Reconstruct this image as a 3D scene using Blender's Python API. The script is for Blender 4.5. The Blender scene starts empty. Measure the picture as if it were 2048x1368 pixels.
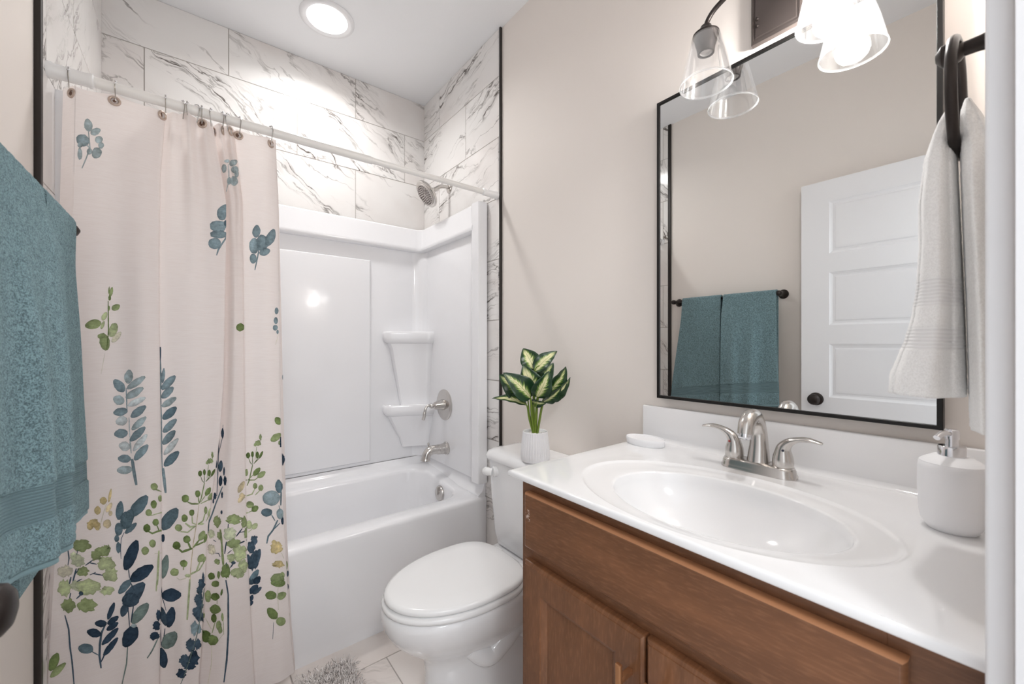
import bpy, bmesh, math, random
import numpy as np
from mathutils import Vector, Matrix, noise as mnoise
rnd = random.Random(7)
C = bpy.context.scene.collection
PI = math.pi
R = math.radians

# ------------------------------------------------------------------ camera, world, big lights, exposure
cam_d = bpy.data.cameras.new('camera'); cam = bpy.data.objects.new('camera', cam_d); C.objects.link(cam)
cam.location = (0, 0, 1.217); cam.rotation_euler = (R(90), 0, R(-38.2))
cam_d.sensor_width = 36.0; cam_d.lens = 808.0/2048*36; cam_d.shift_y = 5.0/2048; cam_d.clip_start = 0.01
cam_d.dof.use_dof = True; cam_d.dof.focus_distance = 1.7; cam_d.dof.aperture_fstop = 6.3
sc = bpy.context.scene; sc.camera = cam
sc.cycles.max_bounces = 16; sc.cycles.diffuse_bounces = 6; sc.cycles.transparent_max_bounces = 16
world = bpy.data.worlds.new('world'); sc.world = world; world.use_nodes = True
world.node_tree.nodes['Background'].inputs[0].default_value = (0.92, 0.96, 1.0, 1)
world.node_tree.nodes['Background'].inputs[1].default_value = 1.3     # daylight of the hall reaching in through the open doorway
sc.view_settings.view_transform = 'Standard'; sc.view_settings.look = 'None'
sc.view_settings.exposure = 0.33; sc.view_settings.gamma = 1.0; sc.view_settings.use_curve_mapping = False
CEIL_W = 5.2        # recessed light over the tub (its lamp is made in the lamp's builder)
BULB_W = 225.0        # emission of the one lit vanity bulb

hl = bpy.data.lights.new('front_fill_lamp', 'AREA'); hl.shape = 'DISK'; hl.size = 0.35; hl.energy = 12.0; hl.color = (0.97, 0.985, 1.0)   # unseen lamp added behind the camera as high frontal fill
hlo = bpy.data.objects.new('front_fill_lamp', hl); C.objects.link(hlo); hlo.location = (-0.20, -1.0, 2.35); hlo.rotation_euler = (R(45), 0, R(-22))

# ------------------------------------------------------------------ room numbers (metres; the camera stands in the doorway at x=0, y=0)
XR, XL, YB, YF, ZC = 1.166, -0.3125, 2.388, 0.005, 2.743
YT = 1.67            # tub apron
YTRIM_R, YTRIM_L = 1.562, 1.532

# ------------------------------------------------------------------ material helpers
def s2l(c):
    return tuple(((x/12.92) if x <= 0.04045 else ((x+0.055)/1.055)**2.4) for x in [v/255.0 for v in c])
def mat(name, col, rough=0.5, metal=0.0, spec=0.5, coat=0.0, sheen=0.0, lin=False):
    m = bpy.data.materials.new(name); m.use_nodes = True
    b = m.node_tree.nodes['Principled BSDF']
    c = col if lin else s2l(col)
    b.inputs['Base Color'].default_value = (*c, 1); b.inputs['Roughness'].default_value = rough
    b.inputs['Metallic'].default_value = metal; b.inputs['Specular IOR Level'].default_value = spec
    b.inputs['Coat Weight'].default_value = coat; b.inputs['Coat Roughness'].default_value = 0.03
    b.inputs['Sheen Weight'].default_value = sheen
    return m
class NT:
    def __init__(s, m): s.t = m.node_tree; s.n = s.t.nodes; s.b = s.n['Principled BSDF']
    def add(s, typ, **kw):
        n = s.n.new(typ)
        for k, v in kw.items():
            if k.startswith('i_'):
                key = k[2:]; key = int(key) if key.isdigit() else key.replace('_', ' ')
                sock = n.inputs[key]
                if hasattr(v, 'is_output') or isinstance(v, bpy.types.NodeSocket): s.t.links.new(v, sock)
                else: sock.default_value = v
            else: setattr(n, k, v)
        return n
    def math(s, op, a, b=0.0, clamp=False):
        n = s.n.new('ShaderNodeMath'); n.operation = op; n.use_clamp = clamp
        for i, v in enumerate((a, b)):
            if isinstance(v, bpy.types.NodeSocket): s.t.links.new(v, n.inputs[i])
            else: n.inputs[i].default_value = v
        return n.outputs[0]
    def mix(s, f, a, b):
        n = s.n.new('ShaderNodeMix'); n.data_type = 'RGBA'
        for i, v in ((0, f), (6, a), (7, b)):
            if isinstance(v, bpy.types.NodeSocket): s.t.links.new(v, n.inputs[i])
            else: n.inputs[i].default_value = v if i == 0 else (*v, 1) if len(v) == 3 else v
        return n.outputs[2]
    def ramp(s, f, lo, hi):
        n = s.add('ShaderNodeMapRange', i_0=f, i_1=lo, i_2=hi, interpolation_type='SMOOTHSTEP')
        return n.outputs[0]
    def bump(s, h, strength=0.3, dist=0.001):
        n = s.add('ShaderNodeBump', i_Height=h, i_Strength=strength, i_Distance=dist)
        s.t.links.new(n.outputs[0], s.b.inputs['Normal']); return n
    def coords(s, which='Object'): return s.n.new('ShaderNodeTexCoord').outputs[which]
    def noise(s, vec, scale, detail=2, rough=0.5, dist=0.0):
        return s.add('ShaderNodeTexNoise', i_Vector=vec, i_Scale=scale, i_Detail=detail, i_Roughness=rough, i_Distortion=dist).outputs[0]
    def link(s, a, b): s.t.links.new(a, b)

def paint(name, col, rough=0.6, amp=0.12, scale=380):
    m = mat(name, col, rough, spec=0.3); t = NT(m)
    t.bump(t.noise(t.coords(), scale, 2), amp, 0.0006); return m
M = {}
M['wall'] = paint('wall_paint', (233, 226, 220), 0.55)
M['ceiling'] = paint('ceiling_paint', (238, 239, 241), 0.75, 0.5, 160)
M['white_paint'] = mat('white_trim_paint', (232, 232, 234), 0.35)
M['porcelain'] = mat('white_porcelain', (239, 239, 240), 0.09, coat=0.35)
M['acrylic'] = mat('white_acrylic', (240, 240, 242), 0.12, coat=0.25)
_t = NT(M['acrylic']); _t.bump(_t.noise(_t.coords(), 5.0, 3, 0.55), 0.35, 0.006)
M['plastic'] = mat('white_plastic', (240, 240, 240), 0.2)
M['bronze_plate'] = mat('dark_bronze_plate', (92, 84, 81), 0.34, metal=0.8)
M['bronze'] = mat('dark_bronze', (50, 44, 42), 0.36, metal=0.6, spec=0.5)
M['black'] = mat('black_metal', (22, 20, 19), 0.4, metal=0.3)
M['trim_black'] = mat('dark_bronze_edge', (40, 34, 31), 0.45, metal=0.2)
M['nickel'] = mat('brushed_nickel', (204, 200, 196), 0.22, metal=1.0)
M['chrome'] = mat('chrome', (225, 225, 228), 0.08, metal=1.0)
M['copper'] = mat('copper_pull', (196, 146, 106), 0.35, metal=0.85)
M['rubber'] = mat('black_rubber', (18, 18, 20), 0.5)
M['ceramic'] = mat('matte_white_ceramic', (240, 240, 242), 0.5)
M['rod'] = mat('white_rod', (238, 236, 233), 0.3)
M['grout'] = mat('grout', (176, 170, 165), 0.8)
M['mirror'] = mat('mirror_silver', (236, 238, 238), 0.0, metal=1.0)
M['socket_white'] = mat('socket_insert', (205, 200, 196), 0.4)
M['hook'] = mat('hook_steel', (170, 166, 162), 0.22, metal=1.0)
M['grommet'] = mat('taupe_grommet', (196, 178, 166), 0.28, metal=0.6)
M['grommet_dark'] = mat('grommet_backing', (112, 84, 70), 0.4, metal=0.3)
M['pebble'] = mat('white_pebbles', (215, 213, 210), 0.6)
M['stem'] = mat('green_stem', (112, 134, 48), 0.45)

def marble(name, base, vein, amount=1.0):
    m = mat(name, base, 0.16, spec=0.5); t = NT(m)
    uv = t.add('ShaderNodeUVMap', uv_map='UVMap').outputs[0]
    w = t.add('ShaderNodeTexNoise', i_Vector=uv, i_Scale=2.6, i_Detail=4.0, i_Roughness=0.6)
    wv = t.add('ShaderNodeVectorMath', operation='SUBTRACT', i_0=w.outputs[1], i_1=(0.5, 0.5, 0.5)).outputs[0]
    wv = t.add('ShaderNodeVectorMath', operation='MULTIPLY', i_0=wv, i_1=(0.30, 0.20, 0.0)).outputs[0]
    p = t.add('ShaderNodeVectorMath', operation='ADD', i_0=uv, i_1=wv).outputs[0]
    def vein_layer(sx, sy, off, width, detail):
        mp = t.add('ShaderNodeMapping', i_Vector=p, i_Scale=(sx, sy, 1), i_Location=(off, off*0.7, off*1.3)).outputs[0]
        n = t.noise(mp, 1.0, detail, 0.55)
        d = t.math('ABSOLUTE', t.math('SUBTRACT', n, 0.5))
        return t.math('SUBTRACT', 1.0, t.ramp(d, 0.0, width))
    mask = t.ramp(t.noise(t.add('ShaderNodeMapping', i_Vector=p, i_Scale=(1.3, 5.5, 1)).outputs[0], 1.0, 2), 0.495, 0.66)
    mask2 = t.ramp(t.noise(t.add('ShaderNodeMapping', i_Vector=p, i_Scale=(3.5, 7.0, 1), i_Location=(9, 4, 2)).outputs[0], 1.0, 2), 0.45, 0.70)
    v1 = t.math('MULTIPLY', vein_layer(2.2, 13.0, 3.1, 0.026, 5.0), mask)
    v2 = t.math('MULTIPLY', vein_layer(4.0, 26.0, 11.7, 0.035, 5.0), mask)
    v3 = t.math('MULTIPLY', vein_layer(1.6, 6.0, 23.3, 0.012, 6.0), mask2)
    smear = t.math('MULTIPLY', t.ramp(t.noise(t.add('ShaderNodeMapping', i_Vector=p, i_Scale=(3.0, 16.0, 1), i_Location=(5, 5, 1)).outputs[0], 1.0, 4), 0.50, 0.75), mask)
    tot = t.math('ADD', t.math('MULTIPLY', v1, 0.75), t.math('MULTIPLY', v2, 0.40))
    tot = t.math('ADD', tot, t.math('MULTIPLY', v3, 0.55))
    tot = t.math('ADD', tot, t.math('MULTIPLY', smear, 0.30))
    tot = t.math('MULTIPLY', tot, amount, True)
    cloud = t.noise(p, 3.0, 3)
    basec = t.mix(t.ramp(cloud, 0.35, 0.75), s2l(base), s2l((base[0]-9, base[1]-12, base[2]-13)))
    t.link(t.mix(tot, basec, s2l(vein)), t.b.inputs['Base Color'])
    return m
M['marble'] = marble('marble_look_tile', (233, 231, 229), (92, 84, 79), 1.3)
M['floor_tile'] = marble('floor_tile_marble', (238, 231, 226), (138, 126, 118), 0.35)

def wood():
    m = mat('stained_maple', (134, 88, 58), 0.32, spec=0.45, coat=0.12); t = NT(m); co = t.coords()
    uv = t.add('ShaderNodeUVMap', uv_map='UVMap').outputs[0]
    g = t.noise(t.add('ShaderNodeMapping', i_Vector=uv, i_Scale=(2.0, 18, 1)).outputs[0], 1.0, 6, 0.6, 0.6)
    blotch = t.noise(t.add('ShaderNodeMapping', i_Vector=uv, i_Scale=(7.0, 9, 1)).outputs[0], 1.0, 4, 0.6, 0.8)
    fine = t.noise(t.add('ShaderNodeMapping', i_Vector=uv, i_Scale=(40, 240, 1)).outputs[0], 1.0, 3)
    c = t.mix(t.ramp(g, 0.3, 0.7), s2l((104, 68, 44)), s2l((126, 84, 56)))
    c = t.mix(t.math('MULTIPLY', t.ramp(blotch, 0.35, 0.75), 0.6), c, s2l((98, 64, 42)))
    c = t.mix(t.math('MULTIPLY', t.ramp(fine, 0.45, 0.75), 0.30), c, s2l((158, 112, 80)))
    t.link(c, t.b.inputs['Base Color']); t.bump(fine, 0.08, 0.0004)
    return m
M['wood'] = wood()
M['wood_lit_edge'] = mat('lit_maple_edge', (176, 124, 88), 0.35, spec=0.45)  # paler maple tone: light on the drawer front's edge painted as colour

def terry(name, col, rough=0.95, scale=370, strength=1.0, con=1.0):
    m = mat(name, col, rough, spec=0.1, sheen=0.6); t = NT(m); co = t.coords()
    m.node_tree.nodes['Principled BSDF'].inputs['Sheen Roughness'].default_value = 0.5
    m.node_tree.nodes['Principled BSDF'].inputs['Sheen Tint'].default_value = (*[min(1, x*1.6+0.1) for x in s2l(col)], 1)
    at = t.add('ShaderNodeAttribute', attribute_name='band').outputs[2]
    n = t.noise(co, scale, 2, 0.7); n2 = t.noise(co, 120, 3, 0.6)
    loops = t.math('ADD', t.math('MULTIPLY', n, 0.85), t.math('MULTIPLY', n2, 0.30))
    run = t.add('ShaderNodeAttribute', attribute_name='run').outputs[2]
    ribs = t.math('MULTIPLY', t.math('SINE', t.math('MULTIPLY', run, 1300.0)), 0.5)
    h = t.add('ShaderNodeMix', i_0=at, i_2=loops, i_3=ribs).outputs[0]
    t.bump(h, strength, 0.0035)
    c2 = t.mix(t.ramp(loops, 0.42, 0.72), tuple(x*(1-0.62*con) for x in s2l(col)), tuple(min(1, x*(1+0.32*con)) for x in s2l(col)))
    cb = t.mix(t.math('ADD', t.math('MULTIPLY', ribs, 0.5), 0.5), tuple(x*0.86 for x in s2l(col)), tuple(min(1, x*1.12) for x in s2l(col)))
    t.link(t.mix(at, c2, cb), t.b.inputs['Base Color'])
    return m
M['teal_terry'] = terry('teal_terry', (122, 148, 154), con=0.92)
M['white_terry'] = terry('white_terry', (251, 251, 250), 0.95, 420, 0.4, 0.12)

def fabric():
    m = mat('curtain_fabric', (244, 238, 235), 0.85, spec=0.1); t = NT(m); co = t.coords()
    sep = t.add('ShaderNodeSeparateXYZ', i_0=co)
    weave = t.noise(t.add('ShaderNodeMapping', i_Vector=co, i_Scale=(30, 30, 900)).outputs[0], 1.0, 2)
    c = t.mix(t.ramp(weave, 0.35, 0.7), s2l((245, 239, 237)), s2l((239, 231, 228)))
    t.link(c, t.b.inputs['Base Color']); t.bump(weave, 0.18, 0.0005)
    tr = t.add('ShaderNodeBsdfTranslucent', i_Color=(*s2l((250, 242, 238)), 1))
    mx = t.add('ShaderNodeMixShader', i_0=0.42, i_1=t.b.outputs[0], i_2=tr.outputs[0])
    t.link(mx.outputs[0], t.n['Material Output'].inputs[0]); return m
M['fabric'] = fabric()
def inkmat():
    m = mat('curtain_print', (90, 110, 100), 0.85, spec=0.1); t = NT(m)
    at = t.add('ShaderNodeAttribute', attribute_name='ink'); co = t.coords()
    n = t.noise(co, 70, 5, 0.7); weave = t.noise(t.add('ShaderNodeMapping', i_Vector=co, i_Scale=(30, 30, 900)).outputs[0], 1.0, 2)
    f = t.math('ADD', t.math('MULTIPLY', n, 0.9), t.math('MULTIPLY', weave, 0.25))
    hs = t.add('ShaderNodeMixRGB', blend_type='MULTIPLY', i_Fac=1.0, i_Color1=at.outputs[0])
    g = t.add('ShaderNodeMapRange', i_0=f, i_1=0.35, i_2=0.85, i_3=0.62, i_4=1.5).outputs[0]
    cc = t.add('ShaderNodeCombineColor', i_0=g, i_1=g, i_2=g).outputs[0]
    t.link(cc, hs.inputs['Color2'])
    t.link(hs.outputs[0], t.b.inputs['Base Color'])
    tr = t.add('ShaderNodeBsdfTranslucent', i_Color=hs.outputs[0])
    mx = t.add('ShaderNodeMixShader', i_0=0.42, i_1=t.b.outputs[0], i_2=tr.outputs[0])
    t.link(mx.outputs[0], t.n['Material Output'].inputs[0]); return m
M['ink'] = inkmat()
def thin_glass():
    m = bpy.data.materials.new('clear_shade_glass'); m.use_nodes = True; nt = m.node_tree; n = nt.nodes
    for x in list(n): n.remove(x)
    o = n.new('ShaderNodeOutputMaterial'); tr = n.new('ShaderNodeBsdfTransparent'); gl = n.new('ShaderNodeBsdfGlossy'); mx = n.new('ShaderNodeMixShader'); lw = n.new('ShaderNodeLayerWeight')
    tr.inputs[0].default_value = (0.985, 0.987, 0.99, 1); gl.inputs[0].default_value = (1, 1, 1, 1); gl.inputs['Roughness'].default_value = 0.03
    lw.inputs[0].default_value = 0.32
    mp = n.new('ShaderNodeMapRange'); nt.links.new(lw.outputs['Facing'], mp.inputs[0]); mp.inputs[3].default_value = 0.03; mp.inputs[4].default_value = 0.55
    nt.links.new(mp.outputs[0], mx.inputs[0]); nt.links.new(tr.outputs[0], mx.inputs[1]); nt.links.new(gl.outputs[0], mx.inputs[2]); nt.links.new(mx.outputs[0], o.inputs[0])
    hz = n.new('ShaderNodeBsdfTranslucent'); hz.inputs[0].default_value = (1, 1, 1, 1); m2 = n.new('ShaderNodeMixShader'); m2.inputs[0].default_value = 0.02
    nt.links.new(mx.outputs[0], m2.inputs[1]); nt.links.new(hz.outputs[0], m2.inputs[2]); nt.links.new(m2.outputs[0], o.inputs[0])
    return m
M['glass'] = thin_glass()
M['glass_rim'] = thin_glass(); M['glass_rim'].name = 'shade_rim_glass'
for _n in M['glass_rim'].node_tree.nodes:
    if _n.type == 'MIX_SHADER' and not _n.inputs[0].is_linked: _n.inputs[0].default_value = 0.30
def emit(name, col, st):
    m = bpy.data.materials.new(name); m.use_nodes = True; b = m.node_tree.nodes['Principled BSDF']
    b.inputs['Base Color'].default_value = (0.8, 0.8, 0.8, 1); b.inputs['Emission Color'].default_value = (*col, 1); b.inputs['Emission Strength'].default_value = st
    return m
M['lens'] = emit('led_lens', (1.0, 0.985, 0.97), 9.0)
M['bulb'] = emit('lit_bulb', (1.0, 0.972, 0.945), BULB_W)
def leafmat():
    m = mat('variegated_leaf', (60, 90, 45), 0.32, spec=0.5); t = NT(m)
    uv = t.add('ShaderNodeUVMap', uv_map='UVMap').outputs[0]; sep = t.add('ShaderNodeSeparateXYZ', i_0=uv)
    au = t.math('ABSOLUTE', sep.outputs[0])
    # feathered cream centre: stripes running obliquely from the midrib
    ob = t.math('SUBTRACT', sep.outputs[1], t.math('MULTIPLY', au, 0.35))
    vec = t.add('ShaderNodeCombineXYZ', i_0=t.math('MULTIPLY', sep.outputs[0], 1.2), i_1=t.math('MULTIPLY', ob, 22.0)).outputs[0]
    at = t.add('ShaderNodeAttribute', attribute_name='pale').outputs[2]
    n = t.noise(vec, 1.0, 3, 0.6)
    edge = t.math('ADD', t.math('SUBTRACT', n, 0.5), t.math('ADD', t.math('MULTIPLY', at, 0.72), 0.0))
    f = t.ramp(t.math('SUBTRACT', edge, au), -0.06, 0.13)
    tip = t.math('SUBTRACT', 1.0, t.ramp(sep.outputs[1], 0.72, 0.98)); f = t.math('MULTIPLY', f, tip)
    c = t.mix(f, s2l((32, 62, 36)), s2l((226, 222, 172)))
    halo = t.math('MULTIPLY', t.ramp(t.math('SUBTRACT', t.math('ADD', edge, 0.16), au), -0.08, 0.12), tip)
    g = t.mix(halo, s2l((30, 60, 36)), s2l((106, 140, 52)))
    c = t.mix(f, g, s2l((228, 224, 176)))
    rib = t.math('SUBTRACT', 1.0, t.ramp(au, 0.0, 0.045)); c = t.mix(t.math('MULTIPLY', rib, 0.7), c, s2l((110, 132, 60)))
    t.link(c, t.b.inputs['Base Color']); return m
M['leaf'] = leafmat()
def rugmat():
    m = mat('shag_yarn', (168, 158, 154), 0.9, spec=0.1); t = NT(m)
    n = t.noise(t.coords(), 60, 2); t.link(t.mix(t.ramp(n, 0.3, 0.7), s2l((206, 198, 194)), s2l((246, 241, 238))), t.b.inputs['Base Color']); return m
M['shag'] = rugmat()

# ------------------------------------------------------------------ object helpers
def tag(o, label=None, cat=None, group=None, kind=None):
    if label: o['label'] = label
    if cat: o['category'] = cat
    if group: o['group'] = group
    if kind: o['kind'] = kind
    return o
def empty(name, loc=(0, 0, 0), label=None, cat=None, group=None, kind=None):
    o = bpy.data.objects.new(name, None); C.objects.link(o); o.location = loc; o.empty_display_size = 0.05
    return tag(o, label, cat, group, kind)
def link(name, me, m, parent=None, smooth=40, label=None):
    o = bpy.data.objects.new(name, me); C.objects.link(o)
    for x in (m if isinstance(m, (list, tuple)) else [m]): me.materials.append(x)
    if smooth:
        for p in me.polygons: p.use_smooth = True
        if smooth < 180: me.set_sharp_from_angle(angle=R(smooth))
    if parent is not None:
        o.parent = parent
        o.matrix_parent_inverse = Matrix.Translation(-Vector(world_loc(parent)))
    if label: o['label'] = label
    return o
def world_loc(o):
    v = Vector((0, 0, 0)); v += o.location
    if o.parent is not None and o.parent.type == 'EMPTY' and o.type == 'EMPTY': v += Vector(world_loc(o.parent))
    return v if o.type == 'EMPTY' else Vector((0, 0, 0))
def obj(name, bm, m, parent=None, smooth=40, label=None):
    bmesh.ops.recalc_face_normals(bm, faces=bm.faces)
    me = bpy.data.meshes.new(name); bm.to_mesh(me); bm.free()
    return link(name, me, m, parent, smooth, label)
def pyobj(name, v, f, m, parent=None, smooth=40, label=None, recalc=True):
    me = bpy.data.meshes.new(name); me.from_pydata([tuple(x) for x in v], [], f); me.update()
    if recalc:
        bm = bmesh.new(); bm.from_mesh(me); bmesh.ops.recalc_face_normals(bm, faces=bm.faces); bm.to_mesh(me); bm.free()
    return link(name, me, m, parent, smooth, label)
def box(bm, x0, x1, y0, y1, z0, z1, bev=0.0, seg=2, mi=0):
    r = bmesh.ops.create_cube(bm, size=1.0)
    vs = r['verts']
    for v in vs: v.co = Vector(((x0+x1)/2+v.co.x*(x1-x0), (y0+y1)/2+v.co.y*(y1-y0), (z0+z1)/2+v.co.z*(z1-z0)))
    fs = list({f for v in vs for f in v.link_faces}); es = list({e for v in vs for e in v.link_edges})
    for f in fs: f.material_index = mi
    if bev: bmesh.ops.bevel(bm, geom=es, offset=bev, segments=seg, affect='EDGES', profile=0.5, material=-1)
def axes(d):
    d = Vector(d).normalized(); a = Vector((0, 0, 1)) if abs(d.z) < 0.9 else Vector((1, 0, 0))
    u = d.cross(a).normalized(); return d, u, d.cross(u).normalized()
def loft(bm, loops, cap0=True, cap1=True, closed=True, mi=0):
    rows = [[bm.verts.new(p) for p in L] for L in loops]; n = len(rows[0])
    for a, b in zip(rows, rows[1:]):
        for i in range(n if closed else n-1):
            j = (i+1) % n
            f = bm.faces.new((a[i], a[j], b[j], b[i])); f.material_index = mi
    if cap0: bm.faces.new(rows[0][::-1]).material_index = mi
    if cap1: bm.faces.new(rows[-1]).material_index = mi
def lathe(bm, o, d, prof, n=32, cap0=True, cap1=True, mi=0):
    """prof: (distance along d, radius)"""
    d, u, w = axes(d); o = Vector(o)
    loops = [[o+d*h+(u*math.cos(2*PI*k/n)+w*math.sin(2*PI*k/n))*max(r, 1e-5) for k in range(n)] for h, r in prof]
    loft(bm, loops, cap0, cap1, True, mi)
def tube(bm, pts, rad, n=12, cap=True, mi=0, flat=None):
    """rad: number or list; flat: (scale across, up vector) for an oval section"""
    pts = [Vector(p) for p in pts]; m = len(pts)
    if not isinstance(rad, (list, tuple)): rad = [rad]*m
    tang = [(pts[min(i+1, m-1)]-pts[max(i-1, 0)]).normalized() for i in range(m)]
    d, u, w = axes(tang[0]); loops = []
    if flat: u = Vector(flat[1])
    for i in range(m):
        t = tang[i]; u = (u-t*u.dot(t)).normalized(); w = t.cross(u)
        k0 = flat[0] if flat else 1.0
        if isinstance(k0, (list, tuple)): k0 = k0[i]
        loops.append([pts[i]+(u*math.cos(2*PI*k/n)+w*math.sin(2*PI*k/n)*k0)*rad[i] for k in range(n)])
    loft(bm, loops, cap, cap, True, mi)
def spline(pts, n=8):
    pts = [Vector(p) for p in pts]; out = []
    for i in range(len(pts)-1):
        p0, p1, p2, p3 = pts[max(i-1, 0)], pts[i], pts[i+1], pts[min(i+2, len(pts)-1)]
        for k in range(n):
            t = k/n; out.append(0.5*((2*p1)+(p2-p0)*t+(2*p0-5*p1+4*p2-p3)*t*t+(3*p1-p0-3*p2+p3)*t**3))
    out.append(pts[-1]); return out
def interp(x, xs, ys):
    return float(np.interp(x, xs, ys))
def sstep(a, b, x):
    t = min(1, max(0, (x-a)/(b-a))); return t*t*(3-2*t)
def torus(bm, c, axis, R0, r, n=40, m=12, a0=0.0, a1=2*PI):
    d, u, w = axes(axis); c = Vector(c)
    if abs(a1-a0-2*PI) < 1e-6:
        rows = []
        for i in range(n):
            a = 2*PI*i/n; rad = u*math.cos(a)+w*math.sin(a)
            rows.append([bm.verts.new(c+rad*(R0+r*math.cos(2*PI*k/m))+d*r*math.sin(2*PI*k/m)) for k in range(m)])
        for i in range(n):
            A, B = rows[i], rows[(i+1) % n]
            for k in range(m): bm.faces.new((A[k], B[k], B[(k+1) % m], A[(k+1) % m]))
def sphere(bm, c, r, sx=1, sy=1, sz=1, u=20, v=12):
    res = bmesh.ops.create_uvsphere(bm, u_segments=u, v_segments=v, radius=r)
    for x in res['verts']: x.co = Vector((x.co.x*sx+c[0], x.co.y*sy+c[1], x.co.z*sz+c[2]))
def rrect(x0, x1, y0, y1, r, n=8):
    """rounded rectangle, counter-clockwise, 4*(n+1) points"""
    out = []
    for cx, cy, a in ((x1-r, y0+r, -PI/2), (x1-r, y1-r, 0), (x0+r, y1-r, PI/2), (x0+r, y0+r, PI)):
        for k in range(n+1): t = a+PI/2*k/n; out.append((cx+r*math.cos(t), cy+r*math.sin(t)))
    return out
def uv_planar(o, ax, scale=1.0, rot=0.0, off=(0, 0)):
    me = o.data; uv = me.uv_layers.new(name='UVMap'); c, s = math.cos(rot), math.sin(rot)
    for l in me.loops:
        p = me.vertices[l.vertex_index].co; a, b = p[ax[0]]*scale+off[0], p[ax[1]]*scale+off[1]
        uv.data[l.index].uv = (a*c-b*s, a*s+b*c)

# ------------------------------------------------------------------ the room
def slab(name, x0, x1, y0, y1, z0, z1, m, kind='structure', parent=None):
    bm = bmesh.new(); box(bm, x0, x1, y0, y1, z0, z1)
    o = obj(name, bm, m, parent, smooth=0)
    if parent is None: tag(o, kind=kind)
    return o
XD0, XD1, ZD = -0.215, 0.565, 2.06                 # the doorway the camera stands in
w_right = slab('wall_right', XR, XR+0.12, -0.12, YB+0.12, 0, ZC, M['wall'])
w_left = slab('wall_left', XL-0.12, XL, -0.12, YB+0.12, 0, ZC, M['wall'])
w_back = slab('wall_back', XL, XR, YB, YB+0.12, 0, ZC, M['wall'])
ceil = slab('ceiling', XL-0.12, XR+0.12, -0.12, YB+0.12, ZC, ZC+0.1, M['ceiling'])
bm = bmesh.new()
box(bm, XL, XD0, -0.115, YF, 0, ZC); box(bm, XD1+0.0, XR, -0.115, YF, 0, ZC); box(bm, XD0, XD1, -0.115, YF, ZD, ZC)
w_front = tag(obj('wall_front', bm, M['wall'], smooth=0), kind='structure')

def tile_sheet(name, to3, u0, u1, rows, joints, m, parent, rot, th=0.010, gap=0.0022, seed=1):
    """tiles over a rectangle of a wall or floor: rows = list of (v0, v1), joints(row) = joint positions; to3(u, v, height) -> point"""
    rg = random.Random(seed); v = []; f = []; uvs = []; mi = []
    def quad(pts, uvq, k):
        b = len(v); v.extend(pts); f.append((b, b+1, b+2, b+3)); uvs.append(uvq); mi.append(k)
    V0, V1 = min(r[0] for r in rows), max(r[1] for r in rows)
    quad([to3(u0, V0, th*0.75), to3(u1, V0, th*0.75), to3(u1, V1, th*0.75), to3(u0, V1, th*0.75)], [(0, 0)]*4, 1)
    c, s = math.cos(rot), math.sin(rot); e = 0.0009
    for i, (a, b) in enumerate(rows):
        js = sorted([u0]+[j for j in joints(i) if u0+0.004 < j < u1-0.004]+[u1])
        for j0, j1 in zip(js, js[1:]):
            ou, ov = rg.uniform(0, 30), rg.uniform(0, 30)
            q = lambda U, Vv: ((U*c-Vv*s)+ou, (U*s+Vv*c)+ov)
            x0, x1, y0, y1 = j0+gap/2, j1-gap/2, a+gap/2, b-gap/2
            I = [(x0+e, y0+e), (x1-e, y0+e), (x1-e, y1-e), (x0+e, y1-e)]; O = [(x0, y0), (x1, y0), (x1, y1), (x0, y1)]
            quad([to3(*p, th) for p in I], [q(*p) for p in I], 0)
            for k in range(4):
                k2 = (k+1) % 4
                quad([to3(*O[k], th*0.5), to3(*O[k2], th*0.5), to3(*I[k2], th), to3(*I[k], th)], [q(*O[k]), q(*O[k2]), q(*I[k2]), q(*I[k])], 0)
    me = bpy.data.meshes.new(name); me.from_pydata(v, [], f); me.update()
    uv = me.uv_layers.new(name='UVMap'); li = 0
    for q in uvs:
        for p in q: uv.data[li].uv = p; li += 1
    o = link(name, me, [m, M['grout']], parent, smooth=0)
    for p, k in zip(me.polygons, mi): p.material_index = k
    return o
TH = 0.010
zr = [2.743, 2.514, 2.2195, 1.925, 1.6305, 1.336, 1.0415, 0.747, 0.4525, 0.158, 0.0]
wrows = [(zr[i+1], zr[i]) for i in range(len(zr)-1)]
jb = lambda i: [(-0.467 if i % 2 == 0 else -0.171)+0.598*k for k in range(4)]
tile_sheet('tile_cladding', lambda u, v, h: (u, YB-h, v), XL, XR, wrows[:4], jb, M['marble'], w_back, R(33), seed=5)
jr = lambda i: [(2.174 if i % 2 == 0 else 1.875)-0.598*k for k in range(-1, 3)]
tile_sheet('tile_cladding', lambda u, v, h: (XR-h, u, v), YTRIM_R+0.006, YB-TH, wrows, jr, M['marble'], w_right, R(12), seed=11)
tile_sheet('tile_cladding', lambda u, v, h: (XL+h, u, v), YTRIM_L+0.006, YB-TH, wrows, jr, M['marble'], w_left, R(-52), seed=4)
bm = bmesh.new(); box(bm, XR-0.0125, XR, YTRIM_R-0.004, YTRIM_R+0.005, 0, ZC, 0.001)
tag(obj('trim_1', bm, M['trim_black']), kind='structure')
bm = bmesh.new(); box(bm, XL, XL+0.0125, YTRIM_L-0.014, YTRIM_L+0.005, 0, ZC, 0.001)
tag(obj('trim_2', bm, M['trim_black']), kind='structure')
fl = slab('floor', XL-0.12, XR+0.12, -0.9, YB+0.12, -0.06, -0.010, M['grout'])
frows = [(1.538-0.305*k, 1.538-0.305*(k-1)) for k in range(-2, 9)]
jf = lambda i: [0.588+(0.0 if i % 2 == 1 else 0.30)+0.61*k for k in range(-4, 3)]
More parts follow.
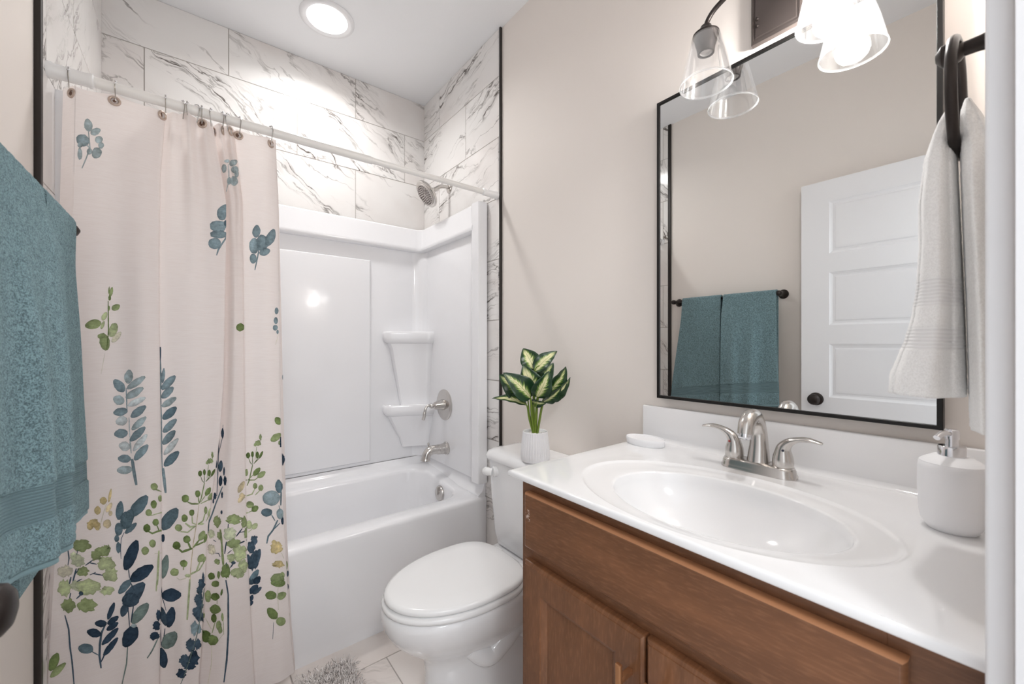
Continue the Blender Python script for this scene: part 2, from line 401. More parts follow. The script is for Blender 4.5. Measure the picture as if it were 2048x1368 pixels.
tile_sheet('tile_cladding', lambda u, v, h: (u, v, h-0.010), XL-0.1, XR, frows, jf, M['floor_tile'], fl, R(20), seed=3, gap=0.003)
# door casing at the right of the doorway, jamb and stop
bm = bmesh.new()
box(bm, XD1+0.005, XD1+0.075, YF, YF+0.018, 0, ZD+0.07, 0.003, 3)
tag(obj('trim_3', bm, M['white_paint']), kind='structure')
bm = bmesh.new(); box(bm, XD1-0.014, XD1+0.001, -0.118, YF+0.0005, 0, ZD, 0.001); box(bm, XD1-0.026, XD1-0.012, -0.118, -0.036, 0, ZD, 0.002)
tag(obj('trim_4', bm, M['white_paint']), kind='structure')
bm = bmesh.new(); box(bm, XL, XL+0.012, YF, YTRIM_L-0.014, 0, 0.09, 0.003)
tag(obj('baseboard_left', bm, M['white_paint']), kind='structure')
bm = bmesh.new(); box(bm, XR-0.012, XR, 0.775, YTRIM_R-0.004, 0, 0.09, 0.003)
tag(obj('baseboard_right', bm, M['white_paint']), kind='structure')

# ------------------------------------------------------------------ door leaf standing open along the left wall
def make_door():
    bm = bmesh.new(); x0, x1, y0, y1, z0, z1 = -0.238, -0.203, 0.022, 0.724, 0.012, 2.04
    zs = [(1.672, 1.932), (1.314, 1.578), (0.953, 1.22), (0.592, 0.858), (0.231, 0.497)]
    ya, yb = y0+0.118, y1-0.118
    box(bm, x0, x1, y0, ya, z0, z1); box(bm, x0, x1, yb, y1, z0, z1)
    edges = [z1]+[e for a, b in zs for e in (b, a)]+[z0]
    for i in range(0, len(edges), 2): box(bm, x0, x1, ya, yb, edges[i+1], edges[i])
    for a, b in zs:
        for fx, sgn in ((x1, -1), (x0, 1)):
            L = []
            for ins, dep in ((0, 0), (0.004, 0.004), (0.012, 0.009), (0.020, 0.0095), (0.026, 0.006), (0.034, 0.0055)):
                X = fx+sgn*dep; L.append([(X, ya+ins, a+ins), (X, yb-ins, a+ins), (X, yb-ins, b-ins), (X, ya+ins, b-ins)])
            loft(bm, L, False, True)
    d = tag(obj('door_1', bm, M['white_paint'], smooth=0), kind='structure')
    bm = bmesh.new(); o = (x1, 0.660, 0.940)
    lathe(bm, o, (1, 0, 0), [(0, 0.032), (0.004, 0.032), (0.007, 0.028), (0.009, 0.013), (0.020, 0.011), (0.026, 0.016), (0.032, 0.024), (0.040, 0.0275), (0.047, 0.0255), (0.053, 0.018), (0.056, 0.006)], 32)
    k = obj('door_knob', bm, M['bronze'], d); k['label'] = 'dark bronze door knob'
    bm = bmesh.new(); box(bm, -0.232, -0.209, y1-0.0002, y1+0.002, 0.90, 0.985, 0.0006)
    obj('latch_plate', bm, M['bronze'], d)
make_door()

# ------------------------------------------------------------------ bathtub and its wall surround
XA, XB = XL+TH+0.001, XR-TH-0.001          # between the tiled side walls
FA, FB, FY = XA+0.018, XB-0.026, 2.345     # surround faces
def make_tub():
    t = empty('bathtub', (0.425, 2.02, 0), 'glossy white alcove bathtub with a plain front apron behind the toilet', 'bathtub')
    bm = bmesh.new()
    def loop(x0, x1, y0, y1, r, z, rise=0.0):
        return [(x, y, z+rise*sstep(y0, y1, y)) for x, y in rrect(x0, x1, y0, y1, r, 10)]
    L = [loop(XA, XB, YT+0.018, FY, 0.004, 0.0), loop(XA, XB, YT+0.018, FY, 0.004, 0.055), loop(XA, XB, YT+0.008, FY, 0.004, 0.075), loop(XA, XB, YT+0.003, FY, 0.004, 0.40),
         loop(XA, XB, YT, FY, 0.005, 0.436), loop(XA, XB, YT+0.002, FY, 0.006, 0.447), loop(XA+0.002, XB-0.002, YT+0.008, FY-0.001, 0.008, 0.455, 0.026), loop(XA+0.004, XB-0.004, YT+0.018, FY-0.002, 0.01, 0.4575, 0.03),
         loop(XA+0.085, XB-0.075, YT+0.088, FY-0.07, 0.12, 0.4565, 0.024), loop(XA+0.094, XB-0.084, YT+0.096, FY-0.078, 0.12, 0.452, 0.022), loop(XA+0.101, XB-0.089, YT+0.102, FY-0.084, 0.118, 0.438, 0.02),
         loop(XA+0.125, XB-0.098, YT+0.112, FY-0.094, 0.115, 0.33, 0.01), loop(XA+0.19, XB-0.112, YT+0.125, FY-0.105, 0.11, 0.16), loop(XA+0.225, XB-0.135, YT+0.150, FY-0.13, 0.10, 0.115), loop(XA+0.27, XB-0.18, YT+0.195, FY-0.175, 0.08, 0.10)]
    loft(bm, L, False, True)
    obj('tub_body', bm, M['acrylic'], t, 50)
    bm = bmesh.new()                       # upstand where the tub meets the surround
    def flange(p, q, nrm, k=1.0):
        prof = [(0.0, 0.540), (0.006, 0.5405), (0.012, 0.536), (0.018, 0.520), (0.026, 0.502), (0.040, 0.490), (0.07, 0.478), (0.07, 0.40), (0, 0.40)]
        loft(bm, [[(c[0]+nrm[0]*h*k, c[1]+nrm[1]*h*k, z-0.014) for h, z in prof] for c in (p, q)])
    flange((XA+0.004, FY), (XB-0.004, FY), (0, -1)); flange((XB, YT+0.012), (XB, FY), (-1, 0), 0.62); flange((XA, YT+0.012), (XA, FY), (1, 0), 0.62)
    obj('tub_upstand', bm, M['acrylic'], t, 40)
    bm = bmesh.new(); o = (XB-0.094, 1.985, 0.402)
    lathe(bm, o, (-1, 0, 0.09), [(0, 0.041), (0.007, 0.041), (0.011, 0.038), (0.012, 0.018), (0.0145, 0.016), (0.0145, 0.004)], 36)
    box(bm, o[0]-0.022, o[0]-0.008, 1.982, 1.988, 0.398, 0.438, 0.0015)
    obj('overflow_plate', bm, M['nickel'], t, label='brushed nickel overflow plate')
make_tub()
def make_surround():
    t = empty('tub_surround', (0.425, 2.3, 0.53), 'glossy white tub wall surround with moulded corner shelves under the marble tile', 'tub surround')
    z0, z1 = 0.5275, 1.925
    bm = bmesh.new()
    box(bm, XA, XB, FY, YB-TH-0.001, z0, z1, 0.002)
    # cap band: its lower lip overhangs the recessed field
    prof = [(0.004, 1.785), (0.022, 1.787), (0.031, 1.792), (0.034, 1.800), (0.033, 1.812), (0.028, 1.83), (0.026, 1.905), (0.024, 1.918), (0.016, 1.925), (-0.02, 1.925), (-0.02, 1.785)]
    path = [(FA, YT+0.050), (FA, FY-0.05)]
    n = 6
    for k in range(n+1):
        a = PI/2*k/n; path.append((FA+0.05-0.05*math.cos(a), FY-0.05+0.05*math.sin(a)))
    for k in range(n+1):
        a = PI/2*k/n; path.append((FB-0.06+0.06*math.sin(a), FY-0.06+0.06*math.cos(a)))
    path.append((FB, YT+0.050))
    loops = []
    for i, p in enumerate(path):
        a = Vector(path[max(i-1, 0)]); b = Vector(path[min(i+1, len(path)-1)]); d = (b-a).normalized(); nr = Vector((d.y, -d.x))
        loops.append([(p[0]+nr.x*h, p[1]+nr.y*h, z) for h, z in prof])
    loft(bm, loops)
    # raised middle field of the long wall
    def pad(x0, x1, za, zb, dep, e):
        L = [[(x0, FY, za), (x1, FY, za), (x1, FY, zb), (x0, FY, zb)]]
        for ins, dd in ((e*0.3, dep*0.55), (e*0.7, dep*0.92), (e*1.2, dep)):
            L.append([(x0+ins, FY-dd, za+ins), (x1-ins, FY-dd, za+ins), (x1-ins, FY-dd, zb-ins), (x0+ins, FY-dd, zb-ins)])
        loft(bm, L, False, True)
    pad(0.03, 0.800, 0.545, 1.705, 0.022, 0.012)
    # side walls with a proud front stile
    for xs, fx, s in ((XB, FB, -1), (XA, FA, 1)):
        box(bm, min(xs, fx), max(xs, fx), YT+0.06, YB-TH-0.001, z0, z1, 0.002)
        L = []
        for y, h in ((YT-0.008, 0.0), (YT-0.006, 0.024), (YT-0.001, 0.028), (YT+0.052, 0.030), (YT+0.064, 0.026), (YT+0.078, 0.011), (YT+0.086, 0.0), (YT+0.088, -0.02), (YT-0.008, -0.02)):
            L.append((fx+s*h, y))
        loft(bm, [[(x, y, z) for x, y in L] for z in (z0, z1)])
    # coved corners
    for cx, s in ((FB, -1), (FA, 1)):
        r = 0.07; P = [(cx+s*(r-r*math.cos(a)), FY-r+r*math.sin(a)) for a in [PI/2*k/10 for k in range(11)]]
        P = P+[(cx, FY)]
        loft(bm, [[(x, y, z) for x, y in P] for z in (z0, 1.79)])
    obj('wall_panel', bm, M['acrylic'], t, 35)
    def shelf(zt, thick, taper):
        bm = bmesh.new(); cx, cy = FB+0.004, FY+0.004
        P = [(0.874, cy), (0.872, 2.318), (0.882, 2.300), (0.91, 2.288), (0.99, 2.262), (1.05, 2.232), (1.085, 2.204), (1.105, 2.192), (cx, 2.188), (cx, cy)]
        def ring(k, z, cut=0.0):
            out = []
            for x, y in P:
                x2 = cx-(cx-x)*k; y2 = cy-(cy-y)*k; out.append((x2, y2, z))
            return out
        L = [ring(0.965, zt-0.002), ring(0.99, zt-0.006), ring(1.0, zt-0.016), ring(1.0, zt-thick*0.55), ring(0.97, zt-thick*0.85), ring(0.90, zt-thick)]
        loft(bm, L, False, True)
        loft(bm, [ring(0.86, zt-0.010), ring(0.95, zt-0.003), ring(0.965, zt-0.002)], True, False)
        o = obj('corner_shelf', bm, M['acrylic'], t, 60)
        if taper:
            bm = bmesh.new()
            loft(bm, [ring(k, z) for k, z in ((0.90, zt-thick+0.004), (0.84, zt-thick-0.03), (0.62, taper+0.06), (0.55, taper))], True, True)
            obj('shelf_bracket', bm, M['acrylic'], t, 30)
    shelf(1.296, 0.074, 0.83); shelf(0.862, 0.070, 0.60)
make_surround()

def make_valve():
    t = empty('tub_valve', (FB, 2.06, 0.872), 'round brushed nickel shower valve with lever handle above the tub spout', 'valve')
    c = Vector((FB, 2.06, 0.872)); bm = bmesh.new()
    lathe(bm, c, (-1, 0, 0), [(0, 0.088), (0.004, 0.088), (0.009, 0.080), (0.011, 0.060), (0.012, 0.036), (0.012, 0.01)], 48)
    obj('escutcheon', bm, M['nickel'], t)
    bm = bmesh.new()
    lathe(bm, c+Vector((-0.012, 0, 0)), (-1, 0, 0), [(0, 0.031), (0.006, 0.031), (0.010, 0.029), (0.036, 0.024), (0.052, 0.020), (0.055, 0.013), (0.060, 0.0095), (0.064, 0.013), (0.071, 0.0155), (0.078, 0.013), (0.083, 0.008)], 32)
    tube(bm, spline([c+Vector((-0.084, 0, 0.002)), c+Vector((-0.104, 0, 0.004)), c+Vector((-0.118, 0, -0.010)), c+Vector((-0.124, 0, -0.032)), c+Vector((-0.128, 0, -0.056)), c+Vector((-0.134, 0, -0.074))], 6),
         [0.0075]*7+[0.0068]*6+[0.0075]*6+[0.009]*6+[0.009]*5+[0.005], 12)
    obj('lever_handle', bm, M['nickel'], t)
make_valve()
def make_spout():
    t = empty('tub_spout', (FB, 2.035, 0.625), 'brushed nickel tub spout with lift knob pouring over the bathtub', 'tub spout')
    c = Vector((FB, 2.035, 0.628)); bm = bmesh.new()
    lathe(bm, c, (-1, 0, 0), [(0, 0.037), (0.006, 0.037), (0.009, 0.033), (0.018, 0.031)], 32)
    tube(bm, spline([c+Vector((-0.012, 0, 0)), c+Vector((-0.05, 0, 0.001)), c+Vector((-0.088, 0, 0.004)), c+Vector((-0.112, 0, -0.002)), c+Vector((-0.126, 0, -0.020)), c+Vector((-0.131, 0, -0.040))], 6),
         [0.030]*4+[0.028]*4+[0.026]*5+[0.026]*6+[0.024]*6+[0.024]*5+[0.024], 20)
    lathe(bm, c+Vector((-0.131, 0, -0.038)), (-0.1, 0, -1), [(0, 0.0245), (0.006, 0.027), (0.010, 0.027), (0.010, 0.020), (0.004, 0.018)], 24)
    obj('spout_body', bm, M['nickel'], t)
    bm = bmesh.new(); lathe(bm, c+Vector((-0.112, 0, 0.020)), (-0.1, 0, 1), [(0, 0.004), (0.012, 0.0035), (0.016, 0.0065), (0.024, 0.0065), (0.028, 0.003)], 16)
    obj('diverter_knob', bm, M['nickel'], t)
make_spout()
def make_shower():
    w = Vector((XR-TH, 2.05, 2.118))
    t = empty('shower_fixture', tuple(w), 'polished shower head on an angled arm coming out of the marble tile', 'shower head')
    bm = bmesh.new(); lathe(bm, w, (-1, 0, 0), [(0, 0.030), (0.003, 0.030), (0.008, 0.024), (0.011, 0.014)], 32); obj('wall_flange', bm, M['nickel'], t)
    h = Vector((1.045, 2.047, 2.076)); a = (w-h).normalized()
    bm = bmesh.new(); tube(bm, spline([w, w+Vector((-0.03, -0.001, 0.0)), w+Vector((-0.065, -0.002, -0.010)), h], 8), 0.0105, 14); obj('shower_arm', bm, M['nickel'], t)
    ax = Vector((-0.78, 0.05, -0.62)).normalized()
    bm = bmesh.new(); sphere(bm, h, 0.016)
    lathe(bm, h-ax*0.006, ax, [(0, 0.014), (0.012, 0.018), (0.022, 0.030), (0.034, 0.062), (0.040, 0.072), (0.046, 0.076), (0.054, 0.076), (0.057, 0.073), (0.057, 0.060)], 40, True, False)
    obj('head_shell', bm, M['nickel'], t)
    bm = bmesh.new(); p = h+ax*0.050; lathe(bm, p, ax, [(0, 0.0605), (0.006, 0.060), (0.0075, 0.010)], 40)
    f = obj('spray_face', bm, mat('spray_face_grey', (206, 200, 196), 0.35, metal=0.3), t, label='grey nozzle face')
    d, u, v = axes(ax); bm = bmesh.new()
    for r, n in ((0.011, 6), (0.021, 11), (0.031, 16), (0.041, 21), (0.051, 26)):
        for k in range(n):
            q = p+u*r*math.cos(2*PI*k/n)+v*r*math.sin(2*PI*k/n); lathe(bm, q, ax, [(0.001, 0.0034), (0.0105, 0.0026)], 6)
    lathe(bm, p+v*0.0+u*0.051, ax, [(0, 0.007), (0.008, 0.006)], 8)
    obj('nozzles', bm, mat('nozzle_rubber', (120, 112, 108), 0.6), f, 0)
make_shower()

# ------------------------------------------------------------------ ceiling lamp over the tub
def make_ceiling_light():
    c = Vector((0.491, 2.023, ZC))
    t = empty('ceiling_light', tuple(c), 'round white recessed ceiling light above the bathtub', 'ceiling light')
    bm = bmesh.new(); lathe(bm, c, (0, 0, -1), [(-0.001, 0.118), (0.004, 0.118), (0.010, 0.110), (0.010, 0.100), (0.004, 0.087), (0.003, 0.080)], 56, False, False); obj('trim_ring', bm, M['white_paint'], t)
    bm = bmesh.new(); lathe(bm, c, (0, 0, -1), [(0.0045, 0.0872), (0.0045, 0.001)], 56, False, True); obj('lens', bm, M['lens'], t, label='glowing white lens')
    l = bpy.data.lights.new('ceiling_lamp', 'AREA'); l.shape = 'DISK'; l.size = 0.15; l.energy = CEIL_W; l.color = (1.0, 0.985, 0.97); l.spread = R(150)
    o = bpy.data.objects.new('ceiling_lamp', l); C.objects.link(o); o.parent = t; o.location = (0, 0, -0.012)
make_ceiling_light()

# ------------------------------------------------------------------ shower rod
YR, ZR = 1.583, 1.938
def make_rod():
    t = empty('shower_curtain_rod', (0.4, YR, ZR), 'white tension rod running from wall to wall above the tub', 'curtain rod')
    x0, x1 = XL+TH, XR-TH
    bm = bmesh.new(); lathe(bm, (x0+0.02, YR, ZR), (1, 0, 0), [(0, 0.0145), (0.83, 0.0145), (0.832, 0.0125)], 28); obj('outer_tube', bm, M['rod'], t)
    bm = bmesh.new(); lathe(bm, (x0+0.80, YR, ZR), (1, 0, 0), [(0, 0.0118), (x1-x0-0.82, 0.0118)], 28); obj('inner_tube', bm, M['rod'], t)
    for x, d, k in ((x0, 1, 1.0), (x1, -1, 0.86)):
        bm = bmesh.new(); lathe(bm, (x, YR, ZR), (d, 0, 0), [(0, 0.021*k), (0.008, 0.021*k), (0.012, 0.0185*k), (0.075, 0.0175*k), (0.078, 0.019*k), (0.085, 0.019*k), (0.088, 0.0145*k)], 28); obj('end_cap', bm, M['plastic'], t)
make_rod()

# ------------------------------------------------------------------ toilet
def make_toilet():
    YC = 1.195
    t = empty('toilet', (0.85, YC, 0), 'white two piece toilet with closed lid between the vanity and the bathtub', 'toilet')
    P = lambda f, l, z: (XR-f, YC+l, z)
    def egg(ff, fb, hw, z, n=48, pw=2.0, sq=2.6, wide=0.43):
        """outline in plan: round front, squarer back; the widest place is a share of the length ahead of the back"""
        fm = fb+(ff-fb)*wide; out = []
        for k in range(n):
            a = 2*PI*k/n; ca, sa = math.cos(a), math.sin(a)
            if ca >= 0: f = fm+(ff-fm)*abs(ca)**(2/pw); l = hw*math.copysign(abs(sa)**(2/pw), sa)
            else: f = fm-(fm-fb)*abs(ca)**(2/sq); l = hw*math.copysign(abs(sa)**(2/sq), sa)
            out.append(P(f, l, z))
        return out
    bm = bmesh.new()
    L = [egg(0.588, 0.10, 0.118, 0.0, sq=4), egg(0.588, 0.10, 0.116, 0.012, sq=4), egg(0.582, 0.11, 0.108, 0.03, sq=4), egg(0.578, 0.12, 0.100, 0.10, sq=4), egg(0.578, 0.13, 0.098, 0.17, sq=4), egg(0.586, 0.15, 0.101, 0.205, sq=3.5),
         egg(0.612, 0.17, 0.114, 0.232, sq=3), egg(0.655, 0.18, 0.140, 0.268, sq=3), egg(0.690, 0.19, 0.163, 0.305, sq=3), egg(0.712, 0.20, 0.179, 0.345, sq=3), egg(0.719, 0.20, 0.186, 0.375), egg(0.718, 0.20, 0.186, 0.392), egg(0.712, 0.205, 0.181, 0.400)]
    loft(bm, L, True, True)
    # trapway bulging out of both flanks
    for s in (-1, 1):
        pts = spline([P(0.46, s*0.075, 0.235), P(0.40, s*0.088, 0.19), P(0.34, s*0.090, 0.215), P(0.28, s*0.086, 0.245), P(0.22, s*0.082, 0.20), P(0.18, s*0.08, 0.12), P(0.17, s*0.078, 0.03)], 6)
        tube(bm, pts, [0.032+0.010*math.sin(i/len(pts)*PI) for i in range(len(pts))], 14)
    # deck the tank sits on
    loft(bm, [[P(f, l, z) for f, l in [(0.03, -w), (0.27, -w*0.92), (0.27, w*0.92), (0.03, w)]] for z, w in ((0.26, 0.10), (0.33, 0.135), (0.375, 0.165), (0.392, 0.168), (0.396, 0.162))])
    o = obj('bowl', bm, M['porcelain'], t, 60)
    for s in (-1, 1):
        bm = bmesh.new(); c = P(0.30, s*0.112, 0.010); lathe(bm, c, (0, s*0.2, 1), [(-0.01, 0.016), (0.008, 0.016), (0.016, 0.013), (0.021, 0.007), (0.022, 0.001)], 20); obj('bolt_cap', bm, M['plastic'], t)
    bm = bmesh.new()
    kw = dict(sq=3.2, wide=0.40)
    loft(bm, [egg(0.700, 0.262, 0.176, 0.4005, **kw), egg(0.714, 0.255, 0.186, 0.404, **kw), egg(0.717, 0.252, 0.188, 0.411, **kw), egg(0.714, 0.254, 0.186, 0.4185, **kw), egg(0.704, 0.262, 0.178, 0.4215, **kw)])
    obj('seat', bm, M['plastic'], t, 60)
    bm = bmesh.new()
    loft(bm, [egg(0.694, 0.262, 0.172, 0.4225, **kw), egg(0.706, 0.254, 0.180, 0.4250, **kw), egg(0.710, 0.250, 0.182, 0.4320, **kw), egg(0.706, 0.252, 0.179, 0.4390, **kw), egg(0.694, 0.258, 0.170, 0.4430, **kw), egg(0.62, 0.30, 0.125, 0.4462, **kw), egg(0.52, 0.38, 0.05, 0.4472, **kw)])
    obj('lid', bm, M['plastic'], t, 60)
    for s in (-1, 1):
        bm = bmesh.new(); c = P(0.243, s*0.075, 0.398); box(bm, c[0]-0.017, c[0]+0.017, c[1]-0.022, c[1]+0.022, 0.396, 0.424, 0.006, 3); obj('hinge', bm, M['plastic'], t)
    # small printed mark on the hinge deck
    bm = bmesh.new(); c = P(0.247, 0.012, 0.3965)
    for k, w in enumerate((0.006, 0.004, 0.005, 0.004, 0.005, 0.004)): box(bm, c[0]-0.0018, c[0]+0.0022, c[1]-k*0.0072-w, c[1]-k*0.0072, 0.3958, 0.3966)
    obj('printed_mark', bm, M['rubber'], t, 0, label='tiny dark printed mark behind the lid')
    # tank: bowed front, narrower at the foot
    bm = bmesh.new()
    def tank_loop(hw, fb, ff, z, r=0.035, bow=0.018):
        pts = rrect(fb, ff, -hw, hw, r, 8)
        return [P(f+(bow*(1-(l/hw)**2) if f > (fb+ff)/2 else 0), l, z) for f, l in pts]
    loft(bm, [tank_loop(0.165, 0.02, 0.165, 0.393), tank_loop(0.172, 0.018, 0.182, 0.405), tank_loop(0.178, 0.015, 0.190, 0.45), tank_loop(0.188, 0.012, 0.200, 0.60), tank_loop(0.194, 0.010, 0.206, 0.747)])
    obj('tank', bm, M['porcelain'], t, 50)
    bm = bmesh.new()
    loft(bm, [tank_loop(0.192, 0.010, 0.206, 0.746), tank_loop(0.203, 0.005, 0.216, 0.748, 0.04), tank_loop(0.206, 0.004, 0.219, 0.756, 0.042), tank_loop(0.206, 0.004, 0.219, 0.766, 0.042), tank_loop(0.200, 0.006, 0.212, 0.778, 0.042), tank_loop(0.186, 0.014, 0.198, 0.786, 0.04), tank_loop(0.16, 0.03, 0.17, 0.789, 0.03)])
    obj('tank_lid', bm, M['porcelain'], t, 60)
    bm = bmesh.new(); c = Vector(P(0.214, 0.128, 0.705)); lathe(bm, c, (-1, 0.25, 0), [(-0.012, 0.021), (0.004, 0.021), (0.008, 0.017)], 24)
    tube(bm, spline([c+Vector((-0.012, 0.0, 0)), c+Vector((-0.021, 0.012, 0.001)), c+Vector((-0.020, 0.026, -0.002)), c+Vector((-0.014, 0.040, -0.005))], 6), [0.015]*6+[0.0165]*6+[0.0175]*5+[0.015, 0.009], 16)
    obj('flush_lever', bm, M['plastic'], t)
    for s in (-1, 1):
        bm = bmesh.new(); c = P(0.150, s*0.075, 0.3965); lathe(bm, c, (0, 0, 1), [(-0.002, 0.022), (0.010, 0.021), (0.012, 0.012)], 18); obj('tank_washer', bm, M['rubber'], t, label='black rubber tank washer')
    bm = bmesh.new(); c = Vector(P(0.225, -0.03, 0.3995)); tube(bm, [c+Vector((0, 0.0, 0.004)), c+Vector((0.01, -0.03, 0.004))], 0.006, 12); obj('bolt_sleeve', bm, M['rubber'], t, label='black tank bolt sleeve')
make_toilet()

# ------------------------------------------------------------------ plant on the tank
def make_plant():
    pc = Vector((0.995, 1.125, 0.7872))
    t = empty('potted_plant', tuple(pc), 'leafy green and cream plant in a ribbed white pot on the toilet tank', 'plant')
    bm = bmesh.new(); n = 96
    def ring(r, z, rib): return [(pc.x+(r-(rib if k % 3 == 0 else 0))*math.cos(2*PI*k/n), pc.y+(r-(rib if k % 3 == 0 else 0))*math.sin(2*PI*k/n), pc.z+z) for k in range(n)]
    loft(bm, [ring(0.047, 0, 0), ring(0.050, 0.002, 0.0), ring(0.0525, 0.008, 0.0016), ring(0.0545, 0.025, 0.002), ring(0.052, 0.06, 0.002), ring(0.047, 0.100, 0.002), ring(0.0462, 0.107, 0.0), ring(0.0445, 0.109, 0), ring(0.042, 0.108, 0), ring(0.0415, 0.095, 0)])
    obj('pot', bm, M['ceramic'], t, 30)
    bm = bmesh.new(); rg = random.Random(2)
    for k in range(60):
        a, r = rg.uniform(0, 2*PI), 0.036*math.sqrt(rg.random()); sphere(bm, (pc.x+r*math.cos(a), pc.y+r*math.sin(a), pc.z+0.096+rg.uniform(0, 0.004)), 0.006, rg.uniform(.8, 1.2), rg.uniform(.8, 1.2), 0.7, 8, 6)
    tag(obj('pebbles', bm, M['pebble'], t), kind='stuff')
    rt = Vector((0.786, -0.618, 0)); fw = Vector((0.618, 0.786, 0)); up = Vector((0, 0, 1)); K = 0.001855
    def pt(u, v, d): return pc+Vector((0, 0, 0.109))+rt*((u-1070)*K)+up*((866-v)*K)+fw*d
    # base u, v, depth ; tip u, v, depth ; width ; pale share ; turn of the blade ; arch
    leaves = [(1068, 742, 0.00, 1046, 700, 0.02, 36, 0.50, 0.1, 0.3), (1069, 746, -0.01, 1112, 704, -0.01, 30, 0.55, -0.5, 0.2), (1068, 792, -0.02, 1046, 734, -0.055, 46, 0.62, 0.05, 0.25),
              (1073, 796, -0.03, 1094, 746, -0.075, 36, 0.42, 0.1, 0.25), (1060, 797, -0.03, 1010, 747, -0.075, 42, 0.30, 0.35, 0.3), (1054, 800, 0.0, 998, 753, 0.0, 44, 0.36, 0.15, 0.3),
              (1052, 812, -0.02, 986, 794, -0.04, 20, 0.55, 0.9, 0.25), (1092, 792, 0.01, 1137, 740, 0.025, 40, 0.24, 0.55, 0.3), (1088, 802, 0.02, 1145, 764, 0.02, 34, 0.36, 0.75, 0.35),
              (1086, 806, -0.02, 1120, 778, -0.055, 24, 0.26, 0.6, 0.2), (1080, 780, 0.03, 1108, 730, 0.04, 32, 0.26, -0.3, 0.3), (1060, 800, 0.02, 1024, 772, 0.05, 34, 0.4, 0.4, 0.3),
              (1078, 790, 0.02, 1070, 738, 0.045, 40, 0.45, 0.0, 0.2), (1064, 806, -0.01, 1088, 808, -0.05, 18, 0.3, 0.5, 0.2)]
    for i, (u0, v0, d0, u1, v1, d1, w, pale, turn, arch) in enumerate(leaves):
        a, b = pt(u0, v0, d0), pt(u1, v1, d1); ax = (b-a); ln = ax.length; axn = ax.normalized()
        side = axn.cross(fw).normalized(); nrm = side.cross(axn).normalized()
        if nrm.dot(fw) > 0: nrm = -nrm
        side2 = side*math.cos(turn)+nrm*math.sin(turn); nr2 = nrm*math.cos(turn)-side*math.sin(turn)
        nu, nv = 10, 20; v = []; f = []; uvs = []; W = w*K*0.5
        for j in range(nv+1):
            s = j/nv; hw = W*(math.sin(PI*min(1, s*0.97+0.015)**0.75))**0.85*(1-0.25*s) if s < 1 else 0.0004
            hw = max(hw*1.24, 0.0006)
            mid = a+ax*s+nr2*(arch*ln*math.sin(PI*s)*0.35-0.10*ln*s*s)
            for k in range(nu+1):
                q = (k/nu-0.5)*2; wav = 0.0016*math.sin(s*22+i)*abs(q)
                v.append(mid+side2*(q*hw)+nr2*(abs(q)**1.5*hw*0.32+wav)); uvs.append((q, s))
        for j in range(nv):
            for k in range(nu): p = j*(nu+1)+k; f.append((p, p+1, p+nu+2, p+nu+1))
        o = pyobj('leaf', v, f, M['leaf'], t, 180, recalc=False)
        uv = o.data.uv_layers.new(name='UVMap')
        for l in o.data.loops: uv.data[l.index].uv = uvs[l.vertex_index]
        pa = o.data.attributes.new('pale', 'FLOAT', 'POINT')
        for q in range(len(v)): pa.data[q].value = pale
        sol = o.modifiers.new('thickness', 'SOLIDIFY'); sol.thickness = 0.0008
        bm = bmesh.new(); foot = pc+Vector((0, 0, 0.098))+rt*((u0-1070)*K*0.22)+fw*(d0*0.15)
        tube(bm, spline([foot, foot*0.45+a*0.55+(a-foot).cross(fw)*0.02, a, a+ax*0.25+nr2*(arch*ln*0.2)], 6), [0.0032]*6+[0.0027]*6+[0.0022]*6+[0.0012], 8)
        obj('stem', bm, M['stem'], t)
make_plant()

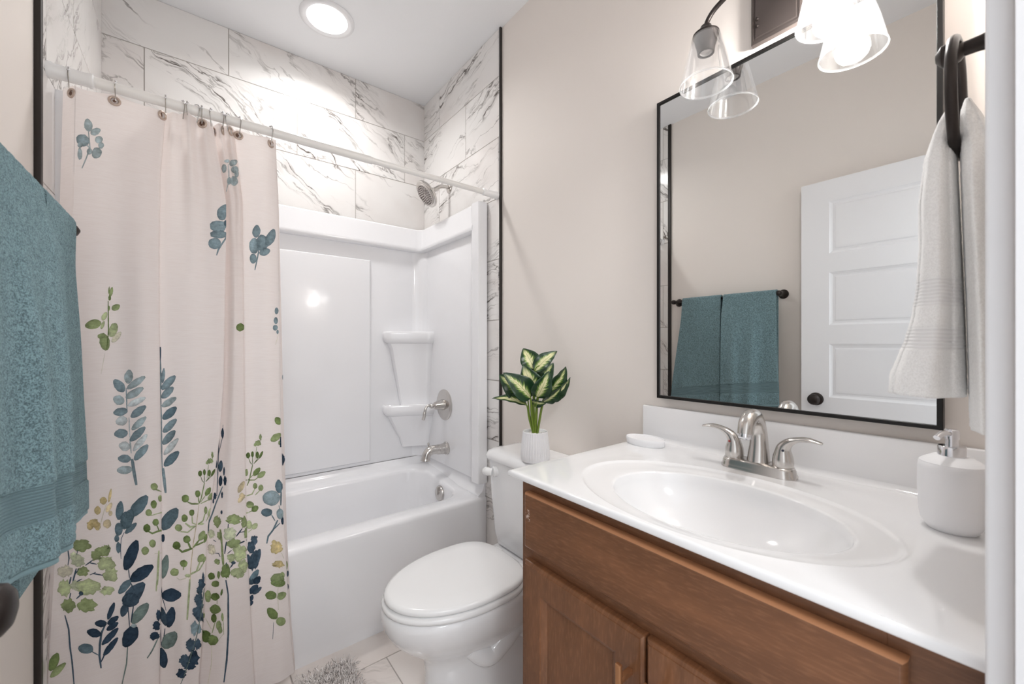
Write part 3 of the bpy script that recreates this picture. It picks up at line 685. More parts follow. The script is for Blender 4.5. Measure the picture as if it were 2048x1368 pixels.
# ------------------------------------------------------------------ vanity
VX, VY0, VY1, ZT = 0.597, YF+0.001, 0.775, 0.914
def make_vanity():
    t = empty('vanity_cabinet', (0.9, 0.39, 0), 'brown stained wood vanity cabinet under the white sink top', 'cabinet')
    fx = 0.626; bm = bmesh.new(); y1 = 0.753; zc = ZT-0.0165
    box(bm, fx+0.019, XR-0.002, y1-0.016, y1, 0.0, zc)                     # left side
    box(bm, fx+0.019, XR-0.002, VY0, VY0+0.016, 0.0, zc)                   # right side
    box(bm, fx+0.08, XR-0.002, VY0+0.016, y1-0.016, 0.10, 0.116)           # floor of the box
    box(bm, fx+0.08, fx+0.095, VY0+0.016, y1-0.016, 0.0, 0.10)             # toe kick
    side = obj('carcass', bm, M['wood'], t, 0); uv_planar(side, (2, 0), 1)
    bm = bmesh.new()
    for a, b, c, d in ((VY0, 0.098, 0.1, zc), (y1-0.035, y1, 0.1, zc), (0.098, y1-0.035, zc-0.03, zc), (0.098, y1-0.035, 0.70, 0.757), (0.098, y1-0.035, 0.1, 0.145), (0.385, 0.423, 0.145, 0.70)):
        box(bm, fx, fx+0.019, a, b, c, d, 0.0004, 1)
    f = obj('face_frame', bm, M['wood'], t, 0); uv_planar(f, (1, 2), 1, 0.02, (3, 1))
    def slab_front(name, ya, yb, za, zb, m, seed):
        bm = bmesh.new(); x1 = fx-0.0005; x0 = fx-0.0195
        L = [[(x1, ya, za), (x1, yb, za), (x1, yb, zb), (x1, ya, zb)]]
        for ins, d in ((0, 0.012), (0.0010, 0.0145), (0.0040, 0.0178), (0.0062, 0.019)):
            L.append([(x1-d, ya+ins, za+ins), (x1-d, yb-ins, za+ins), (x1-d, yb-ins, zb-ins), (x1-d, ya+ins, zb-ins)])
        loft(bm, L); o = obj(name, bm, m, t, 25); uv_planar(o, (1, 2), 1, 0.06, (seed, seed*0.7)); return o
    fd = slab_front('false_drawer_front', 0.079, 0.7275, 0.743, 0.871, M['wood'], 11); fd.data.materials.append(M['wood_lit_edge'])
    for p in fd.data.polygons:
        if abs(p.normal.z) > 0.5: p.material_index = 1          # light along the top edge, put into the colour of upper and lower edges
    bm = bmesh.new(); rg = random.Random(5)                              # chipped finish near the left end of the false front
    for k in range(26):
        y = 0.7095+rg.gauss(0, 0.0032); z = 0.8205+rg.gauss(0, 0.006); s = rg.uniform(0.0004, 0.0014)
        box(bm, fx-0.0200, fx-0.0193, y-s, y+s, z-s*0.8, z+s*0.8)
    obj('finish_chips', bm, mat('bare_chips', (214, 196, 184), 0.7), t, 0, label='small pale scuffed chips in the brown finish')
    def door(ya, yb, py, seed):
        x1 = fx-0.0005; za, zb = 0.118, 0.713; d = 0.0195; st = 0.058
        bm = bmesh.new()
        L = [[(x1, ya, za), (x1, yb, za), (x1, yb, zb), (x1, ya, zb)]]
        for ins, dd in ((0, 0.011), (0.001, 0.0135), (0.0045, 0.0165), (0.0060, 0.0175), (0.0065, 0.0195), (0.009, d), (st, d), (st+0.001, d-0.003), (st+0.005, d-0.0045), (st+0.011, d-0.0085), (st+0.014, d-0.010), (st+0.016, d-0.0095)):
            L.append([(x1-dd, ya+ins, za+ins), (x1-dd, yb-ins, za+ins), (x1-dd, yb-ins, zb-ins), (x1-dd, ya+ins, zb-ins)])
        loft(bm, L); o = obj('cabinet_door', bm, M['wood'], t, 20); uv_planar(o, (2, 1), 1, 0.03, (seed, seed*1.3))
        bm = bmesh.new(); px = x1-d
        box(bm, px-0.036, px-0.029, py-0.0055, py+0.0055, 0.53, 0.668, 0.0012)
        for z in (0.560, 0.640): box(bm, px-0.031, px+0.001, py-0.0045, py+0.0045, z-0.0055, z+0.0055, 0.001)
        obj('pull_handle', bm, M['copper'], o, label='copper coloured bar pull')
    door(0.4065, 0.7285, 0.432, 21); door(0.078, 0.4025, 0.377, 33)
make_vanity()
def make_top():
    t = empty('bathroom_sink', (0.88, 0.39, ZT), 'glossy white cultured marble sink top with backsplash on the brown cabinet', 'sink')
    x0, x1, y0, y1 = VX, XR-0.001, VY0, VY1
    # rings from the bowl's middle out to the slab's edge; the slab, the embossed oval and the bowl are one casting
    n = 240; cx, cy = 0.803, 0.378
    angs = sorted([2*PI*k/n for k in range(n)]+[math.atan2(Y-cy, X-cx) % (2*PI) for X in (x0, x1) for Y in (y0, y1)])
    n = len(angs)
    def rect_pt(a):
        c, s_ = math.cos(a), math.sin(a)
        t1 = ((x1-cx)/c if c > 0 else (x0-cx)/c) if abs(c) > 1e-9 else 1e9
        t2 = ((y1-cy)/s_ if s_ > 0 else (y0-cy)/s_) if abs(s_) > 1e-9 else 1e9
        k = min(t1, t2); return cx+c*k, cy+s_*k
    def ell_pt(a, ox, oy, ra, rb):                     # where the ray meets the oval
        c, s_ = math.cos(a), math.sin(a); dx, dy = cx-ox, cy-oy
        A_ = (c/ra)**2+(s_/rb)**2; B_ = 2*(dx*c/ra**2+dy*s_/rb**2); C_ = (dx/ra)**2+(dy/rb)**2-1
        k = (-B_+math.sqrt(B_*B_-4*A_*C_))/(2*A_); return cx+c*k, cy+s_*k
    rings = []
    for b in [0.06, 0.15, 0.25, 0.36, 0.47, 0.57, 0.66, 0.74, 0.81, 0.865, 0.905, 0.935, 0.96, 0.98]:
        rings.append([(*ell_pt(a, cx, cy, 0.154*b, 0.213*b), -0.0085-0.125*(1-b**2.5)**0.66) for a in angs])
    for b, z in ((0.992, -0.0105), (1.0, -0.0086), (1.012, -0.0074), (1.03, -0.0068)): rings.append([(*ell_pt(a, cx, cy, 0.154*b, 0.213*b), z) for a in angs])
    inner = [ell_pt(a, cx, cy, 0.154*1.03, 0.213*1.03) for a in angs]; outer = [ell_pt(a, 0.804, 0.390, 0.186, 0.272) for a in angs]
    for q in (0.33, 0.66, 1.0): rings.append([(p[0]+(o_[0]-p[0])*q, p[1]+(o_[1]-p[1])*q, -0.0068+0.0030*q*q) for p, o_ in zip(inner, outer)])
    for e, z in ((1.018, -0.0030), (1.032, -0.0010), (1.044, 0.0004), (1.056, 0.0004), (1.07, 0.0)): rings.append([(*ell_pt(a, 0.804, 0.390, 0.186*e, 0.272*e), z) for a in angs])
    lim = lambda p, h: (min(max(p[0], x0+h), x1), max(min(p[1], y1-h), y0))
    R7 = [lim(p, 0.0065) for p in rings[-1]] if False else [(p[0], p[1]) for p in rings[-1]]
    rings = [[(*lim(p, 0.008), p[2]) for p in r] for r in rings]
    edge = [rect_pt(a) for a in angs]
    for q in (0.35, 0.75): rings.append([(*lim((p[0]+(e_[0]-p[0])*q, p[1]+(e_[1]-p[1])*q), 0.0072-0.001*q), 0.0) for p, e_ in zip(R7, edge)])
    for h, d in ((0.006, 0.0), (0.0035, 0.0005), (0.0014, 0.002), (0.0003, 0.0045), (0.0, 0.007), (0.0, 0.0110), (0.0012, 0.0135), (0.004, 0.0150), (0.012, 0.0152)): rings.append([(*lim(e_, h), -d) for e_ in edge])
    v = [(x, y, ZT+z) for r in rings for x, y, z in r]; f = []
    for i in range(len(rings)-1):
        for k in range(n): k2 = (k+1) % n; f.append((i*n+k, i*n+k2, (i+1)*n+k2, (i+1)*n+k))
    f.append(tuple(range(n)))
    pyobj('countertop', v, f, M['porcelain'], t, 50)
    bm = bmesh.new(); box(bm, XR-0.021, XR-0.001, y0, y1-0.006, ZT-0.02, ZT+0.107, 0.003, 3)
    n = 8; L = []
    loft(bm, [[(XR-0.021-0.012+0.012*math.sin(PI/2*k/n), yy, ZT+0.0122-0.012*math.cos(PI/2*k/n)) for k in range(n+1)]+[(XR-0.018, yy, ZT-0.004), (XR-0.033, yy, ZT-0.004)] for yy in (y0, y1-0.008)])
    obj('backsplash', bm, M['porcelain'], t, 40)
    bm = bmesh.new(); lathe(bm, (0.803, 0.378, ZT-0.1345), (0, 0, 1), [(0, 0.022), (0.003, 0.022), (0.004, 0.018), (0.002, 0.015), (0.004, 0.010), (0.006, 0.002)], 28); obj('drain', bm, M['nickel'], t)
make_top()
def make_faucet():
    c = Vector((1.062, 0.397, ZT-0.001))
    t = empty('faucet', tuple(c), 'brushed nickel two handle faucet behind the sink bowl', 'faucet')
    bm = bmesh.new()
    def stad(hl, hw, z, n=12):
        out = []
        for s, a0 in ((1, 0), (-1, PI)):
            for k in range(n+1): a = a0+PI*k/n; out.append((c.x+hw*math.cos(a), c.y+s*(hl-hw)+hw*math.sin(a), c.z+z))
        return out
    loft(bm, [stad(0.082, 0.030, 0.0), stad(0.082, 0.030, 0.006), stad(0.080, 0.028, 0.009), stad(0.079, 0.0275, 0.016), stad(0.076, 0.0255, 0.022), stad(0.070, 0.0205, 0.025)])
    obj('base_plate', bm, M['nickel'], t, 40)
    bm = bmesh.new(); b = c+Vector((0.004, 0, 0.020))
    pts = spline([b, b+Vector((0.003, 0, 0.04)), b+Vector((0.002, 0, 0.075)), b+Vector((-0.008, 0, 0.100)), b+Vector((-0.026, 0, 0.115)), b+Vector((-0.048, 0, 0.114)), b+Vector((-0.066, 0, 0.100)), b+Vector((-0.074, 0, 0.078))], 6)
    rr = [0.0255, 0.0205, 0.0175, 0.0165, 0.0168, 0.0172, 0.0172, 0.0165]
    rad = [interp(i/6, range(8), rr) for i in range(len(pts))]; tube(bm, pts, rad, 24)
    obj('spout', bm, M['nickel'], t, 60)
    bm = bmesh.new(); e = pts[-1]; d = (pts[-1]-pts[-2]).normalized(); lathe(bm, e-d*0.001, d, [(0, 0.0135), (0.010, 0.0135), (0.012, 0.012), (0.012, 0.009), (0.008, 0.008)], 24); obj('aerator', bm, M['chrome'], t)
    for s in (1, -1):
        bm = bmesh.new(); h = c+Vector((0, s*0.053, 0.021))
        lathe(bm, h, (0, 0, 1), [(0, 0.0225), (0.003, 0.0225), (0.004, 0.0205), (0.012, 0.0215), (0.026, 0.0200), (0.038, 0.0165)], 28, True, False)
        pts = spline([h+Vector((0, 0, 0.030)), h+Vector((-0.001, s*0.002, 0.046)), h+Vector((-0.002, s*0.012, 0.060)), h+Vector((-0.004, s*0.030, 0.070)), h+Vector((-0.006, s*0.052, 0.0735)), h+Vector((-0.008, s*0.076, 0.070))], 6)
        rr = [0.0185, 0.0155, 0.0125, 0.0105, 0.0105, 0.0055]; fl = [1.0, 0.95, 0.8, 0.55, 0.45, 0.4]
        tube(bm, pts, [interp(i/6, range(6), rr) for i in range(len(pts))], 18, True, 0, ([interp(i/6, range(6), fl) for i in range(len(pts))], (1, 0, 0)))
        o = obj('handle', bm, M['nickel'], t, 60)
        bm = bmesh.new(); sphere(bm, h+Vector((-0.0165, s*0.005, 0.043)), 0.0028); obj('index_dot', bm, mat('red_dot' if s > 0 else 'blue_dot', (150, 50, 46) if s > 0 else (40, 44, 60), 0.3), o)
make_faucet()
def make_dispenser():
    c = Vector((0.975, 0.0745, ZT-0.0005))
    t = empty('soap_dispenser', tuple(c), 'round matte white soap dispenser with chrome pump beside the sink bowl', 'soap dispenser')
    bm = bmesh.new(); lathe(bm, c, (0, 0, 1), [(0, 0.026), (0.0015, 0.029), (0.006, 0.0325), (0.014, 0.0365), (0.03, 0.039), (0.07, 0.0405), (0.100, 0.0400), (0.1085, 0.0392), (0.110, 0.0380)], 48, True, False)
    obj('bottle_body', bm, M['ceramic'], t)
    bm = bmesh.new(); lathe(bm, c+Vector((0, 0, 0.1085)), (0, 0, 1), [(0, 0.0385), (0.002, 0.0385), (0.006, 0.034), (0.013, 0.022), (0.0135, 0.006)], 48, False, True); obj('bottle_shoulder', bm, M['ceramic'], t)
    bm = bmesh.new(); p = c+Vector((0, 0, 0.119)); lathe(bm, p, (0, 0, 1), [(0, 0.0165), (0.017, 0.0165), (0.0185, 0.0155), (0.0185, 0.008), (0.034, 0.0075), (0.034, 0.004)], 32)
    lathe(bm, p+Vector((0, 0, 0.030)), (0, 0, 1), [(0, 0.009), (0.014, 0.009), (0.016, 0.007)], 24)
    tube(bm, spline([p+Vector((0, 0, 0.038)), p+Vector((-0.020, 0.008, 0.040)), p+Vector((-0.034, 0.014, 0.034))], 6), 0.0045, 12)
    obj('pump', bm, M['chrome'], t, label='chrome pump top')
make_dispenser()
def make_dish():
    c = Vector((1.078, 0.715, ZT)); bm = bmesh.new(); n = 48
    def ring(k, z, s=0.0): return [(c.x+(0.040*k-s)*math.cos(2*PI*i/n), c.y+(0.0625*k-s)*math.sin(2*PI*i/n), c.z+z) for i in range(n)]
    loft(bm, [ring(0.93, 0), ring(0.97, 0.002), ring(1.0, 0.014), ring(1.0, 0.0185), ring(0.985, 0.020), ring(0.965, 0.0195), ring(0.95, 0.0175), ring(0.6, 0.0165), ring(0.1, 0.0165)])
    tag(obj('soap_dish', bm, M['ceramic'], smooth=40), 'oval white soap dish at the corner of the sink top near the plant', 'soap dish')
make_dish()

# ------------------------------------------------------------------ mirror and lamp above it
def make_mirror():
    y0, y1, z0, z1 = 0.0985, 0.716, 1.050, 1.9735; xf = 1.142
    t = empty('wall_mirror', (XR, (y0+y1)/2, z0), 'large wall mirror in a thin black metal frame over the sink', 'mirror')
    bm = bmesh.new(); w = 0.009
    prof = [(0.0, XR-0.0005), (0.0, xf), (0.0012, xf-0.001), (w-0.001, xf-0.001), (w, xf), (w, XR-0.014), (w+0.004, XR-0.0135), (w+0.004, XR-0.0005)]
    rows = []
    for i in range(4):
        r = []
        for ins, x in prof:
            r.append(bm.verts.new([(x, y0+ins, z0+ins), (x, y1-ins, z0+ins), (x, y1-ins, z1-ins), (x, y0+ins, z1-ins)][i]))
        rows.append(r)
    for i in range(4):
        a, b = rows[i], rows[(i+1) % 4]
        for k in range(len(prof)): k2 = (k+1) % len(prof); bm.faces.new((a[k], a[k2], b[k2], b[k]))
    obj('frame', bm, M['black'], t, 20)
    bm = bmesh.new(); box(bm, xf+0.003, xf+0.007, y0+w-0.001, y1-w+0.001, z0+w-0.001, z1-w+0.001); obj('mirror_glass', bm, M['mirror'], t, 0)
make_mirror()
def make_lamp():
    yc = 0.3885; t = empty('vanity_light', (XR, yc, 2.06), 'two arm vanity light with clear glass shades and dark bronze plate above the mirror', 'wall lamp')
    bm = bmesh.new(); z0, z1 = 2.000, 2.175; h = 0.057
    loft(bm, [[(x, yc-h+i, z0+i), (x, yc+h-i, z0+i), (x, yc+h-i, z1-i), (x, yc-h+i, z1-i)] for x, i in ((XR-0.001, 0), (XR-0.016, 0), (XR-0.021, 0.004), (XR-0.021, 0.007), (XR-0.0195, 0.008), (XR-0.0195, 0.010), (XR-0.0215, 0.012), (XR-0.022, 0.03))])
    pl = obj('back_plate', bm, M['bronze_plate'], t, 20)
    for dz in (0.040, 0.058):
        bm = bmesh.new(); lathe(bm, (XR-0.021, yc+0.040, z0+dz), (-1, 0, 0), [(0, 0.0045), (0.003, 0.0045), (0.006, 0.003), (0.007, 0.0005)], 16); obj('plate_screw', bm, M['bronze'], pl)
    for s, yl in ((1, 0.5236), (-1, 0.2534)):
        x = 1.066; zt = 2.062
        bm = bmesh.new(); tube(bm, spline([(XR-0.02, yc+s*0.012, 2.120), (1.105, yc+s*0.014, 2.128), (1.076, yc+s*0.032, 2.126), (1.067, yc+s*0.062, 2.112), (1.066, yl-s*0.026, 2.092), (1.066, yl-s*0.006, 2.074), (1.066, yl, zt-0.004)], 8), 0.0062, 14); obj('arm', bm, M['bronze'], t)
        bm = bmesh.new(); lathe(bm, (x, yl, zt), (0, 0, -1), [(0, 0.007), (0.002, 0.013), (0.010, 0.0155), (0.014, 0.020), (0.024, 0.0325), (0.0265, 0.0325), (0.028, 0.030), (0.030, 0.029), (0.046, 0.0265), (0.058, 0.0225), (0.074, 0.0205), (0.075, 0.017), (0.060, 0.0165)], 36, True, True)
        so = obj('socket', bm, M['bronze'], t)
        bm = bmesh.new(); lathe(bm, (x, yl, zt-0.062), (0, 0, -1), [(0, 0.0163), (0.009, 0.0160), (0.010, 0.0135), (0.002, 0.0130), (0.001, 0.002)], 24, False, False); obj('socket_liner', bm, M['socket_white'], so)
        bm = bmesh.new(); lathe(bm, (x, yl, zt-0.027), (0, 0, -1), [(0, 0.028), (0.002, 0.0335), (0.006, 0.0355), (0.06, 0.0500), (0.1255, 0.0644), (0.1295, 0.0656), (0.1310, 0.0650), (0.1310, 0.0636), (0.1295, 0.0630), (0.1255, 0.0624), (0.06, 0.0480), (0.008, 0.0338), (0.003, 0.031), (0.002, 0.028)], 48, False, False)
        bm.faces.ensure_lookup_table()
        for fc in bm.faces:
            if fc.calc_center_median().z < zt-0.027-0.1255: fc.material_index = 1
        obj('glass_shade', bm, [M['glass'], M['glass_rim']], t, 60, label='clear glass cone shade')
        if s < 0:
            bm = bmesh.new(); lathe(bm, (x, yl, zt-0.068), (0, 0, -1), [(0, 0.013), (0.012, 0.014), (0.024, 0.021), (0.038, 0.0285), (0.052, 0.0295), (0.064, 0.025), (0.072, 0.015), (0.0745, 0.002)], 28); obj('light_bulb', bm, M['bulb'], t, label='lit frosted bulb')
make_lamp()

# ------------------------------------------------------------------ towel bar, towels, towel ring
XBAR, ZBAR = -0.240, 1.500
def make_bar():
    t = empty('towel_bar', (XL, 1.15, ZBAR), 'dark bronze towel bar on the left wall holding the teal towels', 'towel bar')
    bm = bmesh.new(); tube(bm, [(XBAR, 0.838, ZBAR), (XBAR, 1.462, ZBAR)], 0.008, 18); obj('bar', bm, M['bronze'], t)
    for y in (0.840, 1.460):
        bm = bmesh.new(); lathe(bm, (XL, y, ZBAR), (1, 0, 0), [(0, 0.026), (0.004, 0.026), (0.010, 0.022), (0.020, 0.013), (0.040, 0.0105), (0.056, 0.0105), (0.060, 0.014), (0.074, 0.0155), (0.084, 0.012), (0.089, 0.003)], 28); obj('post', bm, M['bronze'], t)
make_bar()
def hang_towel(name, label, ya, yb, zf, zb, band, seed, m, spread=0.0, toe=0.0, skew=0.0, th=0.011, puff=0.008, anchor=0.0, lift=0.0):
    """a folded towel over the bar: front fall to zf at each end (zf is (near, far)), back fall to zb"""
    rg = random.Random(seed); nv = 90
    Lf = ZBAR-min(zf); Lb = ZBAR-zb; step = 0.0045
    path = []                               # (side offset from bar, z, fraction of front fall or -1)
    r = 0.008+th*0.5+0.002
    nf = int(Lf/step)
    for i in range(nf+1): path.append(('f', 1-i/nf))
    for k in range(1, 12): path.append(('a', k/12))
    nb = int(Lb/step/1.5)
    for i in range(nb+1): path.append(('b', i/nb))
    V = []; band_at = []; run = []
    for kind, q in path:
        for j in range(nv+1):
            s = j/nv; run.append(0.0); y = ya+(yb-ya)*s
            fold = 0.45*(0.5+0.5*math.cos(s*PI*2*1.5+seed))+0.75*math.exp(-((s-0.36-0.10*q)/0.075)**2)+0.60*math.exp(-((s-0.80+0.06*q)/0.085)**2)
            if kind == 'f':
                zl = zf[0]+(zf[1]-zf[0])*s; z = zl+(ZBAR-zl)*(1-q); d = q*(ZBAR-zl); run[-1] = z-zl if z-zl > 0.013 else 0.0
                x = XBAR+r+d*0.016+sstep(0, 0.4, d)*(puff*fold+toe*s)+0.002*mnoise.noise((s*7, d*6, seed))
                y += spread*(s-anchor)*sstep(0, 0.7, d)+skew*d*s
                x += lift*sstep(0, 0.12, d)*(sstep(0.15, 0.95, s) if lift > 0 else 1)
                b = 1.0 if (band and band[0] < z-(zl-zf[0]) < band[1]) or z-zl < 0.013 else 0.0
                x -= 0.0028*b
            elif kind == 'a':
                a = PI*q; x = XBAR+r*math.cos(a); z = ZBAR+r*math.sin(a); b = 0.0
            else:
                d = q*Lb; z = ZBAR-d; x = XBAR-r-d*0.004; b = 0.0
                y += skew*0.4*d*s
            edge = min(s, 1-s)
            am = (0.00055 if b < 0.5 else 0.0001)*min(1, edge*nv/5, (1-q)*30 if kind == 'f' else 1, (1-q)*30 if kind == 'b' else 1)
            V.append((x+rg.uniform(-am, am)*2, y+rg.uniform(-am, am), z+rg.uniform(-am, am)))
            band_at.append(b)
    W = nv+1; F = [(i*W+j, i*W+j+1, (i+1)*W+j+1, (i+1)*W+j) for i in range(len(path)-1) for j in range(nv)]
    o = pyobj(name, V, F, m, None, 180, recalc=False)
    at = o.data.attributes.new('band', 'FLOAT', 'POINT')
    at.data.foreach_set('value', band_at)
    o.data.attributes.new('run', 'FLOAT', 'POINT').data.foreach_set('value', run)
    so = o.modifiers.new('thickness', 'SOLIDIFY'); so.thickness = th; so.offset = 0
    return tag(o, label, 'towel', 'teal bath towels on the towel bar')
hang_towel('bath_towel', 'teal terry bath towel nearest the camera on the towel bar', 0.848, 1.130, (0.880, 0.846), 0.80, (0.952, 1.014), 1, M['teal_terry'], 0.02, 0.006, 0.0, puff=0.026, anchor=1.0, lift=0.020)
hang_towel('bath_towel', 'teal terry bath towel on the towel bar end nearest the shower curtain', 1.146, 1.390, (0.836, 0.790), 0.748, (0.918, 0.972), 2, M['teal_terry'], 0.05, 0.002, 0.04, puff=0.004, lift=-0.004)
def make_ring():
    p = Vector((0.85, YF, 1.632)); yr = 0.060
    t = empty('towel_ring', tuple(p), 'dark bronze towel ring on the wall beside the mirror', 'towel ring')
    bm = bmesh.new(); lathe(bm, p, (0, 1, 0), [(0, 0.027), (0.004, 0.027), (0.010, 0.022), (0.018, 0.013), (0.034, 0.010), (0.048, 0.0095), (0.052, 0.014), (0.060, 0.0165), (0.070, 0.0145), (0.076, 0.006)], 28); obj('post', bm, M['bronze'], t)
    bm = bmesh.new(); torus(bm, (0.85, yr, 1.632-0.068), (0, 1, 0), 0.078, 0.0062); obj('ring', bm, M['bronze'], t, 180)
make_ring()
def make_hand_towel():
    # two bunched falls hanging on either side of the ring, joined over its lower arc
    X0 = 0.855; n = 110; V = []; band = []; F = []; rg = random.Random(9)
    def fall(z_at, yo_at, yi_at, hx_at, zs, bands, ph, tilt):
        base = len(V)
        for z in zs:
            yo, yi, hx = interp(z, *yo_at), interp(z, *yi_at), interp(z, *hx_at)
            cy, hy = (yo+yi)/2, (yo-yi)/2; low = 1-sstep(zs[0]+0.02, zs[-1], z) if False else sstep(zs[0], zs[0]-0.12, z) if False else min(1, max(0, (zs[0]-z)/0.12))
            b = 1.0 if any(lo < z < hi for lo, hi in bands) else 0.0
            for k in range(n):
                a = 2*PI*k/n; ca, sa = math.cos(a), math.sin(a)
                e = 0.72; cx_ = math.copysign(abs(ca)**e, ca); sy_ = math.copysign(abs(sa)**e, sa)
                m = 1+low*(0.10*math.cos(5*a+ph+z*2)+0.05*math.cos(9*a+2*ph))-0.02*b
                am = 0.0004
                V.append((X0+hx*cx_*m+rg.uniform(-am, am), max(YF+0.006, cy+hy*sy_*(1+low*0.05*math.cos(7*a+ph)))+rg.uniform(-am, am), z+tilt*sy_*sstep(zs[0]-0.28, zs[-1], z)+rg.uniform(-am, am)))
                band.append(b)
        L = len(zs)
        for i in range(L-1):
            for k in range(n): k2 = (k+1) % n; F.append((base+i*n+k, base+i*n+k2, base+(i+1)*n+k2, base+(i+1)*n+k))
        F.append(tuple(base+k for k in range(n))[::-1]); F.append(tuple(base+(L-1)*n+k for k in range(n)))
    lin = lambda a, b, m: [a+(b-a)*i/m for i in range(m+1)]
    zf = ([1.14, 1.172, 1.224, 1.253, 1.298, 1.357, 1.417, 1.483, 1.515, 1.54, 1.552], [0.128, 0.126, 0.110, 0.1035, 0.098, 0.0956, 0.0965, 0.0915, 0.083, 0.074, 0.068])
    zi = ([1.14, 1.25, 1.40, 1.48, 1.53, 1.552], [0.050, 0.053, 0.0575, 0.060, 0.0615, 0.064])
    hxf = ([1.14, 1.22, 1.35, 1.45, 1.53, 1.552], [0.082, 0.078, 0.068, 0.055, 0.040, 0.022])
    fall(None, zf, zi, hxf, lin(1.552, 1.146, 110), [(1.270, 1.306), (1.212, 1.240)], 0.4, 0.0)
    zo = ([1.10, 1.25, 1.40, 1.50, 1.54, 1.556], [0.047, 0.050, 0.0545, 0.057, 0.0565, 0.053])
    zk = ([1.10, 1.25, 1.48, 1.53, 1.556], [0.008, 0.010, 0.022, 0.036, 0.046])
    hxb = ([1.10, 1.25, 1.45, 1.53, 1.556], [0.084, 0.076, 0.056, 0.040, 0.020])
    fall(None, zo, zk, hxb, lin(1.556, 1.106, 110), [], 1.9, 0.0)
    base = len(V); m = 12; q = 10               # saddle through the ring
    for i in range(q+1):
        y = 0.040+0.042*i/q
        for k in range(m):
            a = 2*PI*k/m; V.append((X0+0.034*math.cos(a), y, 1.505+0.012*math.sin(a)+0.012*(1-((y-0.061)/0.021)**2)*0)); band.append(0.0)
    for i in range(q):
        for k in range(m): k2 = (k+1) % m; F.append((base+i*m+k, base+i*m+k2, base+(i+1)*m+k2, base+(i+1)*m+k))
    o = pyobj('hand_towel', V, F, M['white_terry'], None, 180)
    o.data.attributes.new('band', 'FLOAT', 'POINT').data.foreach_set('value', band)
    o.data.attributes.new('run', 'FLOAT', 'POINT').data.foreach_set('value', [c.z if hasattr(c, 'z') else c[2] for c in V][:len(o.data.vertices)])
    tag(o, 'white ribbed hand towel draped through the towel ring beside the mirror', 'towel')
make_hand_towel()

# ------------------------------------------------------------------ shaggy bath mat
def make_mat():
    t = empty('bath_mat', (0.20, 1.25, 0), 'shaggy grey bath mat on the tiled floor in front of the toilet', 'bath mat')
    bm = bmesh.new(); c = Vector((0.205, 1.235, 0)); rot = R(-4); hx, hy = 0.225, 0.34
    def w(a, b, z): return (c.x+a*math.cos(rot)-b*math.sin(rot), c.y+a*math.sin(rot)+b*math.cos(rot), z)
    P = rrect(-hx, hx, -hy, hy, 0.05, 8)
    loft(bm, [[w(a*k, b*k, z) for a, b in P] for k, z in ((1, 0.0005), (1.0, 0.006), (0.98, 0.009))]); obj('backing', bm, M['shag'], t)
    rg = random.Random(3); v = []; f = []
    for i in range(5200):
        a, b = rg.uniform(-hx, hx), rg.uniform(-hy, hy)
        if rg.random() < 0.45: a, b = rg.uniform(hx-0.16, hx), rg.uniform(hy-0.16, hy)
        if rg.random() < 0.10:
            k = rg.randrange(len(P)); a, b = P[k]
        px, py, _ = w(a, b, 0); ln = rg.uniform(0.030, 0.055); az = rg.uniform(0, 2*PI); lean = rg.uniform(0.2, 1.1); rr = 0.0029
        out = []
        for k in range(5):
            q = k/4; h = 0.006+ln*q*math.cos(lean*q); o = ln*q*math.sin(lean*q)*1.1; out.append(Vector((px+math.cos(az)*o, py+math.sin(az)*o, max(h, 0.003))))
        base = len(v); sx = Vector((-math.sin(az), math.cos(az), 0)); 
        for k, p in enumerate(out):
            rk = rr*(1-0.5*k/4)
            for m_ in range(3): an = 2*PI*m_/3; v.append(p+sx*rk*math.cos(an)+Vector((math.cos(az), math.sin(az), 0.3))*rk*math.sin(an))
        for k in range(4):
            for m_ in range(3): q0 = base+k*3+m_; q1 = base+k*3+(m_+1) % 3; f.append((q0, q1, q1+3, q0+3))
        f.append((base+12, base+13, base+14))
    tag(pyobj('pile', v, f, M['shag'], t, 180, recalc=False), kind='stuff')
make_mat()

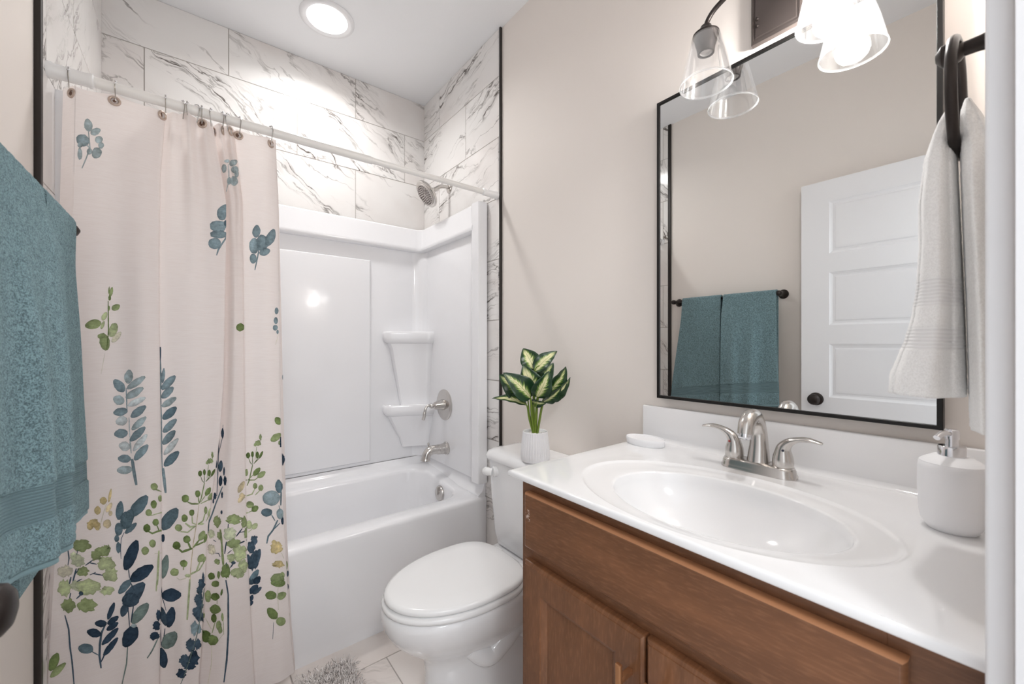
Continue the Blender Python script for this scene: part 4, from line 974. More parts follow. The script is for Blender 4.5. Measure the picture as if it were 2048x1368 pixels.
# printed pattern of the curtain: colour names, then fold panel; colour; L leaf or S stem; outline in half millimetres along the cloth
PAL = {'n':(58,76,94),'m':(80,99,115),'t':(140,160,168),'u':(110,133,144),'v':(124,142,138),'b':(178,194,198),'e':(165,185,192),'l':(208,217,219),'g':(156,171,126),'d':(104,124,74),'h':(130,149,98),'r':(188,200,160),'q':(202,210,184),'p':(220,218,200),'y':(212,198,152),'z':(222,210,178)}
PRINT = []
for _l in '''1tS 1257,2185,1256,2168,1258,2151,1262,2133,1264,2116,1267,2098,1270,2081,1274,2064,1281,2046,1272,2185,1279,2168,1283,2151,1285,2133,1289,2116,1291,2098,1294,2081,1296,2064,1295,2046
1lS 1323,2017,1322,1998,1325,1979,1327,1960,1333,1941,1336,1922,1342,1903,1338,2017,1346,1998,1349,1979,1353,1960,1354,1941,1357,1922,1358,1903
1bS 1341,1897,1343,1876,1351,1854,1362,1833,1374,1812,1359,1897,1373,1876,1382,1855,1387,1833,1391,1812
1tS 1377,1779,1379,1757,1391,1736,1403,1715,1414,1693,1433,1671,1449,1649,1470,1628,1424,1780,1447,1759,1459,1738,1471,1716,1484,1695,1495,1673,1507,1651,1515,1629
1bL 1325,2210,1368,2219,1396,2228,1405,2237,1419,2247,1413,2257,1413,2267,1390,2278,1362,2289,1312,2291,1274,2282,1253,2273,1225,2264,1220,2254,1215,2244,1228,2234,1244,2223,1279,2212
1tL 1239,2170,1245,2187,1234,2199,1217,2210,1188,2218,1152,2225,1116,2231,1073,2236,1022,2239,987,2231,987,2216,1000,2205,1012,2193,1041,2185,1065,2175,1096,2168,1144,2164,1201,2162
1bL 1231,2112,1217,2127,1194,2134,1167,2139,1142,2145,1111,2147,1077,2145,1044,2145,1003,2139,988,2127,1003,2115,1024,2106,1048,2100,1071,2093,1104,2093,1134,2091,1170,2093,1214,2100
1tL 1294,2063,1247,2073,1206,2075,1167,2076,1130,2074,1092,2074,1058,2070,1027,2063,997,2054,1004,2043,1045,2036,1085,2031,1124,2028,1162,2029,1200,2030,1234,2036,1270,2041,1302,2052
1lL 1287,2014,1245,2022,1208,2027,1175,2028,1143,2028,1115,2024,1090,2018,1066,2011,1046,2001,1060,1987,1098,1979,1132,1976,1165,1975,1199,1973,1229,1976,1256,1981,1281,1988,1301,2001
1tL 1302,1938,1260,1949,1222,1952,1185,1954,1149,1956,1114,1955,1081,1950,1049,1945,1020,1935,1025,1922,1063,1914,1100,1908,1137,1904,1172,1903,1209,1902,1242,1908,1277,1912,1308,1925
1lL 1364,1851,1344,1865,1319,1872,1291,1877,1264,1883,1231,1881,1200,1882,1164,1877,1128,1872,1117,1860,1138,1849,1163,1841,1187,1833,1215,1829,1246,1828,1277,1827,1313,1831,1352,1839
1tL 1377,1786,1343,1796,1309,1804,1275,1806,1240,1808,1206,1808,1172,1806,1138,1801,1104,1796,1103,1785,1134,1774,1167,1769,1201,1764,1234,1762,1269,1761,1303,1761,1339,1766,1375,1774
1bL 1404,1727,1359,1738,1317,1741,1276,1742,1236,1743,1196,1745,1159,1740,1121,1737,1086,1728,1090,1717,1131,1707,1172,1701,1212,1698,1252,1696,1292,1696,1331,1700,1370,1704,1408,1715
1bL 1295,2178,1363,2179,1420,2185,1477,2190,1526,2199,1575,2207,1614,2219,1655,2230,1690,2244,1669,2252,1604,2251,1548,2245,1489,2240,1441,2232,1392,2223,1348,2212,1305,2201,1275,2186
1bL 1271,2125,1338,2123,1393,2127,1447,2131,1497,2136,1540,2145,1578,2156,1616,2166,1650,2179,1629,2189,1567,2189,1509,2187,1460,2181,1409,2175,1361,2169,1315,2161,1278,2149,1251,2134
1lL 1311,2080,1371,2079,1427,2080,1479,2083,1526,2089,1569,2097,1616,2102,1656,2112,1692,2123,1678,2131,1621,2131,1566,2131,1517,2126,1468,2121,1420,2116,1372,2110,1331,2100,1297,2087
1tL 1388,2014,1449,2014,1499,2018,1547,2023,1586,2030,1625,2038,1652,2049,1681,2060,1705,2073,1680,2083,1624,2082,1570,2079,1522,2075,1483,2067,1440,2060,1406,2051,1382,2037,1362,2023
1bL 1405,1943,1464,1946,1510,1952,1557,1958,1597,1965,1632,1975,1659,1986,1686,1998,1707,2011,1685,2019,1631,2015,1583,2011,1534,2005,1497,1996,1462,1987,1428,1977,1400,1965,1381,1951
1tL 1372,1879,1435,1882,1487,1887,1530,1896,1577,1903,1607,1915,1642,1925,1668,1938,1689,1952,1663,1961,1604,1958,1550,1953,1508,1945,1459,1938,1421,1928,1392,1915,1362,1903,1346,1887
1lL 1439,1823,1496,1829,1543,1838,1585,1847,1624,1857,1655,1869,1684,1881,1711,1894,1727,1910,1704,1916,1648,1911,1604,1902,1561,1893,1517,1884,1484,1872,1451,1860,1431,1845,1414,1829
1tL 1466,1769,1529,1772,1573,1780,1614,1788,1650,1797,1686,1806,1714,1818,1734,1831,1746,1847,1716,1856,1662,1852,1611,1847,1569,1839,1533,1829,1494,1820,1468,1807,1446,1794,1436,1777
2tS 9,2169,8,2151,11,2133,10,2114,10,2096,12,2078,15,2059,17,2041,17,2023,18,2004,22,1986,19,1968,22,1949,19,1930,22,1912,21,1893,19,1875,19,1856,19,1838,19,1819,20,1801,20,1782,24,1763,25,1744,28,1724,29,1705,32,1685,36,1666,40,1646,28,2169,33,2151,34,2133,38,2114,41,2096,43,2078,44,2059,45,2041,49,2023,52,2004,52,1986,54,1967,52,1949,54,1930,52,1912,53,1893,54,1875,54,1856,55,1838,55,1819,54,1801,54,1782,54,1763,56,1743,57,1724,60,1705,61,1685,60,1666,61,1646
2tS 36,1693,36,1675,44,1656,52,1637,60,1618,75,1599,89,1580,106,1561,128,1542,107,1694,128,1675,142,1656,156,1637,171,1618,178,1599,187,1580,194,1561,195,1542
2mS 10,2420,0,2400,0,2380,0,2360,0,2339,40,2420,48,2400,45,2379,42,2359,30,2339
2tS 0,2339,0,2320,0,2302,0,2283,0,2264,0,2246,0,2227,0,2208,0,2189,1,2169,36,2339,42,2320,46,2301,49,2282,54,2264,52,2245,52,2226,53,2207,48,2188,42,2169
2tL 87,2203,116,2213,133,2224,142,2235,151,2246,153,2258,155,2269,146,2280,134,2292,110,2293,85,2282,65,2271,54,2260,48,2249,41,2238,39,2227,46,2215,62,2203
2tL 69,2160,151,2164,226,2169,285,2177,335,2188,386,2198,428,2210,461,2224,481,2241,444,2249,362,2244,289,2239,229,2230,172,2221,121,2211,84,2199,46,2186,29,2169
2tL 64,2110,143,2110,204,2114,253,2120,298,2128,338,2138,380,2146,403,2159,424,2172,386,2180,312,2179,251,2174,193,2170,147,2162,107,2154,69,2144,45,2132,28,2118
2bL 68,2058,145,2057,210,2060,275,2063,330,2069,378,2078,426,2087,473,2096,507,2109,481,2117,408,2116,337,2115,278,2109,220,2104,167,2098,115,2091,74,2080,41,2067
2uL 95,1982,183,1982,252,1987,320,1992,378,2000,429,2009,466,2022,500,2035,524,2050,482,2060,399,2058,326,2053,265,2047,203,2040,158,2030,112,2020,72,2009,56,1992
2tL 103,1904,192,1905,259,1912,324,1919,375,1929,421,1940,464,1952,503,1964,528,1979,487,1987,404,1983,334,1977,269,1970,218,1960,163,1952,116,1941,84,1928,63,1912
2tL 90,1832,180,1834,250,1841,310,1849,360,1858,404,1870,447,1881,472,1895,489,1911,446,1918,362,1914,291,1908,232,1900,177,1891,135,1880,91,1870,61,1857,47,1840
2lL 122,1770,216,1775,295,1783,365,1793,424,1805,477,1818,520,1832,562,1847,592,1863,556,1869,470,1862,397,1852,321,1844,264,1832,207,1820,156,1807,111,1794,87,1776
2uL 138,1700,243,1702,329,1708,407,1715,465,1727,523,1738,569,1751,605,1766,628,1783,576,1792,480,1788,399,1781,322,1774,255,1765,196,1754,146,1742,107,1728,91,1710
1bL 343,3606,374,3618,381,3628,386,3638,378,3646,368,3654,343,3661,315,3668,275,3674,233,3670,208,3658,202,3648,194,3639,201,3630,202,3621,227,3614,251,3607,297,3602
1bL 356,3588,398,3585,433,3585,463,3587,488,3592,516,3596,534,3604,554,3611,568,3621,551,3629,514,3630,477,3631,449,3628,421,3624,393,3621,371,3615,350,3608,340,3596
1eL 313,3539,317,3557,299,3567,275,3574,245,3579,218,3584,171,3582,127,3581,69,3574,33,3560,35,3545,46,3533,71,3527,92,3519,126,3517,164,3515,210,3517,276,3525
1bL 458,3574,482,3582,523,3586,560,3588,596,3584,621,3576,618,3567,604,3558,582,3551,543,3547,501,3545,470,3550,448,3556,448,3565
1bL 648,3534,630,3527,611,3520,581,3518,555,3519,537,3524,527,3532,524,3540,541,3547,561,3553,590,3555,618,3554,639,3550,654,3542
1bL 498,3522,546,3521,593,3512,614,3501,598,3485,574,3473,541,3465,489,3460,440,3459,392,3470,388,3482,390,3496,411,3508,450,3519
1bL 315,3511,344,3510,369,3510,388,3503,389,3495,391,3488,375,3481,350,3478,322,3476,299,3477,279,3483,269,3491,274,3499,293,3507
1bL 155,3447,132,3444,109,3439,86,3447,66,3459,64,3472,72,3486,81,3500,104,3506,125,3508,146,3498,163,3490,169,3475,169,3460
1bL 142,3537,162,3534,175,3528,181,3521,168,3516,148,3510,122,3507,95,3507,74,3510,59,3516,65,3523,71,3528,92,3534,116,3538
1bS 287,3601,294,3583,301,3566,309,3548,317,3531,325,3514,301,3495,275,3475,251,3455,219,3436,190,3416,160,3396,307,3602,317,3585,327,3567,337,3550,346,3532,356,3514,329,3493,303,3473,276,3454,246,3434,211,3414,178,3394
1bS 182,3548,222,3535,268,3523,317,3512,194,3551,244,3540,288,3528,331,3515
3bL 1071,3592,1215,3587,1333,3586,1429,3589,1550,3593,1674,3603,1790,3615,1894,3628,1964,3642,1877,3645,1668,3634,1513,3627,1389,3625,1286,3624,1207,3621,1124,3617,1053,3610,1007,3599
3bL 1095,3625,1085,3620,1063,3615,957,3610,839,3606,697,3601,590,3601,530,3604,508,3609,575,3615,640,3618,775,3624,924,3630,1039,3629
3bL 570,3588,624,3577,612,3565,569,3552,472,3542,383,3541,287,3541,216,3550,189,3561,178,3573,230,3582,298,3590,395,3592,480,3589
3bL 1768,3560,1593,3545,1407,3541,1266,3545,1168,3552,1104,3563,1155,3572,1261,3580,1381,3585,1550,3588,1763,3598,1925,3599,1953,3591,1968,3580
3bL 1499,3555,1611,3561,1745,3569,1849,3571,1912,3565,1916,3557,1857,3544,1745,3532,1626,3520,1520,3519,1426,3521,1393,3527,1385,3536,1421,3545
3bL 1172,3527,1320,3522,1473,3524,1585,3514,1641,3505,1665,3492,1503,3473,1317,3464,1163,3463,1009,3468,852,3472,880,3487,900,3501,1033,3515
3bL 616,3464,522,3467,480,3477,480,3485,518,3494,566,3502,675,3508,806,3516,892,3513,957,3508,992,3498,927,3486,849,3477,739,3469
3bS 895,3599,832,3576,759,3551,703,3528,645,3505,592,3483,463,3463,339,3445,223,3427,960,3601,913,3578,871,3555,812,3531,757,3507,698,3484,538,3461,403,3442,271,3424
2tL 1870,3228,1964,3239,2000,3260,2000,3270,2000,3278,2000,3289,2000,3304,2000,3321,2000,3341,1940,3333,1856,3322,1796,3310,1742,3297,1710,3284,1704,3271,1698,3258,1721,3244,1774,3230
2tL 1836,3155,1710,3148,1598,3149,1500,3160,1489,3175,1484,3191,1555,3207,1676,3218,1803,3223,1916,3222,2000,3229,2000,3208,2000,3193,1944,3166
2tL 1912,3162,1985,3157,2000,3156,2000,3146,1963,3123,1842,3112,1719,3108,1609,3109,1509,3113,1499,3125,1491,3136,1571,3147,1677,3156,1795,3163
2tL 1790,3100,1832,3087,1828,3071,1799,3056,1723,3042,1633,3036,1543,3038,1474,3045,1439,3059,1438,3075,1467,3091,1543,3100,1629,3107,1713,3108
2uL 1927,3215,1933,3223,1950,3229,1971,3234,1994,3234,2000,3241,2000,3232,2000,3224,2000,3216,2000,3210,1979,3194,1956,3196,1937,3200,1925,3206
2tS 2000,3143,1948,3113,1889,3095,1835,3076,1779,3058,1723,3038,1699,3018,1680,2999,2000,3138,1985,3110,1933,3090,1877,3072,1824,3053,1772,3035,1743,3017,1709,2998
4tL 742,3148,842,3158,897,3169,926,3179,945,3190,952,3201,923,3211,881,3222,818,3233,717,3233,637,3223,581,3212,534,3201,512,3191,496,3180,507,3170,557,3159,632,3148
4tL 1354,3097,1503,3110,1613,3125,1715,3139,1764,3155,1811,3171,1831,3188,1822,3205,1787,3222,1667,3224,1533,3210,1429,3195,1347,3181,1265,3166,1217,3151,1209,3135,1201,3119,1250,3101
4tL 900,3036,999,3030,1082,3029,1162,3030,1233,3034,1302,3040,1369,3047,1430,3056,1480,3069,1446,3080,1345,3083,1253,3084,1170,3083,1099,3079,1032,3074,961,3071,911,3060,868,3047
4tL 751,3136,834,3118,872,3096,823,3071,765,3051,658,3040,544,3040,421,3046,345,3064,326,3086,340,3110,430,3129,530,3142,653,3146
4tL 1234,3077,1097,3065,957,3059,820,3069,745,3090,685,3112,722,3134,836,3157,962,3171,1112,3169,1231,3162,1363,3145,1382,3120,1325,3094
4tL 691,3027,719,3015,713,2999,687,2986,614,2976,530,2972,451,2974,391,2983,351,2996,346,3011,378,3024,460,3037,536,3038,617,3037
4tS 890,3139,863,3116,840,3094,815,3072,794,3050,753,3026,713,3002,675,2978,635,2954,600,2931,940,3138,924,3116,904,3094,885,3071,864,3049,822,3025,780,3001,735,2977,692,2953,644,2930
4tL 1878,2644,1822,2641,1767,2643,1729,2651,1715,2661,1722,2671,1749,2681,1794,2686,1845,2688,1900,2686,1932,2679,1961,2669,1950,2659,1917,2649
4tL 1904,2588,1864,2579,1808,2574,1751,2574,1702,2579,1664,2587,1647,2597,1668,2608,1706,2616,1757,2621,1814,2622,1864,2616,1899,2609,1915,2598
4tL 1715,2567,1787,2568,1852,2565,1892,2557,1909,2549,1877,2541,1835,2534,1771,2529,1696,2530,1629,2534,1590,2541,1593,2549,1607,2558,1650,2564
4tL 1824,2528,1844,2533,1877,2535,1911,2535,1937,2531,1952,2526,1956,2519,1949,2514,1924,2508,1894,2505,1860,2507,1831,2510,1815,2515,1806,2521
4pS 1930,2503,1863,2479,1800,2456,1742,2432,1946,2502,1889,2478,1826,2455,1758,2431
5bL 2000,2779,2000,2788,2000,2796,2000,2805,2000,2815,2000,2817,2000,2822,2000,2816,2000,2811,2000,2801,2000,2791,2000,2782,2000,2777,2000,2778
5bL 2000,2751,2000,2763,2000,2769,2000,2770,2000,2766,2000,2755,2000,2744,2000,2731,2000,2723,2000,2716,2000,2716,2000,2718,2000,2729,2000,2740
5bL 2000,2683,2000,2681,2000,2680,2000,2682,2000,2689,2000,2696,2000,2703,2000,2708,2000,2711,2000,2711,2000,2706,2000,2701,2000,2695,2000,2688
1gL 887,2700,908,2706,921,2713,934,2719,935,2726,943,2733,940,2741,938,2748,930,2756,912,2756,893,2750,880,2743,867,2737,862,2730,855,2723,854,2716,858,2708,869,2700
1hL 855,2717,861,2722,866,2727,868,2732,868,2737,868,2743,866,2748,864,2753,860,2758,853,2758,848,2753,844,2748,841,2742,840,2737,838,2732,840,2727,843,2722,848,2717
1gL 933,2627,966,2624,993,2624,1018,2626,1042,2628,1063,2631,1080,2636,1093,2644,1103,2653,1087,2660,1055,2662,1026,2662,1001,2661,978,2658,957,2655,936,2652,923,2645,917,2635
1rL 749,2566,779,2569,797,2574,812,2579,824,2584,829,2591,834,2597,836,2604,830,2612,807,2615,779,2611,760,2607,747,2601,732,2596,720,2591,716,2584,719,2577,727,2569
1gL 710,2561,661,2569,614,2572,571,2572,531,2569,492,2565,454,2559,419,2551,386,2540,399,2528,448,2522,496,2518,539,2518,580,2520,620,2522,659,2527,692,2535,721,2549
1rL 728,2519,750,2523,762,2528,774,2533,781,2538,785,2544,790,2550,789,2556,785,2563,769,2564,751,2560,735,2555,725,2550,714,2545,712,2539,707,2533,706,2527,713,2520
1rL 931,2475,982,2480,1014,2488,1032,2497,1049,2506,1064,2516,1060,2527,1055,2539,1043,2551,1003,2556,955,2550,930,2541,897,2534,882,2524,877,2514,864,2504,874,2492,892,2479
1pL 955,2444,998,2446,1034,2451,1058,2458,1086,2464,1107,2472,1126,2481,1140,2491,1148,2502,1126,2507,1083,2504,1049,2499,1020,2493,992,2487,968,2480,950,2471,938,2461,932,2450
1gL 865,2403,895,2417,902,2430,901,2443,903,2456,884,2467,858,2478,822,2489,775,2498,729,2495,704,2481,696,2468,699,2456,694,2443,715,2432,733,2420,763,2409,816,2400
1hL 843,2696,850,2703,858,2707,870,2709,881,2708,891,2705,899,2699,902,2692,899,2686,887,2682,875,2679,863,2681,851,2683,848,2690
1hL 886,2631,877,2627,870,2623,859,2623,849,2625,841,2629,838,2635,839,2642,844,2648,852,2650,863,2650,872,2650,883,2644,884,2638
1rL 1061,2524,1027,2518,995,2518,961,2518,928,2522,906,2529,912,2537,915,2544,940,2552,978,2553,1013,2553,1043,2547,1062,2541,1067,2533
1gL 762,2493,789,2489,796,2483,799,2476,783,2471,751,2469,721,2465,690,2467,661,2472,655,2478,658,2485,672,2489,700,2493,730,2496
1hS 836,2677,838,2660,839,2643,841,2626,844,2608,846,2591,847,2574,851,2557,852,2540,856,2523,857,2506,854,2489,850,2472,846,2455,843,2438,840,2421,837,2404,852,2677,855,2660,859,2643,863,2626,865,2609,868,2592,872,2575,873,2557,877,2540,878,2523,882,2506,877,2488,872,2471,868,2454,864,2437,859,2420,853,2403
1pS 806,2385,795,2366,784,2347,773,2328,762,2309,752,2290,743,2271,812,2384,802,2365,792,2346,781,2327,771,2309,760,2290,748,2271
3hL 1328,2524,1188,2531,1128,2543,1159,2554,1296,2566,1453,2570,1640,2575,1817,2569,2000,2562,2000,2551,1988,2538,1916,2530,1717,2523,1532,2518
4mS 2000,2408,2000,2386,2000,2365,2000,2344,2000,2322,2000,2301,2000,2408,2000,2386,2000,2365,2000,2343,2000,2322,2000,2300
4tL 2000,2302,2000,2286,2000,2267,2000,2248,2000,2236,2000,2229,2000,2231,2000,2241,2000,2253,2000,2273,2000,2292,2000,2305,2000,2316,2000,2316
5tL 2000,2203,2000,2195,2000,2187,2000,2186,2000,2184,1704,2190,1444,2200,1410,2210,1621,2217,2000,2224,2000,2225,2000,2225,2000,2221,2000,2212
4tS 2000,2230,2000,2207,2000,2185,2000,2162,2000,2139,2000,2229,2000,2206,2000,2183,2000,2161,2000,2138
4hL 2000,1886,2000,1896,2000,1905,2000,1914,2000,1921,1963,1926,1907,1931,1834,1935,1731,1937,1647,1932,1629,1922,1626,1913,1645,1905,1676,1898,1711,1891,1768,1886,1847,1882,1951,1880
4gL 1399,1776,1523,1771,1626,1770,1714,1773,1799,1776,1872,1782,1931,1790,1984,1799,2000,1812,1969,1822,1848,1825,1749,1824,1647,1824,1556,1822,1487,1816,1430,1808,1375,1799,1345,1786
4gL 1822,1764,1836,1769,1876,1772,1917,1769,1957,1767,1975,1762,1996,1755,1982,1747,1953,1743,1918,1741,1878,1742,1840,1744,1808,1749,1813,1757
4nS 1948,1797,1918,1774,1908,1750,1912,1725,2000,1795,2000,1770,2000,1747,2000,1724
5nL 0,1659,0,1664,0,1665,0,1681,218,1679,491,1665,734,1674,977,1658,1501,1651,1652,1638,1896,1627,1907,1618,1711,1613,1282,1607,935,1603,936,1605,377,1590,133,1601,0,1595,0,1601,0,1604,0,1613,0,1620,0,1631,0,1642,0,1648
3mS 0,1917,0,1898,0,1878,0,1859,0,1839,0,1820,0,1800,56,1767,74,1748,91,1728,108,1709,129,1687,144,1666,166,1644,188,1622,203,1601,221,1580,234,1560,247,1539,265,1519,279,1498,293,1478,306,1457,0,1916,0,1896,0,1877,0,1857,70,1825,90,1806,106,1787,126,1767,140,1748,154,1729,166,1709,186,1688,210,1666,227,1644,242,1623,263,1601,272,1581,286,1560,300,1540,307,1519,318,1499,328,1478,338,1458
3mS 232,1911,234,1891,237,1871,244,1852,258,1832,232,1813,205,1793,183,1774,158,1754,138,1735,117,1715,259,1911,267,1892,274,1872,281,1852,299,1832,272,1812,247,1793,219,1773,195,1754,168,1734,142,1715
3uS 561,1522,505,1502,453,1483,403,1463,354,1443,307,1424,263,1404,220,1384,180,1364,145,1344,106,1326,69,1308,0,1313,41,1266,46,1244,51,1222,605,1521,559,1501,512,1481,466,1461,420,1441,374,1422,328,1402,292,1382,254,1361,213,1341,173,1323,134,1305,93,1288,99,1267,96,1244,92,1222
3nL 0,1831,0,1835,0,1840,0,1845,0,1850,0,1855,0,1861,0,1866,0,1872,0,1872,0,1868,0,1863,0,1858,0,1853,0,1848,0,1843,0,1838,0,1832
3nL 312,1825,340,1834,357,1842,351,1850,355,1858,340,1866,324,1874,288,1882,250,1890,199,1890,169,1881,155,1873,140,1864,138,1856,159,1848,177,1840,212,1832,264,1825
3mL 385,1612,446,1621,470,1630,487,1639,500,1648,478,1657,468,1666,439,1675,392,1684,325,1684,270,1675,241,1666,227,1657,214,1648,218,1639,243,1630,271,1620,323,1611
3nL 120,1633,135,1639,140,1645,140,1652,137,1658,132,1664,117,1670,101,1675,79,1681,54,1681,0,1691,0,1686,0,1680,0,1674,0,1667,53,1645,68,1639,95,1633
3nL 624,1591,642,1598,647,1605,648,1612,647,1618,641,1625,632,1632,612,1638,590,1645,564,1645,548,1638,540,1631,539,1624,543,1617,543,1611,556,1604,571,1597,598,1591
3nL 483,1523,522,1532,548,1540,546,1548,544,1557,547,1565,523,1573,488,1581,448,1589,394,1588,363,1579,339,1571,332,1563,328,1554,340,1546,352,1538,381,1530,432,1522
3nL 645,1540,634,1549,623,1554,597,1559,598,1566,624,1575,611,1573,632,1586,650,1590,672,1589,698,1591,728,1579,742,1584,766,1578,774,1573,781,1565,797,1558,778,1553,786,1545,766,1543,780,1529,749,1532,725,1536,707,1528,676,1531,658,1537
3nL 259,1473,283,1469,272,1464,311,1459,285,1454,313,1450,298,1447,289,1437,267,1439,258,1434,237,1436,224,1434,204,1436,180,1442,146,1445,133,1449,139,1454,148,1460,137,1465,150,1469,143,1475,161,1475,177,1479,198,1480,222,1473,228,1480
3nL 177,1439,186,1440,193,1433,190,1431,214,1426,206,1421,214,1417,202,1411,202,1409,189,1412,179,1412,178,1404,161,1409,157,1410,140,1414,129,1416,125,1422,118,1427,113,1430,125,1434,124,1439,122,1444,135,1441,142,1441,147,1446,163,1441
3nL 642,1454,638,1451,626,1451,615,1448,604,1447,587,1450,574,1454,569,1452,564,1457,557,1464,540,1469,542,1473,541,1478,548,1482,565,1484,564,1493,583,1485,589,1493,610,1483,611,1487,628,1484,643,1478,647,1471,636,1466,648,1460,641,1454
3nL 599,1369,615,1370,628,1370,636,1371,646,1373,659,1374,670,1371,679,1370,692,1368,688,1363,694,1361,703,1358,692,1355,688,1351,680,1349,672,1348,666,1346,648,1351,639,1347,624,1350,613,1353,603,1354,592,1357,598,1360,593,1363,601,1367
2gL 1827,1712,1814,1719,1807,1713,1799,1718,1783,1725,1780,1729,1770,1732,1760,1736,1751,1742,1764,1746,1756,1749,1762,1757,1771,1758,1780,1762,1795,1755,1806,1751,1813,1757,1832,1748,1832,1744,1838,1740,1841,1736,1860,1730,1853,1727,1854,1724,1836,1721,1840,1715
2gL 1732,1685,1703,1686,1680,1694,1679,1696,1647,1699,1637,1704,1615,1709,1642,1711,1665,1714,1665,1721,1696,1718,1719,1716,1737,1722,1776,1715,1780,1716,1808,1712,1850,1708,1830,1707,1861,1701,1864,1697,1873,1694,1829,1690,1838,1683,1791,1688,1773,1687,1750,1688
2gL 1591,1696,1589,1698,1586,1702,1594,1703,1609,1703,1617,1705,1630,1704,1642,1702,1655,1702,1666,1703,1684,1699,1695,1697,1681,1694,1685,1691,1691,1689,1679,1687,1688,1682,1677,1685,1660,1683,1648,1682,1635,1685,1620,1686,1604,1684,1609,1687,1581,1692,1582,1694
2gS 1694,1680,1689,1660,1687,1640,1686,1619,1688,1599,1708,1680,1711,1659,1710,1639,1709,1618,1704,1598
2dL 1474,1642,1479,1634,1482,1626,1464,1620,1435,1617,1400,1618,1367,1623,1339,1631,1326,1639,1328,1647,1347,1651,1378,1654,1411,1654,1449,1649
2dL 1548,1656,1573,1656,1600,1649,1617,1642,1628,1634,1620,1626,1610,1620,1586,1619,1559,1621,1537,1626,1521,1632,1508,1641,1511,1648,1527,1655
2dL 1748,1649,1778,1646,1809,1639,1828,1630,1831,1620,1828,1611,1815,1604,1787,1604,1756,1606,1726,1612,1706,1621,1706,1631,1706,1641,1725,1646
2dL 1871,1602,1905,1605,1926,1610,1945,1614,1963,1619,1972,1624,1980,1630,1981,1636,1976,1644,1953,1646,1922,1643,1897,1639,1877,1634,1861,1629,1849,1624,1842,1618,1840,1611,1849,1604
2dS 1424,1619,1507,1586,1603,1571,1443,1619,1530,1587,1616,1573
2dS 1568,1620,1583,1597,1606,1575,1589,1619,1611,1597,1625,1574
2dS 1765,1603,1654,1577,1784,1601,1672,1575
2dS 1866,1609,1757,1594,1656,1577,1882,1606,1781,1590,1670,1575
2hS 1602,1572,1583,1554,1568,1534,1552,1515,1535,1496,1521,1477,1468,1451,1632,1570,1623,1551,1608,1532,1593,1512,1580,1493,1562,1474,1496,1448
2hL 1382,1492,1331,1498,1302,1508,1276,1517,1275,1526,1296,1535,1342,1535,1388,1534,1430,1530,1466,1521,1491,1511,1494,1502,1462,1495,1430,1492
4gL 770,1825,760,1831,781,1828,789,1834,808,1835,823,1838,836,1832,844,1828,872,1832,859,1825,889,1820,891,1814,882,1808,860,1805,872,1801,851,1792,839,1790,820,1788,808,1793,792,1791,787,1799,771,1801,749,1803,751,1808,741,1813,742,1818
4gL 546,1789,583,1791,626,1789,658,1793,682,1795,720,1793,768,1797,775,1790,789,1787,813,1784,828,1779,809,1775,846,1770,838,1764,820,1761,768,1759,744,1760,704,1755,663,1756,644,1757,602,1761,566,1766,540,1769,509,1776,512,1779,542,1784
4gL 491,1758,463,1756,462,1759,443,1763,448,1765,449,1769,466,1772,459,1774,470,1776,502,1775,516,1781,535,1780,554,1777,572,1776,596,1773,593,1772,615,1769,595,1766,598,1763,592,1761,579,1757,585,1757,569,1754,546,1756,525,1751,511,1757
4gS 593,1752,566,1730,539,1709,514,1687,495,1665,613,1752,592,1730,569,1708,544,1686,513,1664
4dL 182,1719,221,1713,238,1705,254,1696,226,1689,194,1684,150,1681,103,1682,58,1688,47,1696,35,1703,58,1712,90,1717,132,1721
4dL 437,1715,441,1707,439,1697,427,1690,396,1684,360,1684,330,1688,301,1695,292,1702,298,1712,316,1718,341,1723,377,1724,407,1722
4dL 558,1683,553,1692,552,1703,577,1713,609,1717,648,1720,686,1713,714,1706,727,1696,714,1686,692,1676,663,1671,623,1672,588,1673
4dL 746,1671,795,1675,830,1680,866,1685,884,1692,912,1697,927,1704,938,1711,940,1718,911,1720,869,1716,830,1711,794,1706,773,1699,746,1694,725,1687,719,1680,717,1673
4dS 151,1682,231,1649,350,1634,175,1683,268,1651,367,1636
4dS 351,1686,345,1662,356,1638,380,1685,389,1661,382,1638
4dS 606,1670,424,1641,626,1668,446,1639
4dS 749,1678,582,1660,426,1641,767,1676,611,1656,445,1639
4hS 350,1636,303,1615,263,1594,222,1574,185,1553,145,1533,51,1502,388,1634,354,1613,314,1592,274,1571,233,1551,194,1530,85,1500
2hL 1739,1487,1798,1488,1834,1492,1876,1495,1896,1501,1908,1507,1914,1515,1911,1523,1902,1532,1857,1537,1809,1534,1764,1532,1729,1528,1704,1523,1693,1516,1677,1510,1679,1502,1695,1492
2gL 1882,1454,1932,1455,1970,1458,1999,1460,2000,1446,2000,1453,2000,1460,2000,1467,2000,1474,1971,1499,1924,1498,1889,1494,1870,1490,1847,1485,1829,1480,1819,1474,1825,1467,1841,1458
2gS 1399,1493,1422,1471,1465,1450,1433,1492,1475,1470,1499,1449
2gS 1714,1494,1613,1476,1526,1457,1733,1491,1647,1471,1546,1454
2gS 1861,1461,1695,1455,1535,1449,1875,1457,1715,1449,1548,1445
2hL 918,1524,976,1521,1034,1513,1053,1501,1061,1491,1026,1481,972,1478,912,1478,855,1481,798,1490,787,1500,781,1510,803,1519,861,1523
2gS 1004,1476,1165,1457,1316,1450,1459,1445,1022,1482,1177,1467,1309,1462,1454,1453
2gL 725,1349,795,1346,834,1338,864,1330,868,1320,827,1313,777,1306,704,1307,636,1312,585,1319,552,1328,561,1337,605,1346,652,1350
2hL 1053,1371,1016,1363,969,1361,916,1361,857,1366,826,1375,815,1385,818,1395,850,1403,894,1407,945,1406,994,1400,1043,1391,1064,1381
